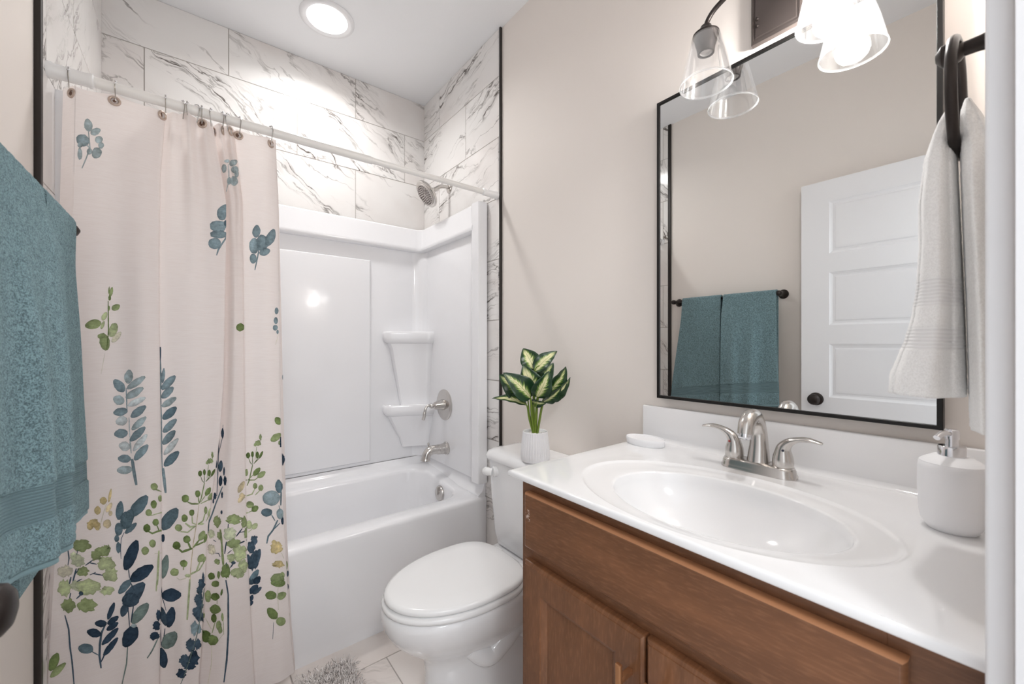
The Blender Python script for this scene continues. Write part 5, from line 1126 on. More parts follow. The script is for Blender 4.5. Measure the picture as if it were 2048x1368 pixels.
2hL 1119,1424,1158,1427,1202,1426,1248,1424,1296,1416,1305,1407,1316,1398,1294,1392,1263,1387,1217,1387,1171,1391,1123,1399,1109,1408,1094,1417
2dL 517,1240,573,1245,647,1248,717,1244,778,1238,812,1228,828,1217,788,1207,733,1200,660,1197,577,1202,512,1209,474,1218,489,1229
2hL 1140,1271,1199,1263,1219,1253,1243,1242,1216,1235,1152,1232,1087,1230,1014,1234,952,1243,931,1252,925,1262,954,1271,1000,1275,1071,1278
2gL 722,1079,757,1070,767,1058,745,1049,701,1042,615,1040,531,1041,450,1045,388,1056,372,1066,424,1076,472,1084,559,1088,646,1082
2hL 950,1092,887,1094,843,1102,808,1112,811,1121,864,1130,918,1132,989,1134,1053,1126,1109,1118,1138,1108,1115,1099,1094,1092,1028,1087
2gL 1838,1372,1863,1377,1875,1383,1878,1388,1874,1395,1865,1401,1850,1408,1829,1414,1796,1421,1761,1422,1739,1417,1732,1411,1719,1406,1724,1400,1731,1393,1747,1387,1768,1380,1801,1373
2rL 1962,1352,1996,1355,2000,1338,2000,1344,2000,1351,2000,1357,2000,1364,2000,1370,1997,1399,1966,1402,1941,1398,1924,1393,1911,1388,1901,1382,1896,1376,1898,1370,1908,1363,1932,1355
2gL 1665,1216,1744,1216,1803,1219,1851,1223,1865,1231,1896,1237,1897,1246,1890,1256,1874,1266,1811,1273,1735,1272,1686,1268,1642,1264,1610,1259,1582,1253,1574,1245,1575,1235,1600,1223
2hL 1888,1195,1927,1199,1953,1204,1965,1209,1976,1215,1985,1221,1980,1229,1974,1237,1959,1245,1925,1248,1897,1243,1867,1238,1852,1232,1841,1226,1833,1219,1835,1212,1834,1206,1856,1197
2gL 1655,1084,1742,1081,1801,1081,1845,1084,1865,1090,1894,1095,1906,1102,1911,1110,1890,1121,1831,1129,1751,1130,1703,1128,1647,1127,1618,1123,1592,1118,1576,1112,1574,1104,1593,1092
2gL 1878,1072,1916,1074,1934,1077,1951,1080,1968,1083,1974,1088,1976,1093,1973,1098,1959,1105,1931,1108,1903,1106,1880,1102,1860,1099,1845,1095,1837,1091,1831,1086,1838,1080,1850,1074
2rS 801,1302,949,1297,1110,1290,1233,1300,1349,1308,1458,1317,804,1308,951,1305,1088,1299,1195,1307,1309,1316,1432,1322
2rS 958,1350,1171,1318,1421,1313,992,1356,1191,1329,1407,1321
2rS 1209,1387,1218,1365,1246,1341,1437,1323,1245,1385,1276,1363,1288,1344,1447,1327
2gS 1766,1377,1732,1357,1711,1338,1604,1332,1500,1323,1802,1375,1785,1354,1756,1333,1640,1324,1521,1319
2rS 1963,1369,1907,1349,1867,1327,1986,1367,1944,1346,1887,1325
2zS 1465,1444,1461,1426,1456,1408,1451,1389,1444,1371,1440,1353,1438,1334,1425,1317,1416,1300,1407,1283,1391,1265,1372,1248,1354,1231,1339,1214,1328,1195,1318,1176,1306,1157,1299,1137,1289,1118,1278,1099,1267,1080,1255,1061,1260,1042,1259,1024,1262,1006,1263,987,1265,969,1486,1443,1482,1425,1480,1406,1478,1388,1476,1369,1472,1351,1467,1332,1461,1315,1451,1297,1440,1280,1423,1263,1408,1246,1391,1229,1371,1212,1362,1193,1352,1173,1344,1154,1330,1135,1320,1116,1310,1097,1300,1078,1291,1059,1288,1041,1291,1022,1290,1004,1291,986,1291,967
2hS 700,1201,879,1176,1056,1178,1197,1181,1341,1181,744,1208,905,1188,1017,1194,1166,1194,1314,1192
2hS 1087,1238,1137,1215,1211,1191,1143,1239,1220,1216,1273,1191
2hS 1604,1226,1505,1216,1417,1205,1340,1193,1648,1219,1570,1206,1481,1195,1382,1186
2hS 1866,1206,1710,1204,1560,1202,1418,1198,1888,1200,1743,1194,1593,1191,1438,1192
2gS 942,1101,946,1073,990,1099,996,1072
2rS 1681,1089,1617,1072,1559,1055,1518,1039,1387,1040,1252,1039,1730,1084,1687,1065,1638,1047,1572,1029,1420,1029,1275,1031
2rS 1872,1076,1761,1058,1662,1040,1540,1038,1413,1036,1289,1034,1907,1072,1816,1052,1713,1032,1574,1029,1443,1028,1311,1027
2pS 670,1028,819,1012,1073,1016,1241,1032,687,1031,822,1017,1049,1022,1217,1037
2rL 1765,1319,1807,1315,1777,1313,1747,1311,1691,1311,1627,1314,1566,1317,1513,1322,1508,1325,1508,1329,1544,1330,1592,1329,1660,1328,1724,1324
2rL 1306,1020,1275,1020,1246,1018,1217,1018,1179,1019,1148,1024,1124,1026,1076,1028,1073,1030,1032,1032,1054,1033,1029,1036,1022,1039,1052,1041,1077,1040,1071,1043,1101,1043,1137,1041,1169,1041,1198,1038,1227,1035,1257,1033,1251,1032,1277,1028,1282,1025,1278,1023
2uL 55,1320,230,1322,360,1330,447,1345,528,1360,601,1376,667,1392,685,1414,684,1438,585,1450,436,1444,308,1435,206,1424,116,1412,43,1396,0,1383,0,1364,0,1339
2vL 64,1030,171,1043,230,1058,270,1075,310,1092,313,1110,322,1128,305,1148,272,1168,190,1172,108,1158,31,1142,0,1124,0,1117,0,1100,0,1085,0,1064,0,1040
2nL 34,922,154,904,269,893,381,889,493,887,603,888,709,896,815,903,916,917,902,936,782,949,666,957,549,966,437,969,330,965,224,962,120,958,22,940
2nL 419,734,534,745,592,759,653,772,678,787,678,803,685,818,646,836,591,853,487,857,398,845,329,832,261,820,246,805,237,789,235,774,246,757,314,738
2mL 287,749,314,765,316,781,304,796,274,811,219,826,169,841,106,856,19,868,0,878,0,864,0,849,0,833,0,815,0,789,58,777,123,763,214,748
2vL 212,612,395,609,507,615,628,620,697,631,747,645,796,659,814,676,791,697,675,710,529,707,400,703,278,699,190,691,122,681,97,665,68,650,97,627
2nL 286,499,345,514,383,529,384,545,357,560,334,575,278,590,199,606,101,622,0,619,0,618,0,606,0,592,0,577,0,558,0,528,55,515,176,500
2nL 110,1255,79,1250,47,1251,20,1258,0,1265,0,1280,4,1286,28,1296,57,1298,90,1298,120,1292,133,1283,135,1272,131,1262
2nS 0,986,8,969,22,951,38,933,56,915,97,896,142,876,186,857,231,838,19,988,38,970,57,952,74,933,90,915,132,896,172,877,213,857,254,838
2nS 0,782,0,761,5,741,8,715,20,696,31,677,42,658,52,639,67,619,4,773,17,754,28,735,40,716,50,697,60,677,70,658,80,639,87,619
2nS 196,734,178,717,161,699,150,681,142,663,227,733,219,715,207,697,191,679,171,662
2uS 0,526,0,512,0,497,0,482,0,467,0,451,0,435,0,522,0,508,0,493,0,478,0,463,0,448,0,433
1nL 1928,868,1932,872,1944,861,1954,863,1968,859,1974,855,1984,846,1998,836,2000,831,1993,824,2000,808,1999,800,1985,801,1975,807,1974,805,1961,797,1950,795,1936,812,1928,805,1921,820,1911,828,1911,832,1912,839,1900,849,1909,853,1923,859
1nL 1926,753,1909,750,1888,761,1869,766,1853,767,1843,774,1863,780,1844,789,1844,797,1865,798,1857,804,1887,808,1897,807,1913,806,1931,801,1944,801,1961,790,1965,787,1993,769,1982,769,1978,763,1976,758,1980,752,1981,744,1957,745,1946,745
1nL 1811,751,1839,748,1850,751,1872,748,1898,746,1912,741,1940,737,1949,727,1953,724,1982,712,1977,706,1988,697,1976,697,1966,693,1943,697,1912,701,1896,702,1874,700,1862,698,1837,709,1813,720,1793,724,1802,731,1798,737,1797,742,1823,746
1vS 1940,697,1911,686,1886,674,1861,661,1837,649,1806,639,1777,628,1747,618,1955,692,1934,679,1910,666,1885,654,1859,642,1829,631,1795,622,1763,612
1gL 1782,1604,1784,1614,1802,1620,1836,1621,1868,1621,1894,1614,1916,1605,1931,1596,1924,1587,1908,1581,1876,1578,1842,1579,1813,1586,1789,1596
1hL 1891,1508,1907,1497,1901,1487,1891,1477,1870,1472,1843,1472,1813,1477,1796,1488,1780,1498,1781,1508,1792,1517,1816,1520,1845,1522,1872,1516
1gL 2000,1520,2000,1511,2000,1503,1994,1500,1977,1500,1960,1502,1941,1510,1936,1516,1928,1525,1933,1533,1947,1538,1964,1539,1981,1538,1996,1531
1gL 1677,1461,1681,1470,1703,1476,1726,1478,1754,1477,1782,1469,1796,1462,1807,1452,1804,1443,1784,1437,1759,1437,1730,1438,1703,1444,1683,1452
1hL 1868,1409,1899,1407,1928,1399,1937,1391,1944,1381,1940,1373,1926,1369,1897,1367,1865,1369,1841,1376,1820,1386,1812,1395,1829,1403,1843,1409
1dL 1777,1356,1753,1350,1729,1346,1695,1346,1662,1355,1641,1363,1635,1373,1640,1383,1653,1390,1680,1393,1713,1396,1744,1386,1770,1377,1774,1367
1gL 1767,1261,1753,1272,1748,1283,1770,1291,1791,1295,1820,1294,1851,1287,1871,1279,1883,1270,1880,1259,1870,1250,1847,1246,1819,1246,1792,1253
1gL 1724,1255,1747,1245,1750,1234,1735,1225,1719,1220,1685,1217,1652,1219,1624,1227,1608,1238,1598,1249,1609,1258,1637,1264,1663,1267,1696,1264
1gS 1874,1580,1935,1567,1999,1554,1881,1585,1946,1574,2000,1556
1hS 1887,1373,1933,1336,1908,1373,1954,1336
1hS 1721,1348,1809,1325,1880,1325,1942,1325,1998,1319,1734,1354,1815,1335,1867,1336,1930,1336,1993,1332
1rS 1783,1434,1857,1433,1929,1433,1998,1427,1780,1438,1851,1439,1924,1438,1997,1435
1pS 1858,1205,1927,1198,1995,1190,1857,1208,1926,1202,1994,1193
1rS 1930,1216,1924,1198,1919,1180,1913,1163,1910,1145,1906,1127,1903,1109,1903,1090,1898,1073,1897,1054,1899,1036,1900,1017,1955,1212,1954,1194,1953,1175,1953,1157,1950,1139,1948,1121,1945,1102,1940,1085,1938,1067,1935,1049,1931,1031,1928,1013
1rS 1898,1053,1890,1036,1887,1018,1884,1001,1885,983,1914,1050,1916,1032,1914,1014,1910,997,1903,980
1uL 1152,1441,1187,1451,1215,1462,1222,1474,1235,1487,1233,1500,1228,1514,1217,1528,1196,1544,1157,1547,1123,1537,1096,1526,1085,1514,1076,1501,1073,1488,1073,1475,1086,1461,1112,1445
1uL 1414,1447,1495,1451,1551,1460,1605,1469,1649,1481,1679,1496,1712,1510,1727,1529,1735,1551,1687,1564,1616,1560,1552,1553,1503,1542,1457,1530,1408,1518,1379,1502,1366,1482,1366,1459
1uL 1248,1382,1318,1386,1361,1396,1393,1408,1417,1420,1437,1434,1455,1448,1450,1466,1430,1486,1377,1494,1315,1487,1270,1478,1231,1468,1194,1458,1176,1445,1164,1431,1174,1412,1192,1392
1uL 1280,1356,1325,1357,1360,1361,1397,1364,1422,1372,1451,1378,1474,1387,1495,1396,1509,1407,1490,1414,1448,1412,1412,1408,1378,1403,1347,1397,1317,1391,1292,1384,1274,1374,1262,1363
1nL 1309,1147,1387,1159,1438,1175,1473,1194,1509,1213,1529,1235,1552,1256,1551,1281,1541,1307,1488,1315,1414,1301,1362,1285,1319,1267,1290,1247,1250,1229,1241,1207,1237,1183,1254,1156
1nL 1401,1076,1484,1072,1555,1073,1620,1076,1674,1083,1728,1089,1768,1103,1810,1115,1843,1131,1812,1149,1733,1156,1659,1160,1601,1154,1535,1151,1487,1139,1433,1129,1396,1112,1367,1092
1uL 1379,1392,1329,1387,1270,1389,1218,1397,1184,1417,1170,1439,1173,1460,1209,1475,1262,1484,1320,1481,1372,1473,1407,1453,1418,1431,1406,1409
1uL 1183,1357,1148,1353,1114,1354,1087,1365,1065,1381,1060,1398,1071,1415,1093,1424,1126,1427,1159,1425,1189,1413,1208,1398,1222,1381,1202,1364
1uL 1055,1339,1058,1348,1069,1355,1083,1360,1103,1361,1124,1357,1141,1349,1149,1341,1151,1332,1140,1325,1124,1320,1103,1320,1082,1322,1066,1330
1uL 1184,1293,1190,1279,1185,1266,1169,1259,1148,1253,1127,1257,1109,1266,1096,1278,1093,1292,1095,1305,1111,1316,1132,1320,1154,1313,1175,1306
1mS 1246,1367,1215,1351,1185,1335,1182,1315,1177,1295,1174,1275,1179,1256,1185,1238,1191,1219,1256,1365,1227,1349,1199,1333,1195,1314,1192,1294,1188,1274,1193,1256,1197,1237,1201,1219
1mS 1339,1157,1343,1138,1352,1118,1364,1099,1352,1157,1364,1137,1372,1118,1377,1099
1uL 1372,1093,1319,1092,1276,1088,1240,1083,1215,1074,1187,1067,1173,1055,1155,1045,1149,1031,1177,1022,1226,1022,1266,1026,1301,1031,1327,1040,1357,1048,1383,1057,1399,1069,1401,1085
1mL 1290,945,1382,944,1460,949,1525,957,1576,970,1614,986,1644,1005,1670,1025,1684,1049,1634,1066,1548,1065,1475,1058,1400,1052,1354,1038,1302,1026,1274,1006,1245,988,1241,961
1mL 1310,962,1270,959,1243,953,1224,946,1208,939,1206,929,1205,919,1210,908,1223,895,1259,888,1295,892,1320,898,1338,905,1359,912,1369,921,1370,931,1363,943,1344,956
1vL 1467,834,1541,836,1593,844,1641,852,1678,863,1712,874,1740,888,1760,904,1763,925,1721,939,1652,938,1593,933,1543,925,1510,912,1471,900,1443,885,1428,867,1425,846
1nL 1498,826,1413,826,1366,817,1322,808,1284,798,1276,781,1260,766,1262,747,1272,725,1329,711,1404,712,1455,720,1495,730,1533,741,1565,752,1578,769,1577,788,1558,812
1mL 1378,936,1302,948,1257,963,1226,982,1239,998,1279,1010,1340,1016,1415,1017,1491,1005,1544,988,1575,970,1567,953,1518,941,1454,935
1bL 1525,829,1542,823,1533,819,1520,814,1502,813,1477,813,1455,817,1433,821,1422,827,1432,831,1442,835,1463,836,1486,836,1508,834
1mS 1379,1075,1404,1058,1434,1040,1468,1023,1394,1077,1427,1060,1457,1043,1483,1025
1nS 1350,934,1355,916,1361,897,1368,879,1376,860,1383,842,1393,823,1363,934,1372,915,1381,897,1388,878,1394,860,1402,841,1405,823
1nS 1453,938,1444,920,1435,903,1427,885,1422,867,1418,849,1471,937,1466,918,1460,900,1454,882,1445,865,1435,847
1vS 1364,717,1361,697,1357,678,1354,658,1350,638,1348,619,1335,603,1324,588,1313,572,1303,556,1292,540,1281,525,1271,509,1382,715,1381,695,1380,676,1379,656,1377,636,1372,616,1362,600,1350,584,1337,568,1324,553,1312,537,1300,522,1287,506
1mS 947,892,918,876,890,860,858,844,854,822,844,803,837,782,839,761,839,740,839,719,849,700,859,682,870,665,881,647,969,887,944,870,918,853,896,836,888,817,885,796,878,777,877,756,878,735,878,714,886,697,893,680,901,662,907,644
1nL 991,899,1025,905,1047,913,1062,923,1077,932,1093,942,1099,954,1102,967,1098,981,1075,986,1047,979,1023,971,1000,963,989,952,977,942,964,932,963,919,970,904
1nL 985,872,1024,867,1056,865,1084,866,1107,869,1129,874,1154,877,1169,885,1183,893,1167,902,1130,905,1098,905,1068,905,1040,905,1018,901,999,895,980,890,969,881
1nL 976,840,1014,835,1046,834,1074,834,1100,836,1123,840,1148,844,1165,851,1181,860,1166,868,1129,871,1094,873,1064,873,1038,871,1013,868,992,864,972,858,960,849
1nL 963,886,937,898,910,905,884,909,858,914,832,915,806,915,780,914,754,910,754,900,780,890,807,884,833,878,859,872,885,870,911,870,937,871,963,876
1nL 874,837,849,851,821,861,793,870,761,875,730,880,696,881,662,881,625,879,618,868,644,856,672,846,700,838,730,831,763,828,795,824,829,824,866,826
1nL 905,769,956,770,1004,771,1044,777,1075,786,1113,792,1141,803,1167,815,1188,829,1166,837,1116,835,1068,832,1031,825,991,820,957,812,928,802,902,792,884,777
1nL 939,706,989,708,1030,712,1060,721,1096,728,1121,739,1149,749,1172,761,1188,776,1165,783,1118,780,1079,774,1039,768,1009,759,975,752,951,741,930,729,918,714
1uL 499,778,476,793,488,804,533,810,583,811,645,804,701,795,734,782,744,768,743,757,705,750,648,751,587,757,535,766
1uS 716,755,777,737,841,721,723,758,787,742,848,724
1nS 952,723,925,710,902,696,883,681,965,719,946,704,923,690,896,678
1mS 216,993,234,973,251,953,269,933,288,913,294,894,303,875,308,856,315,837,323,817,333,800,344,782,354,765,363,748,372,731,379,713,387,696,393,679,402,661,410,643,416,626,422,608,233,992,253,973,274,953,295,933,314,912,323,892,329,873,338,853,346,834,353,815,362,798,370,781,380,764,389,746,400,729,406,711,413,694,421,676,425,659,431,642,436,624,441,607
0dL 2000,908,2000,908,2000,910,2000,912,2000,915,2000,919,2000,924,2000,929,2000,936,2000,940,2000,939,2000,937,2000,935,2000,932,2000,928,2000,923,2000,918,2000,912
1hL 40,721,89,723,118,729,137,738,156,747,165,758,174,769,168,784,158,800,125,808,88,804,51,798,32,789,11,781,0,760,0,747,0,734,7,728
1gL 49,686,96,685,135,687,169,691,197,697,222,705,247,713,268,723,286,734,267,742,223,742,186,739,149,737,117,732,91,724,63,717,45,706,30,693
1gL 515,1307,465,1309,421,1318,372,1319,365,1322,336,1332,307,1343,318,1350,291,1359,321,1365,323,1372,328,1382,373,1381,419,1375,449,1380,484,1377,536,1374,580,1366,606,1359,580,1353,635,1341,647,1333,642,1324,593,1319,558,1321,554,1319
1gL 765,1320,808,1314,834,1319,865,1314,892,1310,912,1307,967,1303,971,1295,988,1286,983,1279,975,1274,957,1269,967,1266,943,1256,909,1257,871,1262,844,1262,812,1268,765,1274,740,1281,755,1285,732,1292,747,1298,695,1307,716,1313,770,1318
1gL 828,1284,843,1275,829,1269,809,1263,837,1252,822,1251,795,1249,773,1251,741,1252,721,1253,697,1249,674,1252,668,1266,650,1268,647,1277,639,1283,642,1288,648,1295,642,1303,661,1304,698,1301,718,1307,740,1302,763,1295,783,1292,791,1294
1gL 954,1266,934,1259,918,1260,903,1268,889,1268,879,1279,845,1284,850,1290,828,1297,844,1302,859,1307,864,1313,868,1321,876,1324,894,1318,913,1319,930,1313,952,1320,972,1305,961,1305,994,1297,992,1289,972,1285,983,1278,975,1273,963,1273
1rL 899,1188,862,1184,809,1192,781,1206,767,1216,776,1221,751,1232,796,1236,778,1249,778,1251,845,1262,869,1256,898,1250,936,1253,968,1245,1023,1244,1007,1238,1033,1221,1068,1212,1078,1202,1106,1189,1064,1181,1062,1176,1003,1175,977,1183,936,1177
1rL 908,1170,902,1180,913,1196,949,1197,984,1186,1012,1184,1034,1181,1072,1182,1092,1163,1143,1157,1103,1147,1122,1137,1120,1126,1135,1114,1123,1108,1085,1100,1049,1104,1026,1109,994,1113,961,1120,929,1119,892,1129,882,1138,865,1149,847,1161,862,1167
1qL 543,1242,497,1238,472,1239,458,1229,431,1236,403,1234,368,1240,361,1246,319,1252,282,1260,298,1265,296,1273,303,1280,276,1288,299,1293,337,1302,357,1297,392,1305,418,1301,458,1292,473,1284,513,1278,528,1272,511,1270,524,1261,514,1255
1qL 376,1300,380,1296,384,1291,386,1285,387,1280,362,1281,362,1276,344,1271,331,1275,316,1273,299,1277,285,1283,279,1287,259,1293,277,1297,256,1303,275,1306,266,1314,274,1316,289,1315,306,1318,322,1322,334,1321,354,1310,364,1312,387,1307
1gL 406,1225,423,1227,455,1227,479,1227,509,1234,534,1226,563,1224,584,1216,579,1213,617,1203,626,1197,584,1194,605,1183,571,1178,576,1176,548,1174,527,1181,498,1181,479,1182,447,1182,439,1186,392,1197,408,1200,375,1210,416,1215,402,1220
1pL 263,1241,323,1234,320,1227,328,1219,319,1212,311,1205,301,1200,270,1201,262,1191,227,1202,191,1195,162,1195,122,1204,97,1211,61,1220,75,1227,61,1235,53,1241,61,1249,94,1255,113,1251,121,1256,165,1252,193,1263,224,1251,256,1251
1mS 124,1373,168,1354,212,1336,223,1313,236,1290,232,1273,227,1255,135,1375,183,1357,229,1337,246,1313,259,1289,249,1271,241,1253
1mS 391,1326,374,1302,403,1324,386,1301
1mS 673,1257,627,1251,584,1244,543,1236,681,1253,640,1245,597,1238,552,1232
1mS 607,1243,677,1233,748,1225,610,1247,681,1239,750,1229
1mS 737,1186,681,1183,628,1178,742,1182,689,1178,633,1175
1mS 684,1179,744,1170,804,1162,865,1154,686,1184,747,1177,808,1168,867,1158
1mS 375,1229,359,1214,347,1200,336,1185,327,1170,319,1155,392,1226,386,1211,376,1196,364,1181,350,1167,337,1152
1mS 427,1225,393,1212,364,1197,436,1223,406,1208,372,1195
1mS 287,1190,272,1173,266,1155,306,1187,300,1169,285,1152
1mS 491,1166,439,1163,391,1157,497,1163,449,1157,397,1153
1rL 515,1153,571,1157,616,1161,692,1143,729,1138,734,1136,826,1117,825,1109,838,1098,814,1089,855,1076,759,1081,750,1076,701,1062,649,1073,602,1069,532,1074,486,1084,456,1098,397,1108,441,1112,374,1128,391,1135,368,1150,383,1154,468,1154
1rL 288,1120,293,1111,293,1105,256,1098,243,1083,228,1088,197,1099,166,1100,146,1100,145,1107,120,1118,78,1129,77,1141,96,1151,95,1164,95,1169,128,1182,146,1177,167,1191,193,1172,212,1174,241,1181,261,1161,281,1150,293,1143,320,1130
1qL 310,1129,298,1129,298,1136,284,1142,280,1149,309,1152,318,1157,315,1160,329,1164,352,1165,374,1168,396,1158,405,1162,425,1154,448,1145,465,1139,472,1133,454,1128,460,1123,431,1119,446,1111,411,1112,401,1109,379,1110,360,1119,337,1118
1rL 897,1095,935,1087,970,1085,1007,1079,1032,1074,1056,1070,1077,1059,1081,1056,1082,1049,1052,1048,1038,1044,1029,1039,1024,1035,994,1034,965,1039,933,1044,900,1040,869,1055,830,1062,849,1063,801,1071,847,1074,853,1080,861,1087,855,1087,880,1088
1gL 223,1019,191,1019,189,1028,156,1040,159,1046,136,1056,176,1062,190,1066,199,1079,216,1078,237,1074,267,1071,292,1081,329,1069,337,1057,351,1058,391,1044,393,1035,407,1025,404,1017,366,1015,360,1008,338,999,309,1001,283,996,250,1006
1gL 765,996,725,991,745,976,707,977,682,976,636,982,592,976,548,982,496,998,462,997,461,1003,434,1017,420,1025,421,1034,446,1040,486,1041,491,1054,520,1053,564,1062,598,1049,651,1043,697,1043,698,1036,715,1029,765,1014,798,1001
0gL 2000,1133,2000,1122,2000,1128,2000,1118,2000,1128,2000,1116,2000,1132,2000,1132,2000,1142,2000,1149,2000,1158,2000,1166,2000,1174,2000,1187,2000,1185,2000,1188,2000,1192,2000,1201,2000,1184,2000,1183,2000,1184,2000,1171,2000,1164,2000,1158,2000,1148,2000,1139
0gL 2000,1047,2000,1051,2000,1056,2000,1052,2000,1054,2000,1063,2000,1072,2000,1076,2000,1087,2000,1094,2000,1101,2000,1105,2000,1118,2000,1121,2000,1116,2000,1121,2000,1120,2000,1114,2000,1105,2000,1100,2000,1092,2000,1084,2000,1075,2000,1071,2000,1057,2000,1054
0hL 2000,994,2000,991,2000,985,2000,988,2000,982,2000,989,2000,985,2000,985,2000,992,2000,996,2000,998,2000,1005,2000,1009,2000,1014,2000,1016,2000,1020,2000,1022,2000,1020,2000,1025,2000,1022,2000,1017,2000,1018,2000,1011,2000,1006,2000,1002,2000,998
1mS 293,1104,283,1079,313,1101,299,1076
1mS 492,1086,443,1077,401,1066,503,1082,461,1070,412,1062
1mL 467,1099,485,1099,504,1096,517,1092,527,1087,528,1082,525,1077,509,1075,491,1075,472,1078,459,1081,447,1087,445,1092,454,1097
1yL 945,1553,960,1561,971,1569,980,1578,986,1587,988,1597,991,1606,990,1616,986,1626,974,1627,958,1619,947,1611,938,1602,932,1593,927,1584,926,1575,926,1565,932,1555
1zL 906,1499,935,1501,954,1505,970,1510,985,1515,995,1521,1002,1528,1006,1536,1003,1545,985,1549,957,1547,939,1543,922,1538,904,1534,896,1528,885,1522,882,1514,888,1504
1yL 778,1570,770,1579,791,1586,816,1590,847,1589,878,1583,896,1574,910,1565,897,1558,882,1551,861,1547,832,1547,805,1555,779,1562
1yL 699,1540,719,1545,742,1547,765,1540,789,1530,796,1520,793,1509,775,1501,754,1499,730,1498,709,1505,686,1512,676,1523,680,1534
1zL 996,1477,982,1475,964,1475,949,1481,938,1487,935,1493,940,1499,947,1504,961,1506,979,1504,997,1501,1004,1496,1014,1488,1009,1483
1yL 565,1430,553,1440,551,1450,565,1458,581,1462,606,1462,630,1463,651,1455,671,1445,670,1435,660,1428,639,1424,612,1421,587,1425
1yL 721,1457,744,1456,772,1454,793,1445,799,1435,803,1426,790,1419,769,1412,743,1412,719,1417,700,1425,684,1435,685,1444,696,1452
1zL 950,1457,977,1446,986,1436,993,1425,977,1416,952,1412,923,1409,892,1417,858,1425,841,1435,844,1446,854,1455,886,1459,915,1460
1yL 545,1465,584,1468,592,1471,613,1478,628,1476,645,1479,667,1477,693,1479,723,1475,750,1469,735,1466,742,1463,762,1454,780,1448,762,1443,776,1439,753,1433,728,1429,700,1427,675,1434,655,1438,628,1436,619,1445,580,1450,599,1451,547,1459
1pS 893,1548,872,1530,851,1512,831,1493,818,1477,805,1461,793,1445,781,1429,769,1413,902,1547,882,1528,863,1510,844,1491,831,1475,818,1459,805,1443,791,1427,778,1411
3gL 509,1325,577,1332,596,1320,639,1321,636,1311,680,1303,659,1295,656,1288,604,1278,584,1272,563,1264,521,1259,481,1260,431,1272,411,1272,368,1276,319,1279,357,1287,283,1296,273,1303,303,1315,302,1318,330,1328,373,1331,424,1335,469,1340
3gL 1078,1338,1169,1337,1259,1340,1340,1339,1469,1325,1551,1324,1611,1311,1734,1303,1750,1298,1744,1290,1594,1290,1680,1275,1634,1271,1489,1269,1433,1270,1333,1269,1253,1278,1144,1284,1061,1284,951,1301,924,1300,867,1310,976,1316,912,1326,945,1327,1053,1338
3qL 1406,1195,1374,1180,1373,1178,1236,1182,1178,1177,1118,1177,1052,1185,999,1181,921,1186,833,1201,810,1214,832,1220,867,1231,824,1239,825,1253,899,1259,943,1254,1022,1268,1111,1255,1183,1256,1278,1256,1283,1239,1358,1240,1466,1220,1374,1214,1431,1203
3qL 81,1226,66,1232,110,1240,145,1250,173,1245,213,1247,248,1246,297,1242,321,1241,369,1235,368,1232,374,1227,398,1219,415,1210,341,1207,355,1194,308,1199,286,1195,253,1191,215,1193,187,1185,162,1192,128,1198,132,1204,70,1213,60,1219
3pL 391,1150,404,1143,426,1134,429,1125,467,1117,463,1111,445,1103,381,1088,378,1098,324,1085,282,1085,243,1093,217,1090,125,1098,138,1105,137,1112,81,1120,114,1128,81,1134,102,1146,161,1155,190,1148,243,1154,294,1150,336,1148,389,1149
3gL 499,1218,520,1222,510,1232,549,1238,560,1235,592,1234,623,1235,650,1243,681,1238,681,1230,737,1230,727,1221,738,1217,721,1211,729,1204,720,1197,714,1193,680,1191,649,1186,623,1191,594,1184,579,1193,563,1197,509,1202,504,1204,523,1211
3gL 1553,1118,1443,1116,1386,1122,1318,1124,1219,1122,1156,1127,1105,1132,1093,1137,951,1149,945,1156,957,1163,965,1169,997,1173,1089,1177,1149,1175,1249,1184,1314,1184,1402,1171,1480,1170,1599,1162,1653,1155,1676,1143,1612,1140,1617,1132,1661,1124,1546,1119
3gL 1720,1250,1692,1263,1740,1270,1691,1279,1716,1288,1732,1300,1769,1301,1801,1297,1832,1301,1859,1313,1882,1308,1905,1304,1954,1286,1972,1282,2000,1265,2000,1259,2000,1251,1992,1239,1929,1235,1929,1233,1898,1233,1860,1230,1830,1235,1807,1233,1770,1231,1746,1247
3rL 1465,1025,1364,1043,1372,1047,1346,1059,1311,1079,1347,1087,1299,1102,1249,1113,1299,1130,1438,1118,1531,1121,1596,1138,1679,1114,1803,1116,1869,1111,1917,1099,1994,1073,1914,1074,1914,1060,1957,1042,1873,1044,1940,1029,1842,1028,1741,1028,1645,1017,1556,1018
3rL 1136,1034,1076,1040,1093,1046,1073,1053,982,1063,1019,1068,996,1075,987,1084,1025,1091,1058,1088,1143,1087,1172,1087,1221,1087,1275,1086,1309,1079,1323,1074,1381,1068,1357,1065,1440,1054,1398,1049,1334,1047,1348,1033,1321,1036,1265,1026,1222,1026,1182,1030
3rL 1565,981,1490,995,1526,1007,1536,1012,1574,1020,1645,1016,1698,1019,1762,1023,1809,1028,1890,1016,1880,1005,1928,999,1983,977,2000,964,1936,962,1910,950,1871,947,1893,941,1845,936,1778,933,1719,936,1666,937,1622,942,1605,948,1568,960,1540,974
3rL 1322,934,1295,928,1225,946,1149,951,1146,961,1085,970,1152,975,1163,982,1261,986,1350,988,1368,986,1462,983,1535,982,1615,977,1684,961,1756,956,1712,954,1735,943,1753,933,1779,926,1735,917,1671,911,1577,914,1526,916,1466,911,1402,924
3hL 1003,946,956,937,909,946,871,951,810,946,773,951,727,959,693,969,700,981,758,993,757,1002,750,1008,801,1025,816,1031,883,1026,927,1037,979,1035,1039,1025,1086,1010,1119,998,1116,993,1115,981,1127,969,1104,958,1074,952,1054,938
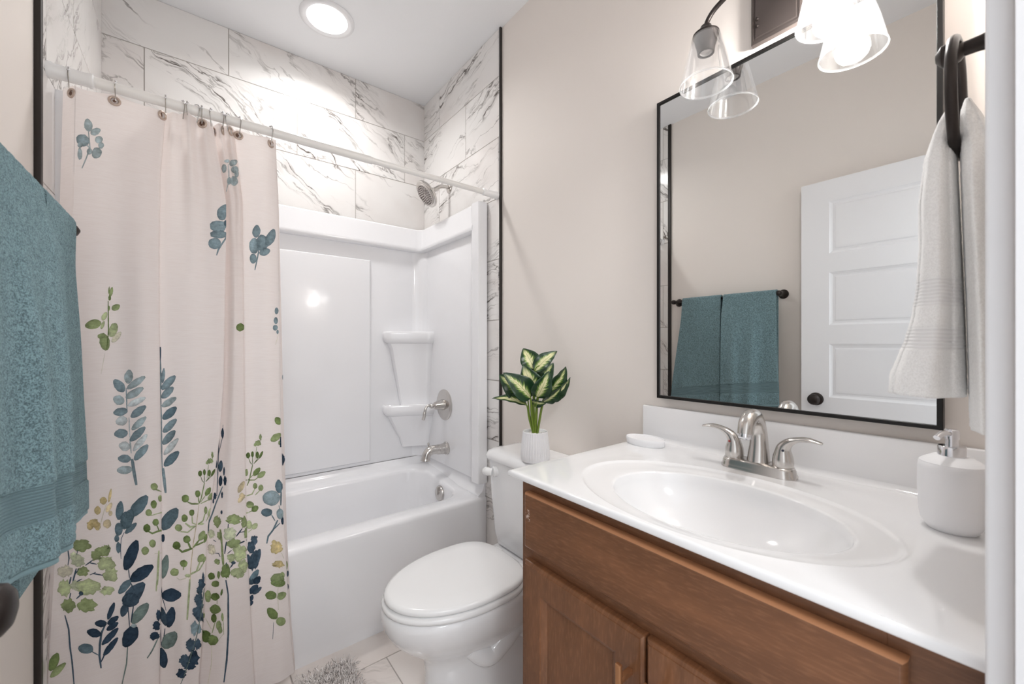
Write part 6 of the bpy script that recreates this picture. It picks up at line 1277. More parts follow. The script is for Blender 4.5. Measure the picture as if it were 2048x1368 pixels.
3gL 518,1066,560,1063,585,1062,632,1061,630,1064,677,1056,688,1054,661,1050,677,1046,681,1041,654,1037,655,1032,603,1028,572,1027,542,1032,503,1033,468,1034,457,1036,414,1034,440,1039,428,1045,399,1048,428,1054,442,1056,455,1061,482,1062
3gL 1902,1227,1924,1227,1939,1219,1961,1222,1987,1230,2000,1220,2000,1213,2000,1203,2000,1196,2000,1187,2000,1179,2000,1168,2000,1165,1994,1160,1982,1159,1955,1155,1934,1158,1915,1163,1895,1160,1864,1165,1873,1175,1845,1188,1861,1195,1854,1205,1870,1213,1896,1217
3dL 452,940,389,934,329,930,264,928,209,934,177,943,146,953,172,962,215,969,286,975,352,972,415,970,446,960,463,951
3nS 1003,1286,991,1262,1047,1284,1030,1260
3nS 1745,1232,1626,1220,1515,1207,1416,1192,1775,1228,1673,1213,1566,1200,1450,1188
3nS 1638,1207,1886,1202,1632,1212,1880,1207
3nS 1999,1143,1791,1146,1603,1141,2000,1138,1821,1136,1624,1135
3nS 928,1175,906,1156,888,1137,874,1118,868,1098,964,1174,954,1154,941,1135,925,1116,900,1097
3nS 1192,1112,1003,1099,1214,1108,1026,1094
3nS 434,1098,601,1097,677,1078,435,1101,625,1102,701,1079
3nS 332,1179,462,1171,345,1183,475,1175
3nS 1310,1030,1202,1018,1116,1003,1340,1025,1255,1011,1151,998
3mS 943,1042,959,1017,972,1042,987,1017
3gS 710,1161,706,1140,722,1120,735,1099,740,1078,754,1059,773,1039,799,1020,778,1162,809,1141,820,1121,832,1100,853,1079,864,1059,867,1040,863,1020
3gS 617,1253,625,1229,646,1206,670,1184,708,1161,684,1254,723,1232,749,1209,772,1186,780,1162
3mL 1395,1022,1386,1017,1354,1016,1306,1015,1260,1017,1222,1021,1183,1027,1183,1031,1192,1035,1227,1037,1267,1038,1315,1035,1357,1031,1390,1027
3zL 1549,1468,1646,1472,1723,1477,1788,1483,1829,1492,1868,1500,1893,1510,1905,1521,1903,1533,1831,1538,1736,1534,1649,1529,1597,1521,1537,1515,1488,1507,1468,1497,1459,1486,1478,1474
3zL 1696,1419,1660,1424,1633,1429,1573,1435,1566,1438,1590,1443,1563,1448,1560,1454,1611,1456,1621,1458,1634,1462,1684,1465,1732,1465,1776,1460,1828,1457,1838,1451,1868,1447,1957,1440,1931,1438,1899,1434,1922,1427,1871,1423,1838,1426,1805,1419,1781,1418,1739,1424
3zL 1550,1403,1641,1404,1701,1407,1755,1411,1798,1417,1842,1422,1859,1430,1881,1438,1891,1447,1837,1453,1754,1451,1680,1449,1634,1444,1579,1439,1535,1434,1510,1427,1490,1419,1500,1409
4gL 397,1479,361,1488,372,1497,385,1504,431,1511,479,1512,530,1509,569,1504,595,1496,601,1487,583,1477,541,1474,491,1472,439,1472
4gL 768,1454,709,1457,665,1463,647,1473,657,1482,694,1489,741,1495,799,1496,857,1493,894,1485,917,1475,909,1465,874,1459,827,1452
4gL 28,1367,35,1378,44,1389,113,1397,192,1396,270,1392,335,1385,399,1375,404,1364,356,1355,306,1350,224,1350,136,1351,67,1359
4rL 0,1231,0,1245,17,1255,47,1264,103,1269,167,1270,227,1261,260,1251,290,1237,253,1225,220,1214,162,1213,96,1215,45,1221
4hL 317,1323,393,1319,452,1318,501,1319,551,1321,582,1326,611,1331,634,1337,640,1347,596,1356,525,1359,455,1362,413,1359,366,1357,318,1356,289,1351,274,1343,270,1333
4rL 300,1206,373,1203,433,1203,482,1204,512,1208,544,1212,568,1218,582,1225,582,1234,537,1241,466,1243,412,1243,367,1241,325,1239,290,1235,269,1230,251,1223,254,1214
4rS 442,1473,294,1445,32,1436,482,1470,338,1437,45,1431
4rS 708,1459,580,1446,461,1432,733,1455,618,1440,491,1428
4gS 292,1332,18,1322,311,1326,35,1316
4rS 254,1209,77,1193,277,1205,96,1190
4hL 430,1558,519,1559,579,1562,639,1566,682,1572,725,1579,755,1587,780,1595,785,1606,739,1612,660,1610,587,1607,526,1603,484,1597,430,1593,399,1585,376,1577,378,1565
4gL 648,1542,732,1540,803,1540,859,1543,918,1546,957,1553,1002,1558,1028,1567,1052,1576,1011,1584,933,1584,863,1584,796,1582,748,1577,699,1573,651,1568,619,1560,608,1549
4gL 75,1567,46,1565,17,1568,0,1577,0,1588,0,1598,16,1607,39,1611,70,1611,100,1610,114,1600,128,1591,124,1580,107,1571
4gS 405,1572,246,1557,100,1540,426,1569,278,1552,121,1537
4gS 652,1549,452,1535,235,1540,17,1541,673,1545,468,1528,234,1532,16,1536
4uL 1833,1410,1918,1419,1953,1430,2000,1440,1999,1452,1967,1465,1950,1477,1882,1490,1806,1504,1698,1507,1634,1497,1576,1488,1555,1476,1530,1466,1565,1453,1578,1441,1630,1428,1723,1413
4eL 867,1415,964,1433,1131,1444,1337,1446,1554,1435,1706,1414,1831,1386,1789,1364,1671,1347,1517,1339,1306,1342,1116,1355,943,1371,874,1392
4uL 1169,1276,1032,1275,901,1283,823,1292,765,1304,783,1316,834,1326,949,1331,1078,1331,1202,1325,1317,1314,1342,1301,1334,1288,1270,1279
4eL 1750,1306,1847,1301,1937,1290,1985,1277,1990,1259,1981,1243,1921,1233,1828,1229,1729,1233,1649,1246,1598,1259,1580,1277,1593,1293,1665,1302
4nL 1885,1239,1905,1242,1922,1243,1941,1238,1964,1239,1973,1236,1986,1228,2000,1223,1992,1218,2000,1209,1992,1202,1984,1197,1979,1191,1962,1187,1937,1187,1919,1185,1898,1191,1882,1191,1868,1192,1855,1200,1847,1207,1831,1212,1838,1219,1840,1225,1855,1232,1873,1237
4tS 1279,1281,1361,1257,1465,1233,1319,1283,1421,1259,1503,1234
4uS 1612,1234,1508,1217,1415,1198,1325,1179,1199,1163,1066,1145,1026,1120,992,1095,1671,1228,1585,1209,1492,1190,1399,1171,1266,1154,1146,1138,1099,1116,1048,1093
4uS 1757,1207,1563,1196,1390,1181,1787,1202,1610,1188,1422,1176
4uS 1718,1328,1753,1300,1749,1328,1792,1300
4uS 1864,1419,1835,1396,1826,1372,1817,1349,1816,1325,1926,1417,1930,1392,1916,1369,1901,1345,1879,1322
4uS 2000,1491,1994,1476,1922,1457,1879,1436,2000,1478,2000,1461,2000,1447,1964,1430
4mL 196,1142,218,1146,237,1159,290,1163,318,1158,361,1159,403,1164,450,1155,485,1155,530,1155,578,1147,524,1139,529,1131,554,1123,549,1114,527,1109,503,1105,475,1104,416,1093,383,1103,340,1109,299,1109,287,1112,264,1120,267,1126,228,1134
4mL 75,1067,34,1081,45,1084,44,1096,68,1104,67,1118,79,1126,123,1129,183,1124,212,1128,257,1133,293,1128,328,1127,363,1107,377,1103,401,1094,434,1083,441,1074,362,1065,344,1055,344,1053,278,1049,226,1046,188,1050,120,1048,124,1055
4mL 174,925,144,941,66,948,13,955,16,967,0,979,0,988,56,996,36,1003,57,1012,128,1016,190,1025,244,1031,300,1027,353,1024,424,1011,487,1008,484,991,525,984,543,971,510,958,442,946,366,939,377,928,325,941,255,943
4mL 0,883,10,874,31,872,0,868,0,861,0,860,0,853,0,853,0,857,0,854,0,858,0,857,0,857,0,861,0,868,0,875,0,880,0,885,0,891,0,892,0,893,0,894,0,899,0,891,0,889,0,884
4mL 109,943,233,951,333,961,417,972,466,986,510,1001,543,1017,562,1035,543,1055,452,1063,335,1054,240,1044,155,1033,96,1019,36,1004,8,986,0,970,17,949
4mL 297,948,416,956,499,968,576,980,617,995,662,1010,692,1026,704,1043,699,1062,623,1067,515,1057,427,1046,363,1033,303,1020,252,1006,215,991,212,973,222,954
4mL 109,972,153,981,165,990,173,999,176,1009,163,1018,137,1028,113,1037,72,1046,24,1045,0,1036,0,1028,0,1021,0,1011,0,1001,0,991,10,980,61,972
4uL 87,860,187,862,271,866,340,872,400,879,447,888,487,898,510,911,533,923,475,931,378,928,297,924,214,919,164,911,109,903,62,893,37,881,31,866
4nL 230,839,319,836,388,836,446,838,496,842,533,848,571,854,591,863,602,873,553,882,476,883,403,883,342,881,295,877,243,874,210,868,184,860,180,848
4mL 271,852,257,842,179,839,95,839,13,841,0,853,0,863,0,874,0,880,0,880,71,881,163,878,231,871,272,861
4nL 503,837,437,832,356,835,284,840,226,849,202,859,189,868,251,874,319,878,401,877,475,872,538,863,555,853,556,844
4mL 0,791,0,790,0,798,0,807,0,821,0,833,0,844,0,850,0,851,0,842,0,832,0,818,0,806,0,795
4tL 0,691,0,690,0,694,0,703,0,715,0,730,0,743,0,755,0,756,0,754,0,744,0,731,0,714,0,700
4nL 33,777,131,777,210,778,275,781,326,786,367,794,406,801,440,810,447,822,392,831,294,833,220,832,147,830,96,824,49,817,12,807,0,800,0,788
4mL 174,770,255,768,327,769,394,771,452,774,499,780,550,786,593,793,624,802,593,808,513,809,445,807,375,806,319,802,259,799,215,793,172,786,142,777
4nL 34,724,86,728,111,733,138,737,157,742,171,748,174,754,163,761,150,769,109,772,63,768,32,763,10,756,0,752,0,749,0,744,0,736,0,726
4nL 0,696,34,697,66,701,90,704,111,708,131,711,142,716,146,721,146,727,119,730,82,728,48,725,20,721,1,717,0,715,0,712,0,709,0,702
4mS 0,838,0,819,0,800,0,780,0,761,0,741,0,721,0,699,0,679,0,657,0,636,0,615,17,834,12,813,3,792,0,773,0,754,0,736,0,716,0,695,0,674,0,653,0,632,0,611
4uS 0,704,0,688,0,707,0,692
4yL 1591,1009,1534,1006,1439,1004,1364,1017,1275,1020,1205,1028,1190,1049,1227,1056,1231,1065,1185,1076,1297,1082,1253,1097,1343,1108,1443,1103,1499,1092,1576,1085,1675,1082,1694,1073,1751,1067,1773,1055,1859,1044,1778,1037,1879,1022,1811,1008,1776,1009,1725,1004
4pS 1762,995,1877,951,1788,995,1902,951
4yL 1560,953,1645,949,1749,941,1740,939,1806,931,1798,925,1833,916,1899,905,1923,897,1746,902,1796,892,1673,904,1604,897,1515,911,1411,916,1389,919,1245,930,1306,926,1191,940,1261,942,1188,951,1301,950,1315,953,1378,958,1370,961,1486,957
4gL 1625,862,1762,842,1829,822,1847,802,1795,786,1648,782,1483,790,1324,800,1192,815,1100,834,1089,852,1184,867,1290,876,1443,871
4gL 1634,860,1673,863,1737,864,1795,859,1852,850,1886,840,1875,830,1857,822,1808,817,1746,817,1689,823,1636,831,1605,841,1603,851
4hL 1363,783,1229,797,1120,809,1086,823,1148,833,1277,837,1451,830,1637,818,1779,803,1884,788,1895,774,1842,766,1710,764,1538,771
4hL 772,746,818,757,911,765,1031,769,1151,763,1257,753,1346,736,1352,723,1321,711,1225,706,1100,707,975,711,866,718,817,731
4gL 1404,509,1318,523,1259,537,1247,551,1295,563,1363,568,1479,565,1598,555,1711,542,1775,524,1781,510,1728,500,1637,496,1525,500
4gL 1395,697,1503,684,1586,679,1660,676,1724,677,1783,679,1843,681,1883,689,1921,698,1873,712,1774,722,1688,728,1610,731,1541,732,1476,732,1416,730,1381,721,1353,709
4hL 1340,568,1362,583,1370,598,1319,611,1271,623,1209,634,1134,644,1033,651,921,657,833,650,823,635,829,621,861,609,893,597,948,587,1013,577,1112,570,1247,563
4pS 1448,773,1422,750,1399,727,1397,706,1396,685,1395,663,1398,642,1399,620,1471,771,1453,748,1433,725,1433,704,1432,683,1430,661,1426,640,1423,619
4mS 1119,549,1098,526,1081,503,1062,481,1042,458,1025,435,1135,548,1120,525,1102,502,1087,480,1066,457,1041,434
5nL 0,747,0,752,0,756,0,763,0,766,0,765,0,767,18,766,195,765,353,759,499,754,571,748,718,741,742,736,671,732,443,730,381,728,144,726,10,728,0,722,0,724,0,727,0,727,0,734,0,737,0,742
5nS 0,685,0,660,0,634,0,608,0,682,0,655,0,630,0,605
5gL 0,506,0,509,0,513,0,519,0,525,0,532,0,539,56,548,40,560,0,560,0,556,0,551,0,547,0,541,0,535,0,527,0,520,0,510
5gL 754,882,535,874,195,869,0,870,0,874,0,881,0,893,0,906,0,915,0,923,147,928,473,919,674,907,883,893
5nL 22,822,0,828,0,838,32,848,215,853,515,852,863,847,1096,840,1320,827,1281,818,1148,810,881,809,520,809,209,814
2mL 1794,921,1774,919,1724,932,1720,933,1680,945,1702,952,1687,962,1691,972,1726,978,1761,977,1781,973,1808,978,1842,970,1871,970,1885,971,1919,962,1944,956,1935,944,1998,931,1994,923,1964,921,1945,916,1913,913,1891,915,1858,904,1823,918
2mL 1881,899,1897,891,1890,890,1861,887,1846,882,1792,888,1758,879,1727,883,1669,893,1666,892,1617,900,1592,912,1595,916,1622,921,1572,929,1651,931,1666,935,1673,934,1711,939,1751,933,1786,939,1814,929,1875,926,1861,923,1905,914,1893,906
2mL 1547,847,1509,854,1533,858,1477,870,1528,873,1501,879,1556,882,1568,887,1575,893,1612,890,1645,890,1675,885,1698,885,1717,878,1743,870,1799,858,1793,852,1758,846,1771,838,1760,835,1721,833,1694,832,1674,832,1639,835,1609,830,1580,843
2mL 1956,791,1928,788,1889,790,1842,783,1807,788,1771,794,1748,793,1708,796,1656,808,1676,816,1641,821,1594,832,1609,840,1675,844,1679,845,1717,847,1728,850,1767,853,1804,851,1849,845,1901,840,1882,835,1921,826,1917,817,1977,806,1954,800
2mL 1437,809,1475,815,1529,815,1542,813,1607,813,1648,815,1702,817,1757,797,1789,797,1855,790,1897,777,1838,773,1917,761,1897,756,1814,749,1787,742,1786,739,1717,740,1665,740,1617,742,1583,757,1522,763,1488,776,1420,784,1493,787,1437,799
2mL 1785,776,1828,779,1848,778,1901,774,1928,763,1975,748,1979,740,2000,694,1935,730,1981,720,1935,714,1909,713,1857,717,1810,720,1774,711,1723,725,1665,735,1678,732,1606,750,1610,756,1588,765,1628,767,1617,780,1674,778,1712,784,1744,791
2mL 1699,893,1716,909,1752,899,1769,905,1792,913,1825,890,1838,886,1871,882,1875,875,1888,862,1914,851,1873,847,1902,834,1880,830,1851,817,1833,818,1812,817,1791,812,1762,828,1743,829,1734,842,1709,852,1709,859,1689,871,1694,879,1688,887
2tL 1415,697,1391,710,1367,717,1410,720,1461,723,1478,727,1518,726,1557,735,1597,734,1659,717,1679,710,1720,704,1751,686,1764,677,1763,665,1764,657,1684,656,1665,650,1650,641,1605,639,1565,637,1518,658,1486,662,1454,661,1421,678,1403,690
2tL 1711,699,1750,703,1780,692,1805,691,1833,697,1850,696,1878,686,1885,680,1903,674,1923,664,1951,656,1904,653,1933,640,1891,643,1866,639,1843,641,1820,639,1788,645,1758,640,1754,645,1716,655,1696,665,1688,672,1714,678,1692,683,1728,687
2mL 1202,599,1240,606,1188,616,1221,624,1202,630,1220,635,1279,637,1367,642,1418,642,1479,621,1553,626,1577,611,1676,601,1649,594,1661,587,1734,572,1649,571,1656,563,1664,552,1569,552,1557,555,1480,552,1419,558,1347,564,1313,579,1234,594
2mL 1648,569,1611,577,1672,580,1639,590,1617,600,1640,607,1674,604,1700,605,1754,611,1785,615,1819,608,1864,600,1919,586,1909,584,1907,580,1955,567,1967,559,1958,550,1900,550,1886,550,1887,540,1840,547,1798,548,1775,539,1712,551,1700,561
2mL 1217,484,1157,485,1103,500,1029,508,1030,513,1020,517,910,524,941,533,927,544,1008,546,1001,561,1024,559,1105,565,1153,557,1202,562,1268,553,1295,542,1384,534,1369,522,1442,510,1451,502,1403,498,1351,491,1403,483,1292,492,1272,479
2nL 1397,499,1364,508,1363,522,1349,533,1374,538,1447,547,1431,547,1480,563,1576,556,1634,546,1706,546,1800,523,1775,526,1813,512,1840,505,1945,485,1861,478,1841,471,1887,452,1869,449,1794,452,1707,461,1642,457,1572,455,1531,477,1456,490
2nL 1535,480,1625,472,1725,463,1743,458,1691,456,1761,445,1776,439,1686,441,1669,439,1615,436,1541,442,1450,449,1384,451,1326,463,1218,472,1143,479,1193,483,1121,491,1061,499,1104,502,1201,504,1179,508,1232,504,1323,504,1396,495,1465,491
2nL 906,481,960,487,1026,482,1079,484,1140,471,1149,470,1225,463,1287,452,1297,446,1234,443,1300,430,1248,427,1214,427,1204,419,1130,424,1098,424,1042,426,992,433,930,435,873,439,917,439,812,451,809,456,882,463,908,470,927,472
2vS 1940,911,1928,893,1917,874,1906,856,1898,838,1889,819,1878,801,1868,783,1858,764,1849,746,1825,729,1799,711,1776,694,1748,677,1726,659,1696,642,1671,625,1634,609,1590,594,1551,578,1510,563,1472,548,1432,533,1394,518,1355,503,1306,486,1257,470,1209,452,1163,435,1098,413,1033,391,1971,908,1965,889,1958,871,1951,853,1941,834,1931,816,1924,798,1916,779,1908,761,1899,743,1872,725,1848,708,1821,690,1799,672,1771,655,1750,638,1724,620,1679,605,1642,588,1600,573,1561,557,1519,542,1480,527,1438,513,1397,498,1349,481,1301,464,1251,448,1199,431,1130,410,1061,389
2mL 1947,961,1944,953,1926,950,1920,951,1905,952,1897,947,1879,954,1871,954,1853,965,1847,965,1850,974,1830,983,1832,990,1850,995,1843,1003,1852,1003,1859,1010,1871,1017,1884,1012,1897,1005,1904,1001,1923,997,1927,993,1930,984,1949,976,1945,970
2mL 1918,944,1891,942,1884,940,1848,937,1833,933,1811,936,1780,935,1742,939,1725,944,1720,948,1711,952,1651,959,1651,963,1699,966,1684,969,1680,973,1706,978,1746,979,1774,973,1803,978,1832,974,1856,969,1898,962,1877,961,1927,954,1881,951
2rS 1230,1007,1217,989,1210,970,1207,951,1207,932,1196,913,1194,894,1189,876,1191,858,1185,840,1186,821,1181,803,1177,785,1182,766,1281,1004,1289,984,1291,965,1289,945,1283,927,1289,907,1285,888,1282,870,1272,852,1270,834,1260,816,1257,798,1252,780,1238,762
3hL 434,923,511,927,582,925,640,919,646,910,646,900,617,891,552,888,487,885,425,887,355,890,321,900,341,910,374,919
3gL 310,842,325,826,316,808,292,792,237,786,180,788,123,791,87,805,65,823,52,841,94,852,148,863,210,861,263,858
3dL 330,824,329,834,397,844,463,846,546,849,620,843,654,835,687,825,667,816,594,807,531,799,451,800,375,806,315,814
3hL 400,717,335,726,293,737,284,750,354,762,416,771,516,777,619,770,674,764,724,751,736,738,678,727,595,720,505,714
3dL 450,659,402,668,362,676,353,689,371,702,399,710,448,715,498,714,545,709,565,701,577,688,568,675,547,665,497,663
3gL 584,625,562,634,559,647,565,659,599,669,648,674,696,675,738,663,766,653,767,640,762,629,714,620,672,613,626,615
3gL 750,637,786,631,794,620,809,610,793,600,764,596,729,593,695,592,667,599,643,609,639,619,653,627,682,634,717,636
3hL 645,562,667,547,626,535,549,520,463,519,375,516,306,526,256,539,222,553,245,565,333,576,415,584,505,579,600,573
3dL 32,601,94,610,188,609,278,602,354,592,360,576,357,558,305,544,246,533,156,534,73,543,0,594,0,615,0,630
3gL 36,723,59,722,84,716,100,708,97,700,93,692,71,688,47,686,21,687,0,731,0,740,0,747,0,754,0,756
3hS 568,814,571,780,587,814,593,780
3gS 510,668,469,643,432,618,404,593,534,667,503,642,469,617,427,593
3pS 129,683,187,666,247,649,310,632,371,616,150,685,215,668,278,651,335,635,392,618
3gS 833,672,835,650,840,628,846,606,853,584,846,672,854,650,859,628,863,606,865,584
3pS 854,594,757,574,666,552,864,593,770,572,676,551
3pS 412,516,414,497,415,477,417,458,418,439,422,420,423,400,408,379,393,357,378,336,364,314,347,293,332,271,428,516,430,497,434,477,437,458,441,439,442,420,445,400,429,379,413,357,399,335,382,314,365,292,347,270
3mS 901,930,924,906,944,882,968,858,991,834,991,813,990,793,987,773,987,752,990,732,988,711,989,691,990,670,991,650,993,629,991,609,991,588,986,567,975,547,972,525,968,504,958,483,951,462,949,441,940,420,928,401,920,381,909,361,898,341,887,322,875,302,862,282,956,929,978,905,1006,881,1029,856,1053,831,1054,811,1056,790,1059,769,1060,749,1058,728,1061,707,1061,687,1060,666,1060,646,1059,625,1061,605,1062,584,1052,563,1050,541,1039,521,1031,500,1028,478,1022,457,1012,437,1008,415,994,396,976,377,961,357,946,338,933,318,918,299,903,279
3gL 822,670,838,677,850,683,851,690,850,697,842,703,837,710,821,717,802,724,778,724,765,717,756,710,750,704,751,697,757,690,762,684,775,677,797,670
3dL 745,832,768,837,785,842,794,847,801,852,802,858,803,863,801,869,792,875,773,875,750,871,735,865,727,860,716,855,710,850,707,844,714,838,724,833
3hL 650,943,625,938,600,944,574,950,561,960,570,972,580,982,597,987,626,989,654,986,680,981,684,971,686,960,669,951'''.split('\n'):
    _a, _b = _l.split(' '); PRINT.append((int(_a[0]), _a[1], _a[2], [int(q) for q in _b.split(',')]))

# ------------------------------------------------------------------ shower curtain: panels of cloth between deep folds
EDGE = [  # (z, x) of each fold line
    [(0.0, -0.330), (0.35, -0.327), (0.53, -0.318), (1.2, -0.302), (1.6, -0.290), (1.93, -0.284)],
    [(0.0, -0.304), (0.323, -0.301), (0.412, -0.298), (0.672, -0.288), (1.202, -0.272), (1.607, -0.256), (1.912, -0.253)],
    [(0.0, -0.084), (0.309, -0.080), (0.531, -0.076), (0.754, -0.077), (1.201, -0.081), (1.497, -0.082), (1.721, -0.080), (1.925, -0.068)],
    [(0.0, 0.006), (0.161, 0.012), (0.288, 0.019), (0.640, 0.034), (0.928, 0.065), (1.103, 0.075), (1.296, 0.078), (1.521, 0.081), (1.682, 0.081), (1.93, 0.045)],
    [(0.0, 0.164), (0.149, 0.156), (0.454, 0.143), (0.538, 0.137), (0.869, 0.133), (1.281, 0.129), (1.692, 0.126), (1.886, 0.106)],
    [(0.0, 0.282), (0.073, 0.276), (0.237, 0.262), (0.574, 0.245), (1.026, 0.233), (1.714, 0.228), (1.901, 0.221)],
    [(0.0, 0.288), (0.073, 0.284), (0.237, 0.272), (0.574, 0.258), (1.026, 0.247), (1.714, 0.234), (1.901, 0.224)]]
EZ = [[a for a, b in e] for e in EDGE]; EX = [[b for a, b in e] for e in EDGE]
def edge_x(k, z): return float(np.interp(z, EZ[k], EX[k]))
def cloth(k, p, z):
    xl, xr = edge_x(k, z), edge_x(k+1, z); w = xr-xl; x = xl+w*p
    d = sstep(1.92, 1.2, z) if False else 1-sstep(1.2, 1.92, z)
    y = 1.590+0.006*(1-d)
    if k == 0: y += 0.046*(1-p)**1.1
    elif k == 1: y += -0.012*math.sin(PI*p)-0.006*d*math.sin(2*PI*p*1.35+0.6)-0.004*math.cos(p*14+z*1.2)*(0.4+0.6*d)
    elif k == 2: y += 0.009*(1-d)**2*math.cos(2*PI*p*3.2)-0.014*math.sin(PI*p**1.3)+0.010*(1-sstep(0, 0.3, p))-0.004*math.cos(p*11+z)
    elif k == 3: y += 0.009*(1-d)**2*math.cos(2*PI*p*2)+0.034*(1-sstep(0.0, 0.50, p))*(0.35+0.65*d)-0.010*math.sin(PI*p)
    elif k == 4: y += -0.010*math.sin(PI*p)-0.003*math.cos(p*9+0.5)+0.004*(1-p)
    elif k == 5: y += 0.030*p**1.2
    rr = 0.007
    e = min(p, 1-p)*w
    if k in (1, 2, 3, 4) and e < rr:
        if not (k == 1 and p < 0.5) and not (k == 4 and p > 0.5): y += rr*0.8*(1-math.sqrt(max(0, 1-(1-e/rr)**2)))
    return (x, y, z)
def cloth_pt(k, p, z, off):
    a = Vector(cloth(k, p, z)); e = 0.004
    p0, p1 = max(0, p-e), min(1, p+e)
    du = Vector(cloth(k, p1, z))-Vector(cloth(k, p0, z)); dv = Vector(cloth(k, p, z+0.01))-Vector(cloth(k, p, z-0.01))
    n = du.cross(dv).normalized()
    if n.y > 0: n = -n
    return a+n*off
HOOKX = [-0.262, -0.173, -0.066, -0.028, -0.014, 0.004, 0.019, 0.044, 0.070, 0.088, 0.115, 0.203]
GROM = [(-0.262, 1), (-0.176, 1), (-0.074, 1), (-0.030, 0), (-0.012, 0), (0.006, 0), (0.020, 1), (0.050, 1), (0.072, 1), (0.092, 1), (0.114, 1), (0.206, 1)]
def ztop(x):
    i = 0
    xs = HOOKX
    if x <= xs[0] or x >= xs[-1]: return 1.922
    for a, b in zip(xs, xs[1:]):
        if a <= x <= b: q = (x-a)/(b-a); return 1.922-0.115*(b-a)*4*q*(1-q)*0.8
    return 1.922
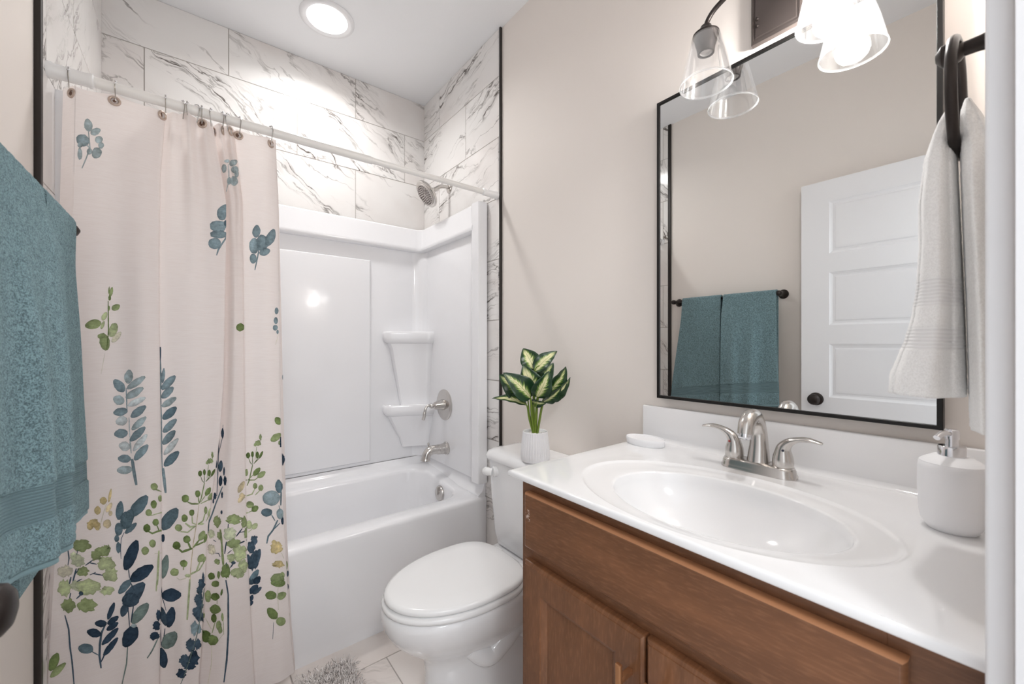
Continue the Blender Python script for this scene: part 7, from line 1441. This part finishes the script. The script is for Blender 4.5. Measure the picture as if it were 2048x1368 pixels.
def make_curtain():
    t = empty('shower_curtain', (0.0, 1.59, 0.07), 'off white shower curtain printed with blue and green watercolour leaves', 'shower curtain')
    counts = [8, 60, 44, 34, 36, 8]; nz = 110; zb = 0.062
    V = []; F = []; rows = []
    for iz in range(nz+1):
        q = iz/nz; row = []
        for k in range(6):
            n = counts[k]
            for j in range(n+1):
                u = j/n
                p = u if k in (0, 5) else 0.5-0.5*math.cos(PI*u)*(0.72+0.28*abs(math.cos(PI*u)))
                z = 1.9*(1-q)+zb*q; x = cloth(k, p, z)[0]
                z = ztop(x)*(1-q)+zb*q; row.append(cloth(k, p, min(z, 1.93)))
            if k in (1, 2, 3):
                z = row[-1][2]; a = row[-1]; b = cloth(k+1, 0, z); dp = 0.046; g = 0.0045
                for dx, yy in ((0.0005, 0.012), (-g*0.4, 0.026), (-g, 0.040)): row.append((a[0]+dx, min(1.650, a[1]+yy), z))
                row.append(((a[0]+b[0])/2, min(1.655, max(a[1], b[1])+dp+0.006), z))
                for dx, yy in ((g, 0.040), (g*0.4, 0.026), (-0.0005, 0.012)): row.append((b[0]+dx, min(1.650-(0.040-yy)*0.3, b[1]+yy*0.9), z))
        rows.append(row)
    W = len(rows[0])
    for r in rows: V.extend(r)
    for i in range(nz):
        for j in range(W-1): a = i*W+j; F.append((a, a+1, a+W+1, a+W))
    nface = len(F); ink = [(0, 0, 0)]*len(V)
    # the print: watercolour leaves, buds and stems laid on the cloth
    for n, (k, col, kind, pts) in enumerate(PRINT):
        c = s2l(PAL[col]); off = 0.0005+0.0000035*n; rg = random.Random(n)
        tone = rg.uniform(0.88, 1.12)
        P = [(pts[i]/2000.0, pts[i+1]/2000.0) for i in range(0, len(pts), 2)]
        if kind == 'L':
            cx = sum(a for a, b in P)/len(P); cz = sum(b for a, b in P)/len(P); base = len(V); m = len(P)
            V.append(cloth_pt(k, cx, cz, off)); gx = rg.uniform(-0.25, 0.25); ink.append(tuple(x*tone*1.08 for x in c))
            for s, tn in ((0.38, 1.10), (0.72, 1.02), (0.90, 0.95), (1.0, 0.70)):
                for i, (a, b) in enumerate(P):
                    V.append(cloth_pt(k, min(0.999, max(0.001, cx+(a-cx)*s)), cz+(b-cz)*s, off))
                    w = tone*tn*(1+gx*math.sin(2*PI*i/m)*s); ink.append(tuple(x*w for x in c))
            for i in range(m):
                j = (i+1) % m; F.append((base, base+1+i, base+1+j))
                for r in range(3): F.append((base+1+r*m+i, base+1+(r+1)*m+i, base+1+(r+1)*m+j, base+1+r*m+j))
        else:
            base = len(V); m = len(P)//2
            for i in range(m):
                (a, b), (a2, b2) = P[i], P[m+i]
                for s in (0, 0.5, 1): V.append(cloth_pt(k, min(0.999, max(0.001, a+(a2-a)*s)), b+(b2-b)*s, off)); ink.append(tuple(x*tone*(0.8 if s != 0.5 else 1.05) for x in c))
            for i in range(m-1):
                for s in (0, 1): q = base+i*3+s; F.append((q, q+1, q+4, q+3))
    me = bpy.data.meshes.new('cloth'); me.from_pydata([tuple(v) for v in V], [], F); me.update()
    o = link('cloth', me, [M['fabric'], M['ink']], t, 180)
    mi = np.zeros(len(F), dtype=np.int32); mi[nface:] = 1; me.polygons.foreach_set('material_index', mi)
    at = me.attributes.new('ink', 'FLOAT_COLOR', 'POINT'); at.data.foreach_set('color', np.array([(*c, 1) for c in ink], dtype=np.float32).ravel())
    # eyelets
    for i, (gx, front) in enumerate(GROM):
        zc = 1.902
        k = next(kk for kk in range(6) if gx <= edge_x(kk+1, zc)+1e-6) if gx > edge_x(0, zc) else 0
        w = edge_x(k+1, zc)-edge_x(k, zc); p = (gx-edge_x(k, zc))/w
        if front: c = cloth_pt(k, min(0.97, max(0.03, p)), zc, 0.0); nrm = (cloth_pt(k, min(0.97, max(0.03, p)), zc, 0.01)-c).normalized()
        else: c = Vector((gx, 1.625, zc)); nrm = Vector((0.5, -0.85, 0)).normalized()
        turn = [0.1, 0.0, 0.55, 0.3, 0.2, -0.2, 0.15, 0.4, 0.5, 0.7, 0.1, 0.35][i]
        nrm = Matrix.Rotation(turn, 3, 'Z') @ nrm
        bm = bmesh.new(); torus(bm, c+nrm*0.0005, nrm, 0.0105, 0.0034, 26, 8)
        lathe(bm, c-nrm*0.002, nrm, [(0, 0.0085), (0.0015, 0.0085), (0.0022, 0.002)], 20, True, True, 1)
        obj('grommet', bm, [M['grommet'], M['grommet_dark']], t, 60, label='taupe plastic eyelet')
    return t
make_curtain()
ORD = ['first', 'second', 'third', 'fourth', 'fifth', 'sixth', 'seventh', 'eighth', 'ninth', 'tenth', 'eleventh', 'last']
def make_hook():
    h = empty('curtain_hook', (0, 0, 0), 'hook', 'curtain hook', 'curtain hooks on the shower rod')
    bm = bmesh.new(); r = 0.0195
    pts = [(0, -0.006, -0.037), (0, -0.008, -0.030)]+[(0, r*math.cos(a)*-1.0, r*math.sin(a)) for a in [(-0.45+(PI+0.75)*k/18) for k in range(19)]]
    tube(bm, spline([Vector(p) for p in pts], 2), 0.0012, 8); obj('wire', bm, M['hook'], h)
    for k in range(4):
        a = PI*(0.10+0.22*k); bm = bmesh.new(); sphere(bm, (0, -r*math.cos(a), r*math.sin(a)), 0.0028, 1, 1, 1, 10, 8); obj('bead', bm, M['chrome'], h)
    return h
def place_hooks():
    h0 = make_hook()
    for i, x in enumerate(HOOKX):
        if i == 0: h = h0
        else:
            h = h0.copy(); C.objects.link(h)
            for ch in list(h0.children):
                c = ch.copy(); C.objects.link(c); c.parent = h
        h.location = (x, YR, ZR-0.001); h.rotation_euler = (0, 0, [0, 0, 0, .3, -.2, .5, 0, -.3, .2, -.5, .2, .3][i])
        h['label'] = '%s steel hook with roller beads counted from the left end of the rod' % ORD[i]
        if i == 11: h['label'] = 'lone steel hook at the right hand edge of the gathered curtain'
place_hooks()
